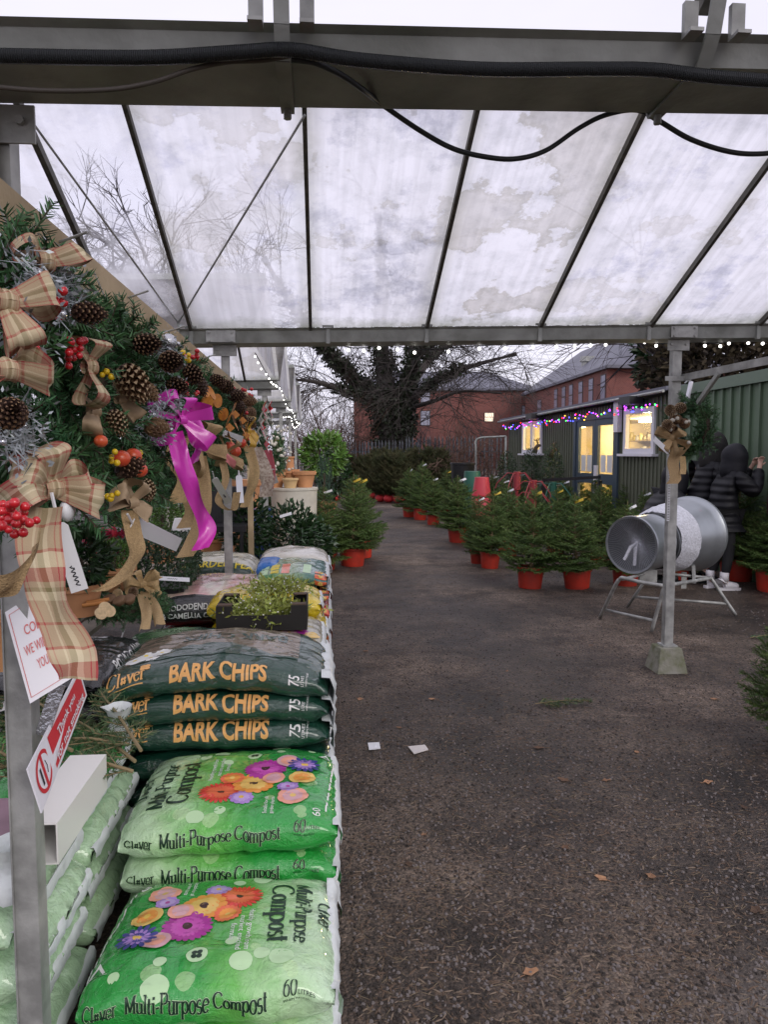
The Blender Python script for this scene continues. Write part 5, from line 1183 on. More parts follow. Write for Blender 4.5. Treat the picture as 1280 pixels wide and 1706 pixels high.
def tree_stand(px, py, d, m, lab, n=3):
    p = at_d(px, py, d); root = thing('tree_stand', lab, 'tree stand', V(p.x, p.y, 0), 'christmas tree stands'); mb = MB()
    mb.tube([V(p.x, p.y, p.z - .30), V(p.x, p.y, p.z)], .06, 12); mb.tube([V(p.x, p.y, 0), V(p.x, p.y, p.z - .301)], .03, 8); mb.build('socket', m, root)
    for k in range(5):
        a = 2 * PI * k / 5 + .3; mb = MB(); e = V(math.cos(a), math.sin(a), 0)
        mb.tube([V(p.x, p.y, p.z - .03) + e * .05, V(p.x, p.y, p.z - .02) + e * .16, V(p.x, p.y, p.z - .2) + e * .34, V(p.x, p.y, p.z - .28) + e * .36], .008, 6); mb.build('leg', m, root)
    mb = MB(); mb.tube([V(p.x + .04, p.y - .05, p.z - .06), V(p.x + .1, p.y - .14, p.z - .04)], .006, 6); mb.build('clamp_screw', 'galv', root)
tree_stand(862, 786, 12.6, 'stand_red', 'dark red tree stand, highest of the stack before the hut')
tree_stand(889, 800, 12.2, 'stand_red', 'dark red tree stand leaning right of the highest one')
tree_stand(888, 818, 11.6, 'stand_red', 'dark red tree stand set lower in front of the stack')
tree_stand(922, 803, 12.2, 'green_plastic', 'dark green tree stand left of the hut door')
for px, py, d, lab in ((845, 790, 15.6, 'slim dark potted conifer left of the double hut window'), (886, 785, 14.9, 'dark columnar conifer under the double hut window'), (921, 785, 13.8, 'dark columnar conifer beside the hut door frame')):
    shrub('columnar_conifer', lab, 'conifer', g(px, py, d), (.20, .2, .48), 1200, .06, .016, 'dark_leaf', (.14, .2), .0, .25, 'black_plastic', seed=int(px))
rg = random.Random(61)
for px, py, d, lab in ((893, 745, 14.9, 'small dark reindeer figure on the sill side conifer'), (920, 752, 13.8, 'small dark antlered figure above the conifer by the door')):
    p = at_d(px, py, d); root = thing('reindeer_figure', lab, 'ornament', p); mb = MB()
    mb.tube([p + V(-.02, 0, -.12), p + V(0, 0, -.02), p + V(.05, 0, .04), p + V(.10, 0, .03)], [.05, .04, .04, .02], 8); mb.build('head', 'wood', root, True)
    for sg in (-1, 1): mb = MB(); mb.tube([p + V(.04, 0, .06), p + V(.03, sg * .05, .12), p + V(.06, sg * .07, .18)], .008, 5); mb.tube([p + V(.03, sg * .05, .12), p + V(-.02, sg * .08, .15)], .006, 5); mb.build('antler', 'wood', root)
mb = MB(); mb.beam(at_d(905, 800, 12.9), at_d(1000, 795, 12.2), .05, .05); 
for px, d in ((905, 12.9), (1000, 12.2)): q = at_d(px, 798, d); mb.box(q.x - .03, q.x + .03, q.y - .03, q.y + .03, 0, q.z - .027)
solo(mb, 'barrier_rail', 'black_plastic', 'low black rail in front of the hut door', 'rail')

# ---------------------------------------------------------------- netting machine
Cs, Cb = at_d(1052, 908, 6.55), at_d(1140, 891, 7.15); axn = (Cb - Cs).normalized(); AL = (Cb - Cs).length
nm = thing('netting_machine', 'galvanised christmas tree netting funnel on a tubular stand', 'netting machine', V(Cs.x, Cs.y, 0))
mb = MB(); mb.lathe([(.232, .30), (.232, .012), (.232, 0), (.252, -.004), (.256, .02), (.247, .045), (.247, AL * .42), (.252, AL * .43), (.252, AL * .45)], Cs, axn, 48); mb.build('tube', 'drum', nm, True, True)
mb = MB(); mb.lathe([(.254, AL * .36), (.258, AL * .365), (.258, AL * .39), (.254, AL * .395)], Cs, axn, 48); mb.build('retaining_ring', 'black_rubber', nm, True)
mb = MB(); mb.lathe([(.262, AL * .42), (.285, AL * .46), (.292, AL * .5), (.30, AL * .56), (.312, AL * .63), (.318, AL * .68), (.305, AL * .71), (.27, AL * .72)], Cs, axn, 56, wob=.02); mb.build('net_sleeve', 'net', nm, True)
mb = MB(); mb.lathe([(.252, AL * .4), (.285, AL * .7), (.318, AL * .85), (.338, AL * .98), (.352, AL * 1.10), (.362, AL * 1.11), (.362, AL * 1.14), (.345, AL * 1.14), (.325, AL * .98), (.245, AL * .42)], Cs, axn, 56); mb.build('cone', 'drum', nm, True, True)
a_ = axn.orthogonal().normalized(); b_ = axn.cross(a_); kn = Cs + axn * .10 + V(0, 0, .01)
mb = MB()
for k in range(72):
    t = 2 * PI * k / 72; e = a_ * math.cos(t) + b_ * math.sin(t); mb.tube([Cs + axn * .006 + e * .236, Cs + axn * .06 + e * .12, kn + e * .012], .0017, 3, 0, False)
mb.ball(kn, .022, 0, 8, 6); mb.tube([kn, kn - axn * .07 + V(-.02, 0, -.03), kn - axn * .10 + V(-.06, 0, -.14)], [.012, .016, .013], 6); mb.tube([kn, kn - axn * .08 + V(.03, 0, -.05), kn - axn * .12 + V(.045, 0, -.19)], [.012, .018, .014], 6)
mb.build('gathered_net', 'net', nm)
mb = MB(); T = lambda *p, r=.016: mb.tube(curve(p, 5) if len(p) > 2 else list(p), r, 8)
F1, F2, F3 = at_z(1000, 1029, .016), at_z(1086, 1052, .016), at_z(1226, 1024, .016); zk = .44
K1 = F1 + (at_d(1031, 964, 6.3) - F1); K2 = at_d(1107, 976, 6.15); K3 = at_d(1184, 963, 6.9); K4 = at_d(1085, 953, 6.95); F4 = V(K4.x - .1, K4.y + .28, .016)
mid4 = (K1 + K4) / 2
T(F1, F1.lerp(K1, .82), K1.lerp(F1, .04) + V(.02, 0, .012), K1.lerp(K2, .12) + V(0, 0, .012), K1.lerp(K2, .5), K2)
T(F2, F2.lerp(K2, .7), F2.lerp(K2, .93), K2 + V(.01, .02, .008), K2.lerp(K3, .15), K3.lerp(K2, .1), K3, K3.lerp(F3, .12) + V(.005, 0, 0), K3.lerp(F3, .5), F3)
T(F1.lerp(K1, .22), F2.lerp(K2, .24), r=.013); T(K1.lerp(K2, .1), K4, r=.013); T(K4, K3, r=.014); T(K4, F4, r=.014); T(F3.lerp(K3, .3), F4.lerp(K4, .3), r=.013)
mb.build('stand', 'galv', nm, True)
mb = MB(); q = at_d(1155, 925, 7.0); mb.beam(q, at_d(1157, 972, 6.85), .03, .012); q2 = Cs + axn * .3 - V(0, 0, .252); mb.beam(q2 + V(0, 0, -.003), q2 + V(.0, .0, -.12), .16, .01, V(0, 1, 0)); q3 = Cs + axn * .95 - V(0, 0, .36); mb.beam(q3, q3 + V(.0, 0, -.16), .05, .012); mb.build('cradle', 'galv', nm)

# ---------------------------------------------------------------- people
M['hood_cloth'] = mat('black_hood_cloth', (.010, .010, .014), .6, spec=.25, bump=.4, bscale=18)
def skinned(name, nodes, edges, m, parent, sub=2, root=0):
    me = bpy.data.meshes.new(name); me.from_pydata([tuple(n[0]) for n in nodes], edges, []); ob = bpy.data.objects.new(name, me); col.objects.link(ob)
    md = ob.modifiers.new('skin', 'SKIN'); md.use_smooth_shade = True; md.branch_smoothing = .6
    for i, n in enumerate(nodes):
        sv = me.skin_vertices[0].data[i]; r_ = n[1]; sv.radius = (r_, r_) if not isinstance(r_, tuple) else r_; sv.use_root = (i == root)
    s2 = ob.modifiers.new('sub', 'SUBSURF'); s2.levels = sub; s2.render_levels = sub
    dg = bpy.context.evaluated_depsgraph_get(); nm_ = bpy.data.meshes.new_from_object(ob.evaluated_get(dg)); bpy.data.objects.remove(ob)
    nm_.materials.clear(); nm_.materials.append(M[m]); nm_.polygons.foreach_set('use_smooth', [True] * len(nm_.polygons))
    o = bpy.data.objects.new(name, nm_); col.objects.link(o); o.parent = parent; return o
def person(label, base, rz, H, pose, hood='puffer', fur=False, legs='black_cloth', shoe='white'):
    k = H / 1.62; root = thing('person', label, 'person', base, None, rz); P = pose; v = lambda x, y, z: V(x * k, y * k, z * k)
    J = P['J']
    nd, ed = [], []
    def N_(p, r_): nd.append((v(*p), r_ * k if not isinstance(r_, tuple) else (r_[0] * k, r_[1] * k))); return len(nd) - 1
    pel = N_(J['pelvis'], .12); sp = N_(J['spine'], .10); ch = N_(J['chest'], .11); nk = N_(J['neck'], .052); hd = N_(J['head'], .085); ht = N_(tuple(a + b for a, b in zip(J['head'], (.0, 0, .075))), .07)
    ed += [(pel, sp), (sp, ch), (ch, nk), (nk, hd), (hd, ht)]
    fx = P.get('face', (1, 0)); ns = N_((J['head'][0] + .098 * fx[0], J['head'][1] + .098 * fx[1], J['head'][2] - .01), .016); ed.append((hd, ns)); chn = N_((J['head'][0] + .06 * fx[0], J['head'][1] + .06 * fx[1], J['head'][2] - .075), .035); ed.append((hd, chn))
    for sg, s_ in ((-1, 'r'), (1, 'l')):
        ear = N_((J['head'][0] - .005, J['head'][1] + sg * .085, J['head'][2]), .018); ed.append((hd, ear))
        a = N_(J['sh' + s_], .032); b = N_(J['el' + s_], .034); c = N_(J['wr' + s_], .03); h0 = N_(J['ha' + s_], (.036, .02)); ed += [(ch, a), (a, b), (b, c), (c, h0)]
        hv = (Vector(J['ha' + s_]) - Vector(J['wr' + s_])).normalized(); sd = hv.cross(V(0, 1, 0)); sd = sd.normalized() if sd.length > .1 else V(0, 0, 1); cu = hv.cross(sd).normalized()
        for q, (off, ln_) in enumerate(((-.024, .050), (-.008, .058), (.008, .055), (.023, .042))):
            p1 = Vector(J['ha' + s_]) + hv * .03 + sd * off; p2 = p1 + hv * ln_ * .55 + cu * .012; p3 = p2 + hv * ln_ * .25 + cu * .03
            f1, f2, f3 = N_(tuple(p1), .0095), N_(tuple(p2), .0085), N_(tuple(p3), .007); ed += [(h0, f1), (f1, f2), (f2, f3)]
        t1 = Vector(J['ha' + s_]) - sd * .036 + hv * .0; t2 = t1 - sd * .02 + hv * .035 + cu * .02; f1, f2 = N_(tuple(t1), .011), N_(tuple(t2), .008); ed += [(h0, f1), (f1, f2)]
        hp_ = N_(J['hi' + s_], .085); kn_ = N_(J['kn' + s_], .055); an = N_(J['an' + s_], .030); to = N_(J['to' + s_], .020); ed += [(pel, hp_), (hp_, kn_), (kn_, an), (an, to)]
    skinned('body', nd, ed, 'skin', root)
    eb = MB()
    for sg in (-1, 1): eb.ball(v(J['head'][0] + .075 * fx[0] - sg * .03 * fx[1], J['head'][1] + .075 * fx[1] + sg * .03 * fx[0], J['head'][2] + .015), .011 * k, 0, 6, 5)
    ob = eb.build('eye', 'ink'); ob.parent = root
    nd, ed = [], []       # leggings
    pel = N_(J['pelvis'], .150)
    for s_ in 'rl': a = N_(J['hi' + s_], .098); b = N_(J['kn' + s_], .066); c = N_(tuple(Vector(J['an' + s_]).lerp(Vector(J['kn' + s_]), .22)), .048); ed += [(pel, a), (a, b), (b, c)]
    skinned('leggings', nd, ed, legs, root)
    nd, ed = [], []       # padded jacket with sleeves
    hem = N_(tuple(Vector(J['pelvis']) + V(P.get('hemx', 0), 0, -.17)), (.155, .185)); pe = N_(J['pelvis'], (.17, .19)); sp = N_(J['spine'], (.155, .18)); ch = N_(J['chest'], (.18, .20)); cl_ = N_(tuple(Vector(J['chest']).lerp(Vector(J['neck']), .85)), .125); ed += [(hem, pe), (pe, sp), (sp, ch), (ch, cl_)]
    for s_ in 'rl': a = N_(J['sh' + s_], .125); b = N_(J['el' + s_], .092); c = N_(tuple(Vector(J['wr' + s_]).lerp(Vector(J['ha' + s_]), .25)), .062); ed += [(ch, a), (a, b), (b, c)]
    jk = skinned('padded_jacket', nd, ed, 'puffer', root, root=1)
    h_ = Vector(J['head']); n_ = Vector(J['neck']); hb_ = MB(); c_ = h_ + V(-fx[0] * .025, -fx[1] * .025, .015)   # hood pulled up round the head, with its collar
    nu, nv = 22, 16
    for a in range(nv + 1):
        ph = PI * a / nv; z = math.cos(ph); r_ = math.sin(ph); low = max(0, -z - .25)
        for q in range(nu):
            t = 2 * PI * q / nu; e = c_ + V(math.cos(t) * r_ * .148, math.sin(t) * r_ * .138, z * .165) + (n_ - h_) * low * .9 + V(math.cos(t), math.sin(t), 0) * (.075 * low)
            e += (e - c_) * .05 * noise.noise(e * 9); hb_.v.append(tuple(e * k))
    for a in range(nv):
        for q in range(nu):
            tm = 2 * PI * (q + .5) / nu; pm = PI * (a + .5) / nv
            if math.cos(tm) * fx[0] + math.sin(tm) * fx[1] > .72 and .8 < pm < 2.1: continue
            hb_.f.append((a * nu + q, (a + 1) * nu + q, (a + 1) * nu + (q + 1) % nu, a * nu + (q + 1) % nu)); hb_.m.append(0)
    ob = hb_.build('hood', hood if hood == 'fur' else 'hood_cloth', None, True); ob.parent = root
    if fur:
        fb2 = MB(); rim = []
        for q in range(17): t = 2 * PI * q / 16; rim.append(v(*(h_ + V(fx[0] * .07, fx[1] * .07, .005) + V(-fx[1] * .085 * math.cos(t), fx[0] * .085 * math.cos(t), .10 * math.sin(t)))))
        fb2.tube(rim, .03 * k if fur else .014 * k, 8); ob = fb2.build('hood_trim', 'fur' if fur else 'puffer', None, True); ob.parent = root
    for s_ in 'rl':
        an, to = Vector(J['an' + s_]), Vector(J['to' + s_]); d = (to - an); d.z = 0; d.normalize(); nd, ed = [], []
        a = N_(tuple(V(an.x, an.y, .055) - d * .045), (.046, .05)); b = N_(tuple(V(an.x, an.y, .052) + d * .06), (.048, .05)); c = N_(tuple(V(an.x, an.y, .040) + d * .165), (.044, .036)); e = N_(tuple(V(an.x, an.y, .13)), (.042, .042)); ed = [(a, b), (b, c), (a, e)]
        M['black_shoe'] = M['black_rubber']
        skinned('trainer', nd, ed, 'shoe' if shoe == 'white' else 'black_shoe', root)
        sm = MB(); ctr = V(an.x, an.y, 0); sd = V(-d.y, d.x, 0)
        loop = [ctr - d * .075 + sd * .018, ctr - d * .065 + sd * .034, ctr + d * .06 + sd * .038, ctr + d * .14 + sd * .036, ctr + d * .185 + sd * .014]; loop += [p - sd * (2 * (p - ctr).dot(sd)) for p in reversed(loop)]
        n = len(loop); sm.add([p * k for p in loop] + [(p + V(0, 0, .026)) * k for p in loop], [tuple(reversed(range(n))), tuple(range(n, 2 * n))] + [(j, (j + 1) % n, n + (j + 1) % n, n + j) for j in range(n)]); ob = sm.build('sole', 'shoe' if shoe == 'white' else 'black_shoe'); ob.parent = root
        if shoe == 'white': sk = MB(); sk.tube([v(an.x, an.y, .10), v(an.x, an.y, .2)], .048 * k, 10); ob = sk.build('sock', 'shoe', None, True); ob.parent = root
    return root, jk
JA = dict(pelvis=(-.02, 0, .84), spine=(-.02, 0, 1.0), chest=(.02, 0, 1.18), neck=(.075, 0, 1.34), head=(.125, 0, 1.45), shr=(.03, -.17, 1.27), elr=(.20, -.24, 1.08), wrr=(.32, -.11, 1.33), har=(.345, -.08, 1.40), shl=(.03, .17, 1.27), ell=(.22, .22, 1.10), wrl=(.34, .08, 1.34), hal=(.36, .05, 1.41),
 hir=(-.02, -.085, .80), knr=(.02, -.08, .45), anr=(-.02, -.075, .09), tor=(.12, -.09, .04), hil=(-.02, .085, .80), knl=(.0, .085, .45), anl=(-.09, .09, .09), tol=(.04, .12, .04))
pA_ = at_z(1203, 981, 0); person('shopper in black padded jacket with hood up, hands raised to the face, white trainers', pA_, -YAW + .12, 1.60, dict(J=JA, face=(1, 0)), 'puffer')
JB = dict(JA); JB.update(head=(.13, 0, 1.47), wrr=(.30, -.16, 1.12), har=(.36, -.14, 1.13), elr=(.12, -.26, 1.0), wrl=(.30, .12, 1.12), hal=(.36, .1, 1.13), ell=(.14, .25, 1.0))
pB_ = at_z(1168, 972, 0); pB_ = pB_ + (pB_ - CAM).normalized() * .12; pB_.z = 0
person('taller shopper in a dark furry hood, mostly hidden behind the phone holding one', pB_, -YAW + .2, 1.72, dict(J=JB, face=(1, 0)), 'fur', False, shoe='black')
JC = dict(pelvis=(-.12, 0, .50), spine=(-.04, 0, .66), chest=(.06, 0, .84), neck=(.15, 0, .98), head=(.20, 0, 1.07), shr=(.08, -.17, .92), elr=(.2, -.2, .72), wrr=(.38, -.12, .66), har=(.44, -.1, .66), shl=(.08, .17, .92), ell=(.2, .2, .72), wrl=(.38, .12, .66), hal=(.44, .1, .66),
 hir=(-.1, -.09, .47), knr=(.25, -.12, .42), anr=(.02, -.1, .09), tor=(.15, -.11, .04), hil=(-.1, .09, .47), knl=(.25, .12, .42), anl=(.0, .1, .09), tol=(.14, .12, .04))
pC_ = at_z(1094, 968, 0); person('shopper in black padded jacket bending low behind the netting machine drum', pC_, -YAW + .1, 1.80, dict(J=JC, face=(1, 0)), 'puffer', shoe='black')
JD = dict(JA); JD.update(elr=(.05, -.28, 1.0), wrr=(.1, -.27, .8), har=(.11, -.27, .72), ell=(.05, .28, 1.0), wrl=(.1, .27, .8), hal=(.11, .27, .72), head=(.03, 0, 1.47), neck=(.0, 0, 1.34))
pD_ = at_z(1336, 992, 0); r_, jk_ = person('shopper in dark coat and black shoes cut off by the right frame edge', pD_, -YAW + PI / 2, 1.66, dict(J=JD, face=(1, 0)), 'fur', shoe='black')
jk_.data.materials.clear(); jk_.data.materials.append(mat('dark_maroon_coat', (.05, .012, .016), .7, bump=.3))

# ================================================================ SACKS BESIDE THE AISLE
RX = .03                                       # right hand face of the stacks
MPC = roman('Multi-Purpose Compost'); CLV = roman('Cl*ver', 1, .17, .06); SIX = roman('60', 1, .16, .05)
COM = roman('Compost'); MUP = roman('Multi-Purpose')
def pr(b, t, a, q, h, rot=0, m='green_ink', halo=None, width=None):
    vs, ts = t[0], t[1]; wx = (width / t[2]) if (width and len(t) > 2) else h
    if halo: 
        for ox, oy in ((.03, 0), (-.03, 0), (0, .03), (0, -.03)): b.decal([(x + ox, y + oy) for x, y in vs], ts, a, q, rot, halo, (wx, h), .0012)
    b.decal(vs, ts, a, q, rot, m, (wx, h), .0022)
for nm_, c_ in (('p_red', (.68, .05, .035)), ('p_orange', (.80, .32, .06)), ('p_purple', (.40, .03, .30)), ('p_violet', (.38, .22, .58)), ('p_navy', (.05, .05, .26)), ('p_peach', (.80, .36, .26)), ('p_rose', (.78, .52, .14)), ('p_pink', (.66, .38, .42)), ('p_dark', (.05, .02, .02)), ('p_gold', (.75, .50, .08)), ('p_coral', (.78, .16, .07)), ('p_magenta', (.55, .08, .42)), ('p_lilac', (.52, .36, .70))): M[nm_] = mat('print_' + nm_[2:], c_, .3, coat=.3)
FL = [(.57, .72, .105, 26, 'p_red', 'p_dark', .9), (.46, .80, .058, 12, 'p_violet', 'p_gold', 1.1), (.41, .62, .10, 14, 'p_orange', 'p_dark', 1.25), (.53, .53, .060, 16, 'p_coral', 'p_rose', 1.2), (.36, .42, .105, 22, 'p_purple', 'p_dark', 1.15), (.20, .80, .072, 7, 'p_peach', 'p_rose', 1.2), (.23, .68, .052, 10, 'p_violet', 'p_purple', 1.2), (.16, .55, .066, 9, 'p_rose', 'p_gold', 1.6), (.24, .30, .060, 9, 'p_pink', 'p_pink', 1.7), (.31, .56, .055, 9, 'p_peach', 'p_pink', 1.5), (.15, .35, .085, 14, 'p_navy', 'p_gold', .75)]
def green_bag(x, y, z, seed, turned, label, W=.60, D=.53, T=.14, top=True, film_=None, lean=.02, tilt=0, arch=.012, yaw=0):
    b = Bag(x, y, z, W, D, T, yaw, arch, lean, seed, tilt=tilt); b.skin(film_ or ('f_green' if turned else 'f_green_flip'), end=None)
    if not turned: pass
    q0, q1 = T * .52, b.Q / 2 - T * .5; qq = lambda v: q0 + (q1 - q0) * v
    pr(b, CLV, W * .03, -T * .12 + .018, .034, 0, 'green_ink', 'pale_print', W * .13); pr(b, MPC, W * .19, -T * .12 + .016, .040, 0, 'green_ink', 'pale_print', W * .55)
    pr(b, SIX, W * .80, .02, .036, 0, 'green_ink', 'pale_print', W * .055)
    t = text2d('LITRES', .014); b.decal(t[0], t[1], W * .86, .022, 0, 'green_ink'); t = text2d('WHEN PACKED', .009); b.decal(t[0], t[1], W * .80, .006, 0, 'green_ink'); b.rect(W * .03, W * .15, .004, .008, 'green_ink')
    if top:
        mir = (lambda u: 1 - u) if turned else (lambda u: u); rv = (lambda v: 1 - v) if turned else (lambda v: v); ro = 90 if turned else -90
        for k, (u, v, r_, n, m, mc, pw) in enumerate(FL): b.flower(W * mir(u * .94 + .03), qq(rv(v)), r_ * W * 1.04, n, m, mc, pw * .8, k * .7, .0018 + .0004 * k, .20 if m != 'p_red' else .15, {'p_red': 'p_coral', 'p_orange': 'p_rose', 'p_purple': 'p_magenta', 'p_violet': 'p_lilac', 'p_navy': 'p_violet', 'p_peach': 'p_pink', 'p_rose': 'p_orange', 'p_pink': 'p_peach', 'p_coral': 'p_orange'}[m])
        pl = lambda u, v: (W * mir(u), qq(rv(v)))
        for t, u, v, h in ((COM, .715, .84, .060), (MUP, .825, .86, .044), (CLV, .925, .72, .040)):
            a, q = pl(u, v); ln_ = (q1 - q0) * (.60 if t is COM else .62 if t is MUP else .30); pr(b, t, a, q, h * W * 1.62, ro, 'green_ink', None, ln_)
        for k, s in enumerate(('Healthy growth from', 'nutrient enriched', 'formula')):
            t = text2d(s, .021); a, q = pl(.625 - .035 * k, .56 - .07 * k); b.decal(t[0], t[1], a, q, ro, 'white_print')
        for k, s in enumerate(('Suitable for all', 'garden plants')): t = text2d(s, .017); a, q = pl(.335 - .03 * k, .97); b.decal(t[0], t[1], a, q, ro, 'white_print')
        t = text2d('60', .035); a, q = pl(.085, .99); b.decal(t[0], t[1], a, q, ro, 'white_print')
        a0, q0_ = pl(.06, .93); a1, q1_ = pl(.012, .10); n = 14
        for k in range(n): p0 = (a0 + (a1 - a0) * k / n, q0_ + (q1_ - q0_) * k / n); b.rect(p0[0] - .002, p0[0] + .003, min(p0[1], p0[1] + (q1_ - q0_) / n), max(p0[1], p0[1] + (q1_ - q0_) / n), 'white_print')
        a, q = pl(.055, .12); b.decal([(0, .03), (-.028, -.02), (.028, -.02), (0, .016), (-.015, -.012), (.015, -.012)], [(0, 1, 3), (1, 4, 3), (1, 2, 4), (2, 5, 4), (2, 0, 5), (0, 3, 5)], a, q, 0, 'white_print')
        a, q = pl(.44, .16); b.disc(a, q, .026, 'pale_print', .001)
        for k in range(4): b.disc(a + .009 * math.cos(PI / 4 + k * PI / 2), q + .009 * math.sin(PI / 4 + k * PI / 2), .007, 'green_ink', .002, 10)
        for (u, v, r_) in ((.62, .10, .028), (.70, .15, .02), (.78, .12, .03), (.57, .27, .017), (.3, .12, .016), (.30, -.04, .034), (.13, .05, .014), (.66, .97, .028), (.55, .93, .018)): a, q = pl(u, v); b.disc(a, q, r_, 'pale_print', .0008)
    return b.done(label, group='multi purpose compost sacks')
green_bag(RX - .30, 1.90, .025, 1, False, 'green compost sack under the front one, only its front lettering showing', top=False)
green_bag(RX - .30, 1.905, .137, 2, False, 'green flowered compost sack at the very front, pale lettered end to the right', lean=.07)
for k, lb in enumerate(('lowest green compost sack of the second stack, white seam end on the aisle', 'green compost sack second from the ground in the second stack')): green_bag(RX - .315, 2.48, .125 * k + .013, 5 + k, True, lb, W=.66, D=.58, top=False)
green_bag(RX - .315, 2.495, .258, 8, True, 'green flowered compost sack topping the second stack, pale lettered end to the left', W=.67, D=.60, lean=.0, tilt=.01)
# bark chip sacks
BK = text2d('BARK CHIPS', 1, .035)
def bark(z, seed, lab, arch, top, y=3.07, T=.135, W=.86):
    b = Bag(RX - W / 2, y, z, W, .58, T, 0, arch, -.03, seed); b.fs = 1.7; b.skin('f_dark', 'f_dark', 'f_dark', T * .8)
    w_ = max(v[0] for v in BK[0]); b.decal([(v[0], v[1]) for v in BK[0]], BK[1], W * .315, .004, 0, 'orange_print', (.42 * W / w_, .098), .0022)
    pr(b, CLV, W * .045, .022, .062, 0, 'orange_print', None, W * .165); b.rect(W * .06, W * .2, .008, .012, 'orange_print')
    for q in range(4): b.disc(W * .205 + .012 * math.cos(R(45 + 90 * q)), .085 + .012 * math.sin(R(45 + 90 * q)), .011, 'orange_print', .002, 10)
    t = text2d('75', .058, .01); b.decal(t[0], t[1], W * .875, .008, 90, 'white_print', (.8, 1)); t = text2d('LITRES', .016); b.decal(t[0], t[1], W * .895, .008, 90, 'white_print'); t = text2d('WHEN PACKED', .010); b.decal(t[0], t[1], W * .91, .008, 90, 'white_print')
    if top:
        q1 = b.Q / 2 - T * .4; b.rect(W * .10, W * .86, T * 1.05, q1, 'f_chips'); 
        vs = [(0, 0)] + [(W * (.20 + .76 * k / 20), .015 + .09 * math.sin(PI * k / 20) ** .7) for k in range(21)]
        n = 20; pts = [(W * (.14 + .72 * k / n), T * 1.0) for k in range(n + 1)] + [(W * (.14 + .72 * k / n), T * 1.06 + .14 * math.sin(PI * min(1, k / n * 1.1)) ** 1.3 * (1 if k < n else 0)) for k in range(n + 1)]
        b.decal(pts, [(k, k + 1, n + 2 + k) for k in range(n)] + [(k, n + 2 + k, n + 1 + k) for k in range(n)], 0, 0, 0, 'f_dark', lift=.002)
        t = text2d('BARK CHIPS', .11, .03); b.decal(t[0], t[1], W * .80, T * 1.9 + .15, 180, 'f_dark', (.72, 1), lift=.0024)
        for k, (u, v) in enumerate(((.14, .02), (.18, .055), (.21, .02), (.25, .06))): b.flower(W * u, T * 1.15 + v, .035, 6, 'white_print', 'yellow_print', 1.6, k, .0018 + k * .0002)
    return b.done(lab, 'bark sack', 'bark chip sacks', 'bark_sack')
for k, lb in enumerate(('bottle green sack at the foot of the bark chip stack', 'bottle green sack second from the foot of the bark chip stack', 'bottle green sack third from the foot of the bark chip stack')):
    b = Bag(RX - .38, 3.07, .125 * k - .015, .78, .58, .14, 0, 0, 0, 20 + k); b.skin('f_dark'); b.done(lb, 'bark sack', 'bark chip sacks', 'bark_sack')
bark(.358, 31, 'lowest of the three lettered bark chip sacks', .014, False)
bark(.448, 32, 'middle of the three lettered bark chip sacks', .030, False, 3.075)
bark(.528, 33, 'domed bark chip sack on top of its stack, chip picture on its upper side', .066, True, 3.08, .14, .88)
# mixed composts further back
def plain(x0, x1, y0, y1, z, T, seed, fm, lab, front=None, text=None, tm='white_print', cat='compost bag', arch=.01, tsz=.05, tpos=.08, decor=None, lean=0, tq=0.0, name='compost_bag', yaw=0):
    b = Bag((x0 + x1) / 2, (y0 + y1) / 2, z, x1 - x0, y1 - y0, T, yaw, arch, lean, seed); b.skin(fm, front, None, T * .55 if front else None, 40, 50)
    for k, s in enumerate(text or ()):
        t = text2d(s, tsz, .02); b.decal(t[0], t[1], (x1 - x0) * tpos, tq - .006 - k * tsz * 1.05 + (tsz * .45 if len(text) > 1 else -tsz * .3), 0, tm)
    if decor: decor(b)
    return b.done(lab, cat, None, name)
plain(RX - .56, RX, 3.37, 3.92, .32, .13, 41, 'f_yellow', 'yellow sack under the dark green compost sack that carries the mistletoe crate')
plain(RX - .56, RX, 3.37, 3.92, .43, .13, 43, 'f_yellow', 'yellow sack second below the mistletoe crate')
plain(RX - .56, RX, 3.38, 3.93, .0, .18, 45, 'f_yellow', 'yellow sack lowest of the stack below the mistletoe crate'); plain(RX - .56, RX, 3.38, 3.93, .17, .18, 46, 'f_lime', 'green printed sack near the foot of the stack below the mistletoe crate')
def dec4(b):
    for k in range(9): b.flower(b.W * (.1 + .1 * k), b.T * .9 + .03 * (k % 2), .035, 9, ('p_pink', 'p_purple', 'p_rose')[k % 3], 'p_gold', 1.5, k, .001 + .0002 * k)
    t = text2d('40', .055, .02); b.decal(t[0], t[1], b.W * .86, -.01, 0, 'white_print')
plain(RX - .56, RX - .02, 3.37, 3.90, .535, .13, 47, 'f_grey', 'dark green fronted compost sack right under the mistletoe crate', 'f_dark', ['MULTI PURPOSE COMPOST'], 'yellow_print', tsz=.048, tpos=.10, decor=dec4)
for k in range(3): plain(RX - .64, RX, 3.95, 4.42, .0 + .2 * k, .21, 50 + k, 'f_yellow' if k != 1 else 'f_white', ('yellow sack at the foot of the stack behind the crate', 'cream sack in the middle of the stack behind the crate', 'yellow sack just below the top one behind the crate')[k])
plain(RX - .64, RX - .03, 3.93, 4.40, .59, .15, 54, 'f_yellow', 'bright yellow sack lying behind the mistletoe crate', arch=.02)
RT = ['RHODODENDRON, AZALEA', '& CAMELLIA COMPOST']
plain(-.93, -.30, 4.06, 4.66, .40, .13, 61, 'f_red', 'lower ericaceous compost sack with the red lettered front', 'f_red', RT, tsz=.040, tpos=.10)
plain(-.93, -.30, 4.05, 4.88, .525, .21, 62, 'f_pink', 'upper pink flowered ericaceous compost sack with the black lettered front', 'f_black', RT, tsz=.040, tpos=.10, arch=.02)
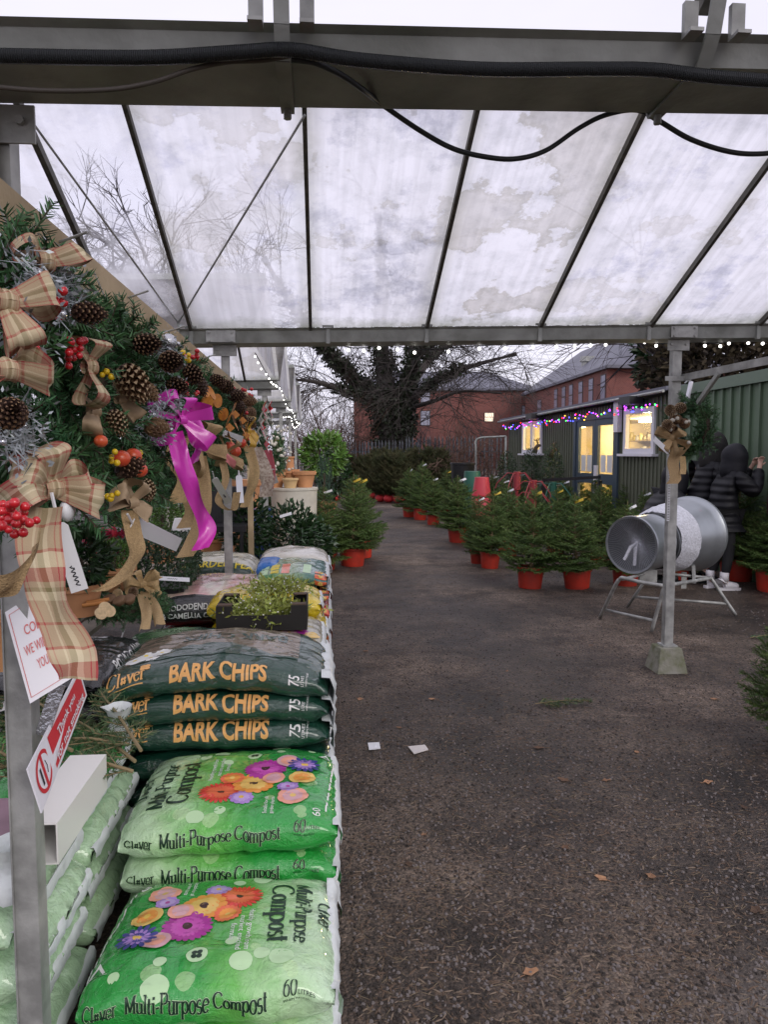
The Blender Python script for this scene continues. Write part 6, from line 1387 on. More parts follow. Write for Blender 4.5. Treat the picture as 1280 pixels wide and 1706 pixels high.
plain(-.95, -.30, 4.07, 4.8, .0, .21, 63, 'f_grey', 'grey printed sack at the foot of the ericaceous stack'); plain(-.95, -.30, 4.05, 4.8, .20, .21, 64, 'f_lime', 'green printed sack beneath the red lettered ericaceous sack')
plain(-1.0, -.42, 3.36, 4.02, .42, .16, 65, 'f_lime', 'yellowish green leafy sack in front of the ericaceous compost', arch=.02); plain(-1.0, -.60, 3.36, 4.0, .0, .22, 66, 'f_grey', 'dull grey sack on the ground left of the mistletoe stack'); plain(-1.0, -.60, 3.36, 4.0, .21, .22, 67, 'f_dark', 'dark green sack under the leafy yellowish green one')
def decp(b):
    t = text2d('GARDEN PEAT', .075, .02); b.decal(t[0], t[1], b.W * .22, b.T * .30, 0, 'yellow_print'); pr(b, CLV, b.W * .03, b.T * .3, .05, 0, 'yellow_print')
plain(-1.03, -.44, 5.02, 5.62, .56, .20, 71, 'f_grey', 'garden peat sack with a dark green band behind the second post', 'f_dark', decor=decp, arch=.03)
for k in range(3): plain(-1.03, -.46, 5.02, 5.6, .19 * k, .2, 72 + k, 'f_grey', ('lowest sack below the garden peat', 'second sack from the ground below the garden peat', 'sack directly below the garden peat')[k])
def decw(b):
    t = text2d('MULTI PURPOSE COMPOST', .045, .015); b.decal(t[0], t[1], b.W * .28, -.02, 0, 'green_ink'); t = text2d('25', .03); b.decal(t[0], t[1], b.W * .9, -.01, 0, 'green_ink')
plain(-.46, RX + .03, 5.28, 5.85, .58, .19, 81, 'f_white', 'cream sack on the back stack of the aisle, nearest the corner spruce', decor=decw, arch=.03)
for k in range(3): plain(-.46, RX + .02, 5.28, 5.8, .2 * k, .2, 82 + k, 'f_white', ('lowest cream sack of the back stack', 'second cream sack of the back stack', 'third cream sack of the back stack')[k])
def deck(b):
    for k in range(3): b.rect(b.W * .82, b.W * .985, -b.T * .3 + .05 * k, -b.T * .3 + .05 * k + .035, 'p_coral', .001 + .0003 * k); b.flower(b.W * .9, -b.T * .3 + .05 * k + .02, .013, 5, 'p_rose', 'p_dark', 1.5, 0, .0035)
    for k in range(5): b.rect(b.W * (.05 + .15 * k), b.W * (.16 + .15 * k), b.T * .6, b.T * .6 + .25, ('pale_print', 'yellow_print', 'p_coral', 'f_lime', 'pale_print')[k], .001 + .0002 * k)
mixc_ = [('f_black', .0, .17), ('f_red', .16, .16), ('f_black', .31, .15), ('f_red', .45, .13), ('f_black', .57, .11)]
for k, (fm, z, T) in enumerate(mixc_): plain(-.28, RX + .02, 4.52, 5.22, z, T, 90 + k, fm, ('lowest black sack of the red and black stack on the aisle', 'red sack second from the ground on the red and black stack', 'black sack midway up the red and black stack', 'red sack near the top of the red and black stack', 'black sack below the green printed top of the red and black stack')[k], decor=deck)
plain(-.40, RX + .01, 4.5, 5.22, .67, .10, 97, 'f_lime', 'green printed sack on top of the red and black stack', decor=deck, arch=.02)
plain(-.42, -.27, 4.78, 5.18, .70, .09, 98, mat('blue_film', (.03, .16, .50), .25), 'small blue packet tucked beside the garden peat sack', cat='packet', name='blue_packet')
# stacks left of the post
for k, lb in enumerate(('pale green sack lowest in the stack left of the near post', 'pale green sack second up in the stack left of the near post', 'pale green sack third up in the stack left of the near post', 'pale green sack on top of the stack left of the near post')):
    b = Bag(-.98 - .02 * (k % 2), 1.86, .005 + .125 * k, .66, .53, .14, 0, .01, 0, 110 + k); b.fs = .6; b.skin('f_pale')
    pr(b, SIX, b.W * .42, .0, .05, 0, 'green_ink', 'pale_print', b.W * .08); t = text2d('LITRES', .018); b.decal(t[0], t[1], b.W * .51, .005, 0, 'green_ink'); t = text2d('WHEN PACKED', .012); b.decal(t[0], t[1], b.W * .44, -.016, 0, 'green_ink')
    b.done(lb, group='pale sacks left of the post')
for k, lb in enumerate(('pale green sack at the foot of the stack under the cut fir branches', 'pale green sack second up under the cut fir branches', 'pale green sack third up under the cut fir branches', 'pale green sack directly under the cut fir branches')):
    b = Bag(-1.0 - .02 * (k % 2), 2.45, .005 + .125 * k, .66, .60, .14, 0, .01, 0, 120 + k); b.fs = .6; b.skin('f_green' if k == 3 else 'f_pale'); pr(b, MPC, b.W * .2, .0, .05, 0, 'green_ink', 'pale_print', b.W * .55); b.done(lb, group='pale sacks left of the post')
def potato(z, seed, s, lab):
    b = Bag(-1.03, 3.10, z, .62, .46, .125, R(90), .012, 0, seed); b.skin('f_black')
    t = text2d(s[0], .062, .02); b.decal(t[0], t[1], .16, .0, 0, 'white_print'); t = text2d(s[1], .05, .02); b.decal(t[0], t[1], .03, -.05, 0, 'white_print'); b.rect(.50, .56, -.03, .03, 'white_print'); b.done(lab, 'potato sack', None, 'potato_sack')
for k in range(4): plain(-1.25, -.82, 2.80, 3.40, .115 * k, .13, 130 + k, 'f_brown', ('lowest brown sack beneath the black potato compost', 'second brown sack beneath the black potato compost', 'third brown sack beneath the black potato compost', 'top brown sack beneath the black potato compost')[k])
potato(.455, 141, ('POTATO AND', 'VEG'), 'lower black potato compost sack left of the bark chips'); potato(.57, 142, ('POTATO AND', 'VEG'), 'upper black potato compost sack left of the bark chips')
for k in range(4): plain(-1.98, -1.30, 2.4, 3.1, .15 * k, .16, 150 + k, 'f_brown', ('brown soil sack lowest on the far left', 'second brown soil sack on the far left', 'third brown soil sack on the far left', 'brown soil sack topping the far left stack behind the paper notice')[k])

# ---------------------------------------------------------------- crate of mistletoe
c0 = at_y(360, 1046, 3.44); c1 = at_y(512, 1038, 3.44); zc = .684; x0, x1, y0, y1, hh = c0.x, c1.x, 3.44, 3.76, .115
cr_ = thing('mistletoe_crate', 'low black cardboard crate filled with mistletoe sprigs', 'crate', ((x0 + x1) / 2, (y0 + y1) / 2, zc)); mb = MB()
mb.box(x0, x1, y0, y1, zc, zc + .006)
for ya, yb_ in ((y0, y0 + .006), (y1 - .006, y1)):
    for p, q, h in ((x0, x0 + .075, hh), (x0 + .075, x1 - .075, hh * .62), (x1 - .075, x1, hh)): mb.box(p, q, ya, yb_, zc + .006, zc + h)
mb.box(x0, x0 + .006, y0 + .006, y1 - .006, zc + .006, zc + hh); mb.box(x1 - .006, x1, y0 + .006, y1 - .006, zc + .006, zc + hh); mb.build('box', 'dark_card', cr_)
for xx, sg in ((x0, 1), (x1, -1)):
    mb = MB()
    for yy in (y0 + .008, y1 - .06): mb = MB(); mb.box(min(xx + sg * .006, xx + sg * .07), max(xx + sg * .006, xx + sg * .07), yy, yy + .05, zc + hh, zc + hh + .004); mb.build('corner_flap', 'brown_card', cr_)
def mistle(c, r3, n, lab, rg):
    mb = MB(); c = Vector(c); z0 = c.z
    for _ in range(n):
        p = c + V(rg.gauss(0, .45) * r3[0], rg.gauss(0, .45) * r3[1], abs(rg.gauss(0, .5)) * r3[2]); d = V(rg.gauss(0, 1), rg.gauss(0, 1), rg.gauss(.1, .5)).normalized(); e = p + d * .045; e.z = max(e.z, z0); mb.tube([p, e], .0016, 3, 1, False)
        for sg in (-1, 1):
            ax = (d + d.orthogonal() * sg * .7).normalized(); s_ = ax.cross(V(rg.gauss(0, 1), rg.gauss(0, 1), rg.gauss(0, 1))).normalized() * .0055; l_ = rg.uniform(.026, .045); mb.add([e, e + ax * l_ * .5 + s_, e + ax * l_, e + ax * l_ * .5 - s_], [(0, 1, 2, 3)], 0)
        if rg.random() < .35: mb.ball(e, .0042, 2, 6, 4)
    return solo(mb, 'mistletoe', ['mistletoe', 'mistletoe', 'white_pvc'], lab, 'mistletoe', 'mistletoe for sale')
rg = random.Random(71); xm = (x0 + x1) / 2
mistle((xm, (y0 + y1) / 2, zc + .03), (.17, .13, .06), 800, 'mistletoe sprigs filling the black cardboard crate', rg)
mistle((xm + .03, 4.06, .735), (.15, .13, .055), 520, 'loose heap of mistletoe on the yellow sack behind the crate', rg)

# ================================================================ WREATHS
# timber rail they hang from
rl = MB(); ra, rb = at_x(-60, 325, -.60), at_x(205, 522, -.60); dz = (rb.z - ra.z) / (rb.y - ra.y)
rl.beam(V(-.585, ra.y - .3, ra.z - dz * .3), V(-.585, 6.9, ra.z + dz * (6.9 - ra.y) * .3), .045, .095)
rail = thing('display_rail', 'sawn timber rail with nails from which the wreaths hang', 'rail', (-.585, 1, 0)); rl.build('rail', 'timber', rail)
for y in (1.72, 2.3, 2.9, 3.7): nb_ = MB(); z = ra.z + dz * (y - ra.y) * .3 + .02; nb_.tube([V(-.563, y, z), V(-.50, y - .01, z + .02)], .003, 6); nb_.build('nail', 'galv', rail)
for y in (6.8,): pbx = MB(); pbx.box(-.655, -.61, y - .03, y + .03, 0, ra.z - .02); pbx.build('leg', 'timber', rail)

def ring_mesh(seed, R0=.175, tr_=.065, n=520, fm='fir'):
    rg = random.Random(seed); mb = MB()
    for k in range(n):
        t = 2 * PI * (k + rg.random()) / n; rad = V(0, math.cos(t), math.sin(t)); tan = V(0, -math.sin(t), math.cos(t)); ph = rg.random() * 2 * PI
        off = rad * math.cos(ph) + V(1, 0, 0) * math.sin(ph)
        if off.x < -.55: off.x *= .3
        p = rad * R0 + off * tr_ * rg.uniform(.1, .75); d = (tan * rg.choice((1, 1, -.4)) + off * rg.uniform(.3, 1.1) + V(rg.gauss(0, .25), rg.gauss(0, .25), rg.gauss(0, .25))).normalized(); l_ = rg.uniform(.05, .095)
        e = p + d * l_; mb.tube([p, e], .0018, 3, 1, False); needles(mb, p, e + d * .008, .021, .0036, int(l_ * 620), 1.0, 0, off if rg.random() < .7 else None, rg)
    mb.tube([V(0, math.cos(2 * PI * k / 24), math.sin(2 * PI * k / 24)) * R0 for k in range(25)], .022, 6, 1)
    return mb
ringA = ring_mesh(1).build('fir_ring', ['fir', 'wood']); ringB = ring_mesh(2).build('fir_ring', ['fir', 'wood'])
ringC = ring_mesh(3, .16, .055, 380, 'fir').build('fir_ring', ['fir', 'twig'])
PCL, PCD = cone_mesh(False), cone_mesh(True)
firsts = {}
def ringpart(root, src, c, rot=0, s=1, name='fir_ring'):
    if src.name not in firsts: firsts[src.name] = 1; src.parent = root; src.location = Vector(c) - wloc(root); src.rotation_euler = (rot, 0, 0); src.scale = (s,) * 3; return src
    return part(src, root, name, c, (rot, 0, 0), s)
def cones(root, lst, src, X=-.40):
    for k, (px, py, s) in enumerate(lst):
        p = at_x(px, py, X); d = V(rnd.uniform(.2, .9), rnd.uniform(-1, .6), rnd.uniform(-.9, .3)); q = d.to_track_quat('Z', 'Y').to_euler()
        if src.name not in firsts: firsts[src.name] = 1; src.parent = root; src.location = p - wloc(root); src.rotation_euler = q; src.scale = (s,) * 3
        else: part(src, root, 'pine_cone', p, q, s)
def cluster(root, name, lst, m, r, n, spread, X=-.39):
    for px, py in lst: mb = MB(); berries(mb, at_x(px, py, X), n, spread, r); mb.build(name, m, root, True)
def tinsel(root, lst, X=-.39):
    for px, py, s in lst:
        mb = MB(); c = at_x(px, py, X)
        c0 = c
        for _ in range(120):
            c = c0 + V(rnd.gauss(0, .25), rnd.gauss(0, .4), rnd.gauss(0, .4)) * s
            d = V(rnd.gauss(.3, 1), rnd.gauss(0, 1), rnd.gauss(0, 1)).normalized(); e = c + d * s * rnd.uniform(.25, .7); w_ = d.orthogonal().normalized() * .0016; mb.add([c - w_, c + w_, e], [(0, 1, 2)], 0)
            if rnd.random() < .55:
                u = d.cross(V(rnd.gauss(0, 1), rnd.gauss(0, 1), rnd.gauss(0, 1))).normalized() * s * .16; q = c + d * s * rnd.uniform(.4, 1); mb.add([q, q + d * s * .10 + u * .35, q + d * s * .24, q + d * s * .10 - u * .35], [(0, 1, 2, 3)], 0)
        mb.build('silver_spray', ['frost', 'silver'], root)
        for _ in range(4): mb = MB(); mb.ball(c0 + V(rnd.gauss(0, s * .4), rnd.gauss(0, s * .4), rnd.gauss(0, s * .4)), s * .12, 0, 8, 6); mb.build('silver_bead', 'silver', root, True)
def tails(root, lst, m, name='ribbon_tail'):
    for pts, w_, X, sd in lst:
        dd = X * 1250 / (min(pts[0][0], 470) - 535); p3 = curve([at_d(px, py, dd - .012 * k) for k, (px, py) in enumerate(pts)], 6); s_ = Vector(sd).normalized()
        mb = MB(); ribbon(mb, p3, [(s_ + V(0, .5 if m != 'plaid' else .25, 0) * math.sin(q * .32 + len(p3))).normalized() for q in range(len(p3))], w_, 0, wob=.16); mb.build(name, m, root, True)
def tagstrip(root, a, b, w_, X, write=True):
    p, q = at_x(*a, X), at_x(*b, X + .02); mb = MB(); A_, d, s_, n_ = label_strip(mb, p, q, w_, CAM - p)
    if write: scribble(mb, A_ + d * ((q - p).length * .62), d, s_, n_, min(.035, (q - p).length * .3), w_ * .22, 1)
    mb.tube([p - d * .03 + V(0, 0, .015), p + d * .004], .0025, 5, 0); mb.build('price_label', ['white_tag', 'ink'], root)
SD = (.98, -.1, .05)
def wreath(label, y, z, src, rot, s=1, X=-.50, name='fir_wreath'):
    root = thing(name, label, 'wreath', (X, y, z)); ringpart(root, src, (X, y, z), rot, s)
    hk = MB(); hk.tube([V(X + .01, y, z + .18 * s), V(-.55, y, z + .34)], .002, 4); hk.build('hanging_wire', 'galv', root); return root
def bowp(root, px, py, X, size, w_, m, angs, up=V(0, 0, 1), out=V(.75, -.65, .05), bulge=.55, wob=.08): mb = MB(); bow(mb, at_x(px, py, X), out, up, size, w_, angs, 0, bulge, wob); mb.build('bow', m, root, True)

W1 = wreath('nearest fir wreath, silver sprays and big tartan bow with long tails', 1.34, 1.615, ringA, .3, 1.02)
bowp(W1, 78, 815, -.395, .066, .055, 'plaid', (150, 100, 30, 200, 340))
bowp(W1, 66, 438, -.42, .052, .05, 'plaid', (25, 160)); bowp(W1, 0, 505, -.41, .055, .05, 'plaid', (10, 170, 280)); bowp(W1, 0, 618, -.40, .06, .05, 'plaid', (0, 180))
tinsel(W1, [(50, 470, .055), (96, 478, .05), (30, 545, .05), (105, 500, .04), (40, 720, .04), (22, 730, .045)], -.41)
cones(W1, [(10, 695, .6), (120, 520, .6)], PCD, -.38); cluster(W1, 'red_berries', [(20, 858), (8, 868), (38, 868)], 'berry', .0058, 9, .010, -.36); cluster(W1, 'red_berries', [(50, 590), (100, 500)], 'berry', .007, 5, .009, -.39)
tails(W1, [([(72, 845), (64, 900), (72, 960), (90, 1020), (114, 1070), (124, 1100), (128, 1132)], .060, -.385, SD)], 'plaid')
tails(W1, [([(62, 900), (50, 940), (18, 972), (-20, 985)], .045, -.36, (.3, -.3, .9))], 'burlap')
tagstrip(W1, (97, 872), (133, 984), .024, -.37); mb = MB(); mb.ball(at_x(112, 850, -.37), .017, 0, 10, 6, (.6, 1, 1)); mb.build('label_loop', 'white_tag', W1, True)
W2 = wreath('dark green fir wreath with pine cones, red apples and brown paper bows', 1.93, 1.60, ringB, 1.4, 1.04)
bowp(W2, 143, 612, -.42, .055, .045, 'plaid', (250, 80)); bowp(W2, 150, 685, -.43, .045, .04, 'kraft', (100, 260)); bowp(W2, 195, 665, -.43, .045, .04, 'kraft', (60, 320))
cones(W2, [(206, 612, 1.05), (236, 640, .65), (187, 685, .65), (243, 712, .78), (240, 800, .65)], PCL, -.41); cones(W2, [(225, 575, .8), (195, 790, .75)], PCD, -.42)
cluster(W2, 'red_berries', [(120, 578), (125, 592)], 'berry', .0065, 7, .011, -.40); cluster(W2, 'yellow_berries', [(177, 623), (186, 768), (235, 756), (183, 828)], 'yberry', .0065, 4, .007, -.41)
for px, py in ((202, 764), (222, 760), (232, 783), (168, 735)): mb = MB(); mb.ball(at_x(px, py, -.405), .019 if px != 168 else .013, 0, 12, 8, (1, 1, .9)); p = at_x(px, py, -.405); mb.tube([p + V(0, 0, .015), p + V(.004, 0, .026)], .0015, 4, 1); mb.build('apple', ['apple', 'wood'], W2, True)
bowp(W2, 214, 838, -.40, .05, .042, 'kraft', (60, 150, 330)); tails(W2, [([(214, 850), (222, 885), (228, 920), (212, 952), (188, 972), (165, 985)], .034, -.40, SD)], 'burlap')
tagstrip(W2, (220, 872), (298, 908), .036, -.39, False)
W3 = wreath('fir wreath with a shiny magenta bow and silver bauble branch', 2.55, 1.605, ringA, 2.5, 1.0)
cones(W3, [(272, 600, .9), (280, 640, .8), (310, 612, .9)], PCD, -.41); cluster(W3, 'yellow_berries', [(310, 594)], 'yberry', .008, 4, .008, -.40); tinsel(W3, [(275, 590, .05), (262, 680, .06), (256, 715, .05), (288, 660, .045)], -.41)
mb = MB(); mb.ball(at_x(281, 570, -.40), .022, 0, 16, 10); mb.build('silver_bauble', 'silver', W3, True)
bowp(W3, 298, 700, -.385, .085, .045, 'magenta', (80, 150, 30, 210, 330), bulge=.5, wob=.02)
tails(W3, [([(292, 720), (302, 765), (318, 810), (334, 852), (346, 885), (334, 915)], .046, -.385, (.95, -.2, .2)), ([(305, 690), (326, 705), (334, 740), (322, 772)], .034, -.40, (.9, -.1, .4))], 'magenta')
W4 = wreath('fir wreath with dried orange slices and a long hessian bow', 3.20, 1.60, ringB, .6, .98)
for k, (px, py) in enumerate(((340, 650), (352, 655), (362, 668), (345, 672), (372, 690))): mb = MB(); mb.lathe([(0, -.003), (.028, -.003), (.028, .003), (0, .003)], at_x(px, py, -.41), V(.8, rnd.uniform(-.9, .1), rnd.uniform(-.4, .4)), 18); mb.build('orange_slice', 'orange_slice', W4)
bowp(W4, 330, 745, -.40, .085, .055, 'burlap', (70, 160, 250, 340)); tails(W4, [([(330, 760), (338, 810), (336, 860), (320, 905), (308, 928)], .055, -.40, SD), ([(322, 760), (312, 810), (322, 850), (308, 880)], .06, -.42, SD)], 'burlap'); tails(W4, [([(300, 730), (292, 765), (310, 800), (296, 838)], .06, -.43, SD)], 'sheer')
cones(W4, [(325, 628, .9), (352, 628, .8)], PCD, -.42); tagstrip(W4, (357, 797), (381, 838), .026, -.40); cluster(W4, 'red_berries', [(318, 655), (325, 592)], 'berry', .008, 7, .012, -.41)
W5 = wreath('fir wreath with orange lilies of dried peel and red apples, pink ribbon', 3.85, 1.60, ringA, 4.0, .98)
for px, py in ((385, 690), (375, 712), (398, 700), (404, 725)):
    mb = MB(); c = at_x(px, py, -.40)
    for k in range(5): a = 2 * PI * k / 5; d = V(.4, math.cos(a), math.sin(a)).normalized(); s_ = d.cross(V(1, 0, 0)).normalized() * .02; mb.add([c, c + d * .04 + s_, c + d * .085, c + d * .04 - s_], [(0, 1, 2, 3)])
    mb.build('peel_flower', 'orange_slice', W5)
for px, py in ((383, 745), (402, 738), (393, 752)): mb = MB(); mb.ball(at_x(px, py, -.40), .026, 0, 12, 8); mb.build('apple', 'apple', W5, True)
cones(W5, [(380, 660, 1.0), (392, 668, .9), (368, 640, .9)], PCD, -.41); cluster(W5, 'red_berries', [(396, 655), (402, 672)], 'berry', .009, 5, .012, -.40); tagstrip(W5, (372, 722), (404, 732), .03, -.39, False); tagstrip(W5, (398, 792), (401, 838), .03, -.39, False)
bowp(W5, 372, 758, -.40, .075, .05, 'burlap', (200, 330, 90)); tails(W5, [([(370, 765), (376, 800), (364, 835), (388, 850), (395, 820)], .030, -.40, SD)], 'burlap'); tails(W5, [([(362, 745), (378, 762), (392, 776)], .03, -.38, (.3, .2, .9))], mat('pink_ribbon', (.62, .20, .20), .5))
W6 = wreath('fir wreath with frosted cones and gold ribbon tails, sixth along the rail', 4.60, 1.62, ringB, 5.0, .95)
cones(W6, [(404, 668, 1.0), (412, 680, .9), (408, 700, 1)], PCL, -.41); cones(W6, [(398, 690, 1.0)], PCD, -.42); cluster(W6, 'red_berries', [(410, 655), (405, 690), (416, 725)], 'berry', .010, 7, .016, -.40); tinsel(W6, [(415, 712, .07)], -.41)
M['gold_ribbon'] = mat('gold_ribbon', (.62, .38, .06), .35); bowp(W6, 411, 718, -.39, .08, .05, 'gold_ribbon', (100, 250, 340), bulge=.5); tails(W6, [([(414, 745), (424, 785), (418, 815), (408, 845)], .055, -.38, SD)], 'sheer'); tagstrip(W6, (416, 732), (430, 736), .035, -.38, False)
W7 = wreath('wreath of cream and red decorations with a spotted ribbon tail', 5.75, 1.66, ringA, 1.0, .95)
for px, py, m in ((436, 682, 'berry'), (446, 680, 'berry'), (433, 712, 'berry'), (440, 740, 'berry'), (430, 700, 'cream'), (440, 695, 'cream'), (448, 705, 'cream'), (425, 725, 'cream'), (437, 722, 'cream')):
    mb = MB(); c = at_x(px, py, -.40)
    for k in range(6): a = 2 * PI * k / 6; d = V(.5, math.cos(a), math.sin(a)).normalized(); s_ = d.cross(V(1, 0, 0)).normalized() * .02; mb.add([c, c + d * .04 + s_, c + d * .08, c + d * .04 - s_], [(0, 1, 2, 3)])
    mb.build('fabric_flower', m, W7)
M['spotted'] = mat('spotted_ribbon', (.60, .52, .42), .6, c2=(.22, .13, .09), vscale=60); tails(W7, [([(424, 745), (438, 775), (446, 805), (444, 828)], .085, -.38, SD)], 'spotted'); tails(W7, [([(446, 750), (452, 780), (450, 815)], .06, -.39, SD)], mat('dull_red_ribbon', (.35, .04, .06), .5))
W8 = wreath('holly wreath with pale berries hung on the third greenhouse post', 7.95, 1.50, ringC, 2.0, .95, -.46); cluster(W8, 'pale_berries', [(462, 740), (472, 750), (470, 725), (465, 770), (478, 765)], 'cream', .014, 9, .05, -.38); tagstrip(W8, (452, 782), (460, 805), .04, -.36, False)
# little wreath turned edge-on on the right post
Xw = RPX; cw = at_y(1140, 712, RPY - .07); W9 = thing('fir_wreath', 'small fir wreath tied to the right steel post with hessian bow and gold cones', 'wreath', cw)
part(ringB, W9, 'fir_ring', cw + V(.035, .0, 0), (0, 0, R(-158)), (.85, .85, .85))
mb = MB(); bow(mb, at_y(1122, 730, RPY - .17), V(-.7, -.7, 0), V(0, 0, 1), .10, .07, (60, 150, 240, 320), 0); mb.build('bow', 'burlap', W9, True)
for pts, m, w_ in (([(1130, 745), (1122, 770), (1126, 795), (1120, 806)], 'burlap', .085), ([(1137, 760), (1139, 780), (1138, 790)], 'sheer', .045)):
    mb = MB(); ribbon(mb, curve([at_y(px, py, RPY - .16 - .01 * k) for k, (px, py) in enumerate(pts)], 6), V(1, .1, 0), w_, 0, wob=.1); mb.build('ribbon_tail', m, W9, True)
for px, py in ((1118, 690), (1128, 680), (1135, 700), (1110, 708), (1142, 705), (1125, 712)): part(PCL, W9, 'pine_cone', at_y(px, py, RPY - .18), (rnd.uniform(-2, 2), rnd.uniform(-2, 2), 0), 1.1)
for _ in range(14): mb = MB(); berries(mb, at_y(1122, 706, RPY - .2) + V(rnd.gauss(0, .05), rnd.gauss(0, .03), rnd.gauss(0, .05)), 1, .001, .013); mb.build('cream_berry', 'cream', W9, True)
mb = MB(); label_strip(mb, at_y(1115, 754, RPY - .2), at_y(1090, 731, RPY - .24), .035, (0, -1, .2)); mb.build('price_label', 'white_tag', W9)
# measuring strip on the post
mb = MB(); p = at_y(1119, 700, RPY - .031)
sx = RPX - .045; mb.box(sx - .006, sx + .012, RPY - .046, RPY - .0435, 1.04, 1.50)
for k in range(40): mb.box(sx - .003, sx + .009, RPY - .0475, RPY - .0462, 1.05 + .011 * k, 1.054 + .011 * k, 1)
solo(mb, 'height_strip', ['white_tag', 'ink'], 'narrow white height strip with black marks stuck to the right post', 'measuring strip')
# wreath lying on the sacks, dried fruit and sheer bow
cz = .735; c8 = at_z(205, 1005, cz + .05); WL = thing('dried_fruit_wreath', 'fir wreath lying on the black sacks with cinnamon, dried slices and sheer bow', 'wreath', V(c8.x, c8.y, cz))
o_ = part(ringB, WL, 'fir_ring', V(c8.x, c8.y, cz + .03), (0, R(-90), .8), (.8, .82, .82))
for k, (px, py) in enumerate(((150, 975), (172, 965), (200, 1002), (183, 1000), (215, 1000))):
    mb = MB(); p = at_z(px, py, cz + .12); mb.lathe([(0, -.012), (.02, -.012), (.026, .0), (.03, .012), (.026, .016), (.0, .012)], p, V(rnd.gauss(0, .4), -.5, 1), 14); mb.build('lotus_pod', 'cone', WL, True)
for px, py in ((163, 1003), (156, 1008)): mb = MB(); p = at_z(px, py, cz + .12); mb.tube([p - V(.045, .01, 0), p + V(.045, .015, .008)], .009, 8); mb.build('cinnamon_stick', 'cinnamon', WL, True)
for k, (px, py) in enumerate(((158, 965), (165, 978), (175, 1012), (182, 1018), (168, 1022), (196, 990), (145, 985))): mb = MB(); p = at_z(px, py, cz + .12); mb.lathe([(0, -.002), (.026, -.002), (.026, .002), (0, .002)], p, V(rnd.gauss(0, .5), -.7, rnd.gauss(.5, .4)), 14); mb.build('dried_slice', 'cream_slice', WL)
mb = MB(); bow(mb, at_z(238, 975, cz + .13), V(.35, -.8, .5), V(0, 0, 1), .085, .06, (50, 120, 190, 330, 10), 0, wob=.15); mb.build('bow', 'sheer', WL, True)
for pts in ([(240, 985), (258, 1010), (266, 1040)], [(236, 990), (244, 1020), (240, 1048)]): mb = MB(); ribbon(mb, curve([at_z(px, py, cz + .10 - .03 * k) for k, (px, py) in enumerate(pts)], 6), V(.9, -.2, .3), .05, 0, wob=.2); mb.build('ribbon_tail', 'sheer', WL, True)
part(PCL, WL, 'pine_cone', at_z(222, 990, cz + .13), (1, .4, 0), .7); mb = MB(); A_, d, s_, n_ = label_strip(mb, at_z(262, 963, cz + .13), at_z(316, 966, cz + .11), .024, (0, -.8, .6)); scribble(mb, A_ + d * .05, d, s_, n_, .05, .004, 1); mb.build('price_label', ['white_tag', 'ink'], WL)

# ---------------------------------------------------------------- notices on the near post
def board(name, label, q4, m, th=.003):
    root = thing(name, label, 'sign', sum(q4, V(0, 0, 0)) / 4); nrm = (q4[1] - q4[0]).cross(q4[3] - q4[0]).normalized(); nrm = nrm if nrm.dot(CAM - q4[0]) > 0 else -nrm
    mb = MB(); mb.add([p for p in q4] + [p - nrm * th for p in q4], [(0, 1, 2, 3), (7, 6, 5, 4), (0, 4, 5, 1), (1, 5, 6, 2), (2, 6, 7, 3), (3, 7, 4, 0)]); mb.build('board', m, root); return root, nrm
# paper notice:   0 = bottom left, 1 = bottom right, 2 = top right, 3 = top left
q4 = [at_d(50, 1172, 1.47), at_d(132, 1122, 1.53), at_d(100, 962, 1.56), at_d(8, 1020, 1.49)]
nr, nn = board('paper_notice', 'white paper notice with red lettering tied to the near post behind the ribbon', q4, 'white_sign', .001)
ex, ey = (q4[1] - q4[0]), (q4[3] - q4[0]); W_, H_ = ex.length, ey.length; ex = ex / W_; ey = ey / H_; mb = MB()
def onb(u, v): return q4[0].lerp(q4[1], u).lerp(q4[3].lerp(q4[2], u), v)
for s, u, v, h in (('COMPOST', .22, .66, .72), ('WE WILL LOAD', .14, .46, .80), ('YOUR CAR', .30, .27, .5)): t = text2d(s, 1, .01); wx = max(p[0] for p in t[0]); t = ([(x / wx * h * W_, y * .028) for x, y in t[0]], t[1]); flat_print(mb, t[0], t[1], onb(u, v) + nn * .002, ex, ey, 0, 0)
for a, b_ in (((.05, .05), (.95, .05)), ((.95, .05), (.95, .95)), ((.95, .95), (.05, .95)), ((.05, .95), (.05, .05))): mb.beam(onb(*a) + nn * .0012, onb(*b_) + nn * .0012, .0012, .0006)
mb.build('lettering', 'pink_sign', nr)
q4 = [at_d(70, 1354, 1.43), at_d(145, 1158, 1.78), at_d(132, 1112, 1.76), at_d(46, 1281, 1.42)]
nr, nn = board('no_smoking_sign', 'white and red no smoking sign on the aisle side of the near post', q4, 'white_sign', .003)
ex, ey = (q4[1] - q4[0]).normalized(), (q4[3] - q4[0]).normalized(); mb = MB()
P4 = [onb(u, v) + nn * .0012 for u, v in ((.30, .10), (.97, .10), (.97, .90), (.30, .90))]; mb.add(P4, [(0, 1, 2, 3)], 0)
for s, u, v in (('Thank you', .42, .56), ('for not smoking', .33, .20)):
    t = text2d(s, 1, .015); wx = max(p[0] for p in t[0]); Lx = (onb(.95, .5) - onb(.33, .5)).length * (.60 if s[0] == 'T' else .96); o0 = onb(u, v) + nn * .005; hh_ = (q4[3] - q4[0]).length * .27
    mb.add([o0 + ex * (x / wx * Lx) + ey * (y * hh_ * (1 - .22 * x / wx)) for x, y in t[0]], t[1], 1)
cx, cy_ = .155, .5; C_ = onb(cx, cy_) + nn * .0012; ra_ = (onb(.27, .5) - onb(.04, .5)).length / 2; rb_ = (q4[3] - q4[0]).length * .40; n = 32
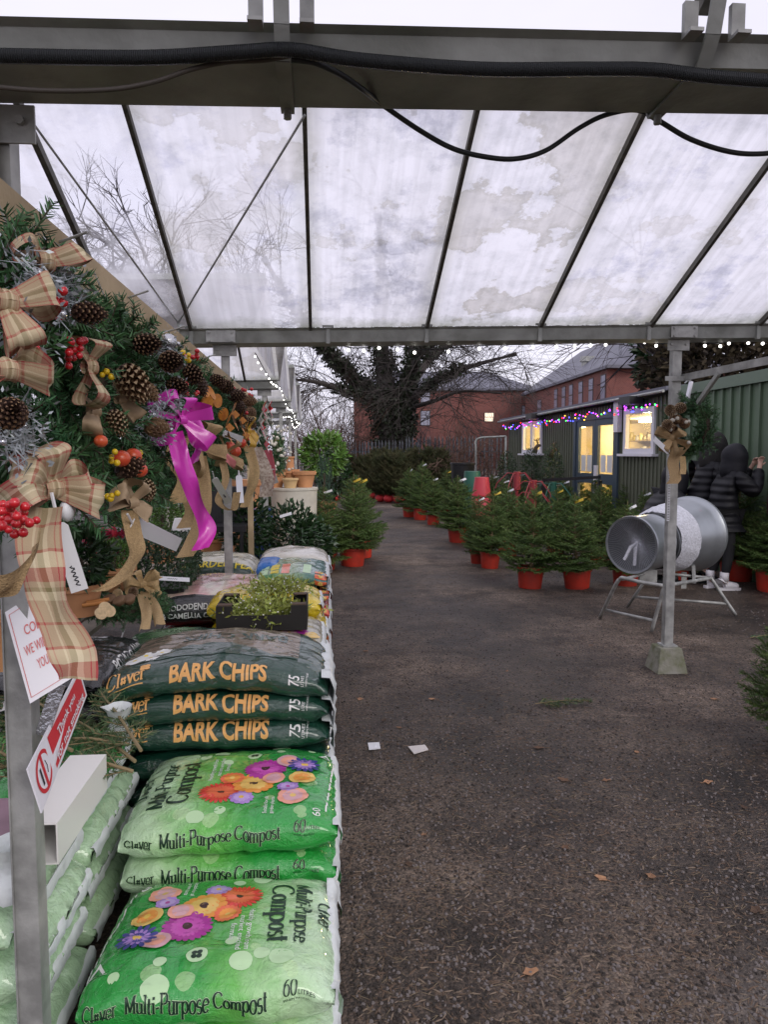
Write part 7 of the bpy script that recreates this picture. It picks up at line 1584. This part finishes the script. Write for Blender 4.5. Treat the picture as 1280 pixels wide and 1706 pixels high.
vs = [C_ + ex * (ra_ * k_ * math.cos(2 * PI * i / n)) + ey * (rb_ * k_ * math.sin(2 * PI * i / n)) for i in range(n) for k_ in (1, .80)]; mb.add(vs, [(2 * i, 2 * i + 1, (2 * i + 3) % (2 * n), (2 * i + 2) % (2 * n)) for i in range(n)], 0)
mb.add([C_ + ex * (a * ra_) + ey * (b_ * rb_) + nn * .0004 for a, b_ in ((-.12, -.85), (.12, -.85), (.12, .85), (-.12, .85))], [(0, 1, 2, 3)], 0)
mb.add([C_ + ex * (a * ra_) + ey * (b_ * rb_) + nn * .0002 for a, b_ in ((-.45, -.5), (-.28, -.5), (-.28, .4), (-.45, .4))], [(0, 1, 2, 3)], 2); mb.tube([C_ + ex * (ra_ * .3) + ey * (rb_ * -.35) + nn * .001, C_ + ex * (ra_ * .4) + ey * (rb_ * .0) + nn * .001, C_ + ex * (ra_ * .3) + ey * (rb_ * .35) + nn * .001], .0007, 4, 2)
mb.build('print', ['red_sign', 'white_sign', 'ink'], nr)
# silver tape holding the signs
mb = MB(); c = at_d(88, 1178, 1.56); mb.beam(c + V(-.02, -.01, -.055), c + V(.015, -.005, .05), .028, .004, V(0, 1, 0)); solo(mb, 'tape', 'silver', 'crumpled silver tape fixing the signs to the near post', 'tape')

# ---------------------------------------------------------------- odds and ends on the left stacks
p0 = at_z(62, 1372, .645); mb = MB(); xa, xb, ya, yb_ = p0.x - .055, p0.x + .045, p0.y, p0.y + .40; zt = .645; t_ = .004
mb.box(xa, xb, ya, yb_, zt - t_, zt); mb.box(xa, xb, ya, yb_, zt - .10, zt - .10 + t_); mb.box(xa, xa + t_, ya, yb_, zt - .10 + t_, zt - t_); mb.box(xb - t_, xb, ya, yb_, zt - .10 + t_, zt - t_)
M['white_pvc_in'] = M['white_pvc']; solo(mb, 'square_downpipe', 'white_pvc', 'white square plastic downpipe lying on the pale sacks behind the near post', 'pipe')
p1 = at_z(0, 1400, .57); mb = MB(); mb.box(p1.x - .25, xa - .006, p1.y - .13, p1.y + .22, .545, .575); solo(mb, 'mauve_board', 'mauve', 'dull mauve board lying left of the white square pipe', 'board')
def branch(a, b, seed, lab, m='fir_pale', nm='fir_branch', w_=.13, group=None):
    rg = random.Random(seed); a, b = Vector(a), Vector(b); root = thing(nm, lab, 'branch', a, group); d = (b - a); l = d.length; d /= l; sd = d.cross(V(0, 0, 1)).normalized(); st, fo = MB(), MB(); st.tube([a, a.lerp(b, .5) + V(0, 0, .01), b], [.006, .005, .003] if nm == 'fir_branch' else [.0025, .002, .0015], 6)
    for k in range(int(l / .026)):
        t = .08 + .9 * k / int(l / .026); p = a.lerp(b, t); tw = w_ * (1 - t * .72) * rg.uniform(.7, 1.1); e = p + (d * .7 + sd * (1 if k % 2 else -1) + V(0, 0, rg.gauss(.06, .14))).normalized() * tw; e.z = max(e.z, p.z - .01); st.tube([p, e], .0022, 4, 0, False); needles(fo, p, e, .024, .0032, max(8, int(tw * 520)), 1.0, 0, V(0, 0, 1) if rg.random() < .7 else None, rg)
        if rg.random() < .6: e2 = p.lerp(e, .5) + (d + sd * (1 if k % 2 else -1) * .3).normalized() * tw * .45; needles(fo, p.lerp(e, .5), e2, .022, .003, max(5, int(tw * 220)), 1.0, 0, V(0, 0, 1), rg)
    needles(fo, a.lerp(b, .2), b, .024, .003, int(l * 420), 1, 0, None, rg)
    fo.build('needles', m, root); st.build('stem', 'twig', root); return root
zb = .56
for k, (pa_, pb_, lab) in enumerate((((225, 1268), (120, 1195), 'cut fir branch pointing from the bark sacks to the signs'), ((222, 1285), (110, 1262), 'lowest cut fir branch, cut end on the pale sack edge'), ((235, 1250), (165, 1150), 'cut fir branch standing steepest beside the bark chip corner'), ((120, 1250), (0, 1200), 'cut fir branch passing left behind the near post'), ((110, 1290), (-30, 1275), 'cut fir branch low behind the near post at the frame edge'), ((60, 1210), (-30, 1120), 'cut fir branch highest at the left frame edge'), ((215, 1240), (90, 1230), 'middle cut fir branch between the sign and the bark sacks'), ((120, 1215), (30, 1150), 'cut fir branch whose tip rises behind the paper notice'), ((60, 1300), (-20, 1240), 'cut fir branch crossing under the paper notice'))):
    branch(at_z(*pa_, zb + .012 * (k % 4)), at_z(*pb_, zb + .03 + .03 * (k % 3)), 200 + k, lab, 'fir_pale', 'fir_branch', .13, 'cut fir branches on the sacks')
for k, (px, py, lab) in enumerate(((198, 1225, 'scrunched white sack corner standing beside the bark chips'), (20, 1475, 'scrunched white sack corner at the left frame edge below the mauve board'))):
    mb = MB(); c = at_z(px, py, .55); n = 12
    for i in range(6):
        for j in range(n): t = 2 * PI * j / n; r_ = (.045, .05, .035, .022, .035, .05)[i] * (1 + .3 * noise.noise(V(i * .9, j * .8, k * 5))); mb.v.append(tuple(c + V(r_ * math.cos(t), r_ * math.sin(t), -.02 + .024 * i)))
    mb.f += [(i * n + j, i * n + (j + 1) % n, (i + 1) * n + (j + 1) % n, (i + 1) * n + j) for i in range(5) for j in range(n)]; mb.m += [0] * (5 * n); solo(mb, 'sack_corner', 'seal', lab, 'plastic', smooth=True)
wp = thing('carrier_bag', 'white plastic carrier bag with open handles on the dark sacks', 'carrier bag', at_z(165, 1095, .62)); mb = MB()
ribbon(mb, curve([at_z(*p, .66) for p in ((206, 1052), (196, 1078), (178, 1086), (150, 1078), (128, 1066))], 6), V(.1, .9, .3), .05, 0, wob=.15); ribbon(mb, curve([at_z(*p, .64) for p in ((205, 1070), (200, 1108), (180, 1122), (158, 1108), (138, 1100))], 6), V(.3, .8, .4), .06, 0, wob=.2); mb.build('handle', 'white_pvc', wp, True)
mb = MB(); vs = []
for i in range(9):
    for j in range(9): p = at_z(125 + 9.5 * i, 1128 + 3.2 * j, .60); vs.append(p + V(0, 0, .035 * noise.noise(V(i * .6, j * .6, 3)) + .02 * math.sin(i * PI / 8)))
mb.add(vs, [(i * 9 + j, (i + 1) * 9 + j, (i + 1) * 9 + j + 1, i * 9 + j + 1) for i in range(8) for j in range(8)]); mb.build('body', 'white_pvc', wp, True)
mb = MB(); vs = []
for i in range(11):
    for j in range(7): p = at_z(-20 + 7 * i, 1105 + 16 * j - 3 * i, .61); vs.append(p + V(0, 0, .05 * noise.noise(V(i * .5, j * .7, 9))))
mb.add(vs, [(i * 7 + j, (i + 1) * 7 + j, (i + 1) * 7 + j + 1, i * 7 + j + 1) for i in range(10) for j in range(6)]); solo(mb, 'carrier_bag', 'white_pvc', 'white plastic sheet crumpled on the brown soil sack at the left edge', 'plastic', smooth=True)
mb = MB(); label_strip(mb, at_d(40, 961, 2.1), at_d(6, 960, 2.1), .016, (0, -1, .1)); solo(mb, 'plant_label', 'tan_tag', 'yellow plant label sticking out of the big bright box ball', 'label')

# ---------------------------------------------------------------- litter on the ground
rg = random.Random(91); mats_ = [mat('pale_chip', (.20, .15, .11), .9), mat('brown_chip', (.12, .08, .055), .9), mat('dark_chip', (.035, .028, .024), .9), mat('straw_bit', (.22, .17, .11), .9), mat('grey_stone', (.15, .13, .125), .85)]
mb = MB()
for k in range(26000):
    d = 1.6 * math.exp(rg.random() * 1.85); px = rg.uniform(540, 1330); p = at_d(px, 800, d); x, y = p.x, p.y
    if x < RX + .05: continue
    kind = rg.choices((0, 1, 2, 3, 4), (1.2, 4, 3.5, 1.4, 2.6))[0]; s = rg.uniform(.0025, .0075) * (1 if kind != 4 else 1.1); a = rg.random() * 6.28; c, sn = math.cos(a), math.sin(a); l_, w_ = (s * rg.uniform(1.4, 3), s * .45) if kind in (0, 1, 3) else (s, s * .8); h = s * (.3 if kind in (0, 1, 3) else .7)
    if kind == 3: l_, w_, h = s * 3.5, .0010, .0013
    P_ = [(l_, 0), (l_ * .3, w_), (-l_ * .8, w_ * .7), (-l_, -w_ * .3), (l_ * .1, -w_)]
    mb.add([V(x + u * c - v * sn, y + u * sn + v * c, .0005) for u, v in P_] + [V(x + u * .6 * c - v * .6 * sn, y + u * .6 * sn + v * .6 * c, h) for u, v in P_], [(5, 6, 7, 8, 9)] + [(i, (i + 1) % 5, 5 + (i + 1) % 5, 5 + i) for i in range(5)], kind)
o = mb.build('gravel', mats_); tag(o, 'loose stones, bark chips and straw scattered over the yard', 'gravel', kind='stuff')
def leaf_mesh(seed):
    rg = random.Random(seed); mb = MB(); n = 9; out_ = []
    for k in range(n): t = 2 * PI * k / n; r_ = (.030 if k % 2 == 0 else .019) * rg.uniform(.8, 1.2); out_.append(V(r_ * 1.25 * math.cos(t), r_ * math.sin(t), .004 + .006 * rg.random()))
    mb.add([V(0, 0, .003)] + out_, [(0, 1 + k, 1 + (k + 1) % n) for k in range(n)]); mb.tube([V(-.03, 0, .005), V(-.055, .006, .003)], .0012, 4); return mb.build('fallen_leaf', 'leaf_brown')
LMs = [leaf_mesh(k) for k in range(3)]
spots = [(897, 1246), (1061, 1253), (1260, 1516), (940, 1300), (1180, 1303), (707, 1390), (682, 1440), (942, 1412), (1003, 1464), (883, 1620), (1085, 1460), (640, 1200), (665, 1212), (720, 1165), (600, 1165), (586, 1100), (610, 1085), (985, 1075), (845, 1118), (1190, 1165), (1010, 1300), (1240, 1345)]
for k, (px, py) in enumerate(spots):
    ob = LMs[k] if k < 3 else bpy.data.objects.new('fallen_leaf', LMs[k % 3].data)
    if k >= 3: col.objects.link(ob)
    ob.location = at_z(px, py, .001); ob.rotation_euler = (0, 0, rg.random() * 6); ob.scale = (rg.uniform(.35, .75),) * 3
    tag(ob, 'small brown fallen leaf lying on the dark gravel' if k != 2 else 'orange brown maple leaf near the right frame edge', 'leaf', 'fallen leaves on the gravel')
for pts, lab in (([(613, 1237), (632, 1236), (634, 1246), (615, 1248)], 'small square white paper scrap near the sacks'), ([(680, 1243), (708, 1240), (714, 1248), (690, 1255)], 'crumpled stained paper scrap right of the square white one')):
    mb = MB(); P_ = [at_z(*p, .006 + .006 * (i % 2)) for i, p in enumerate(pts)]; mb.add(P_ + [p - V(0, 0, .004) for p in P_], [(0, 1, 2, 3), (7, 6, 5, 4), (0, 4, 5, 1), (1, 5, 6, 2), (2, 6, 7, 3), (3, 7, 4, 0)]); solo(mb, 'paper_scrap', 'white_tag' if 'square' in lab and 'small' in lab else 'paper', lab, 'paper')
branch(at_z(892, 1172, .012), at_z(985, 1166, .03), 301, 'broken fir sprig lying alone on the gravel before the concrete footing', 'fir_pale', 'fir_sprig', .09)
branch(at_z(1250, 1062, .012), at_z(1300, 1058, .03), 302, 'dark fir sprig on the gravel at the right frame edge', 'fir', 'fir_sprig', .09)
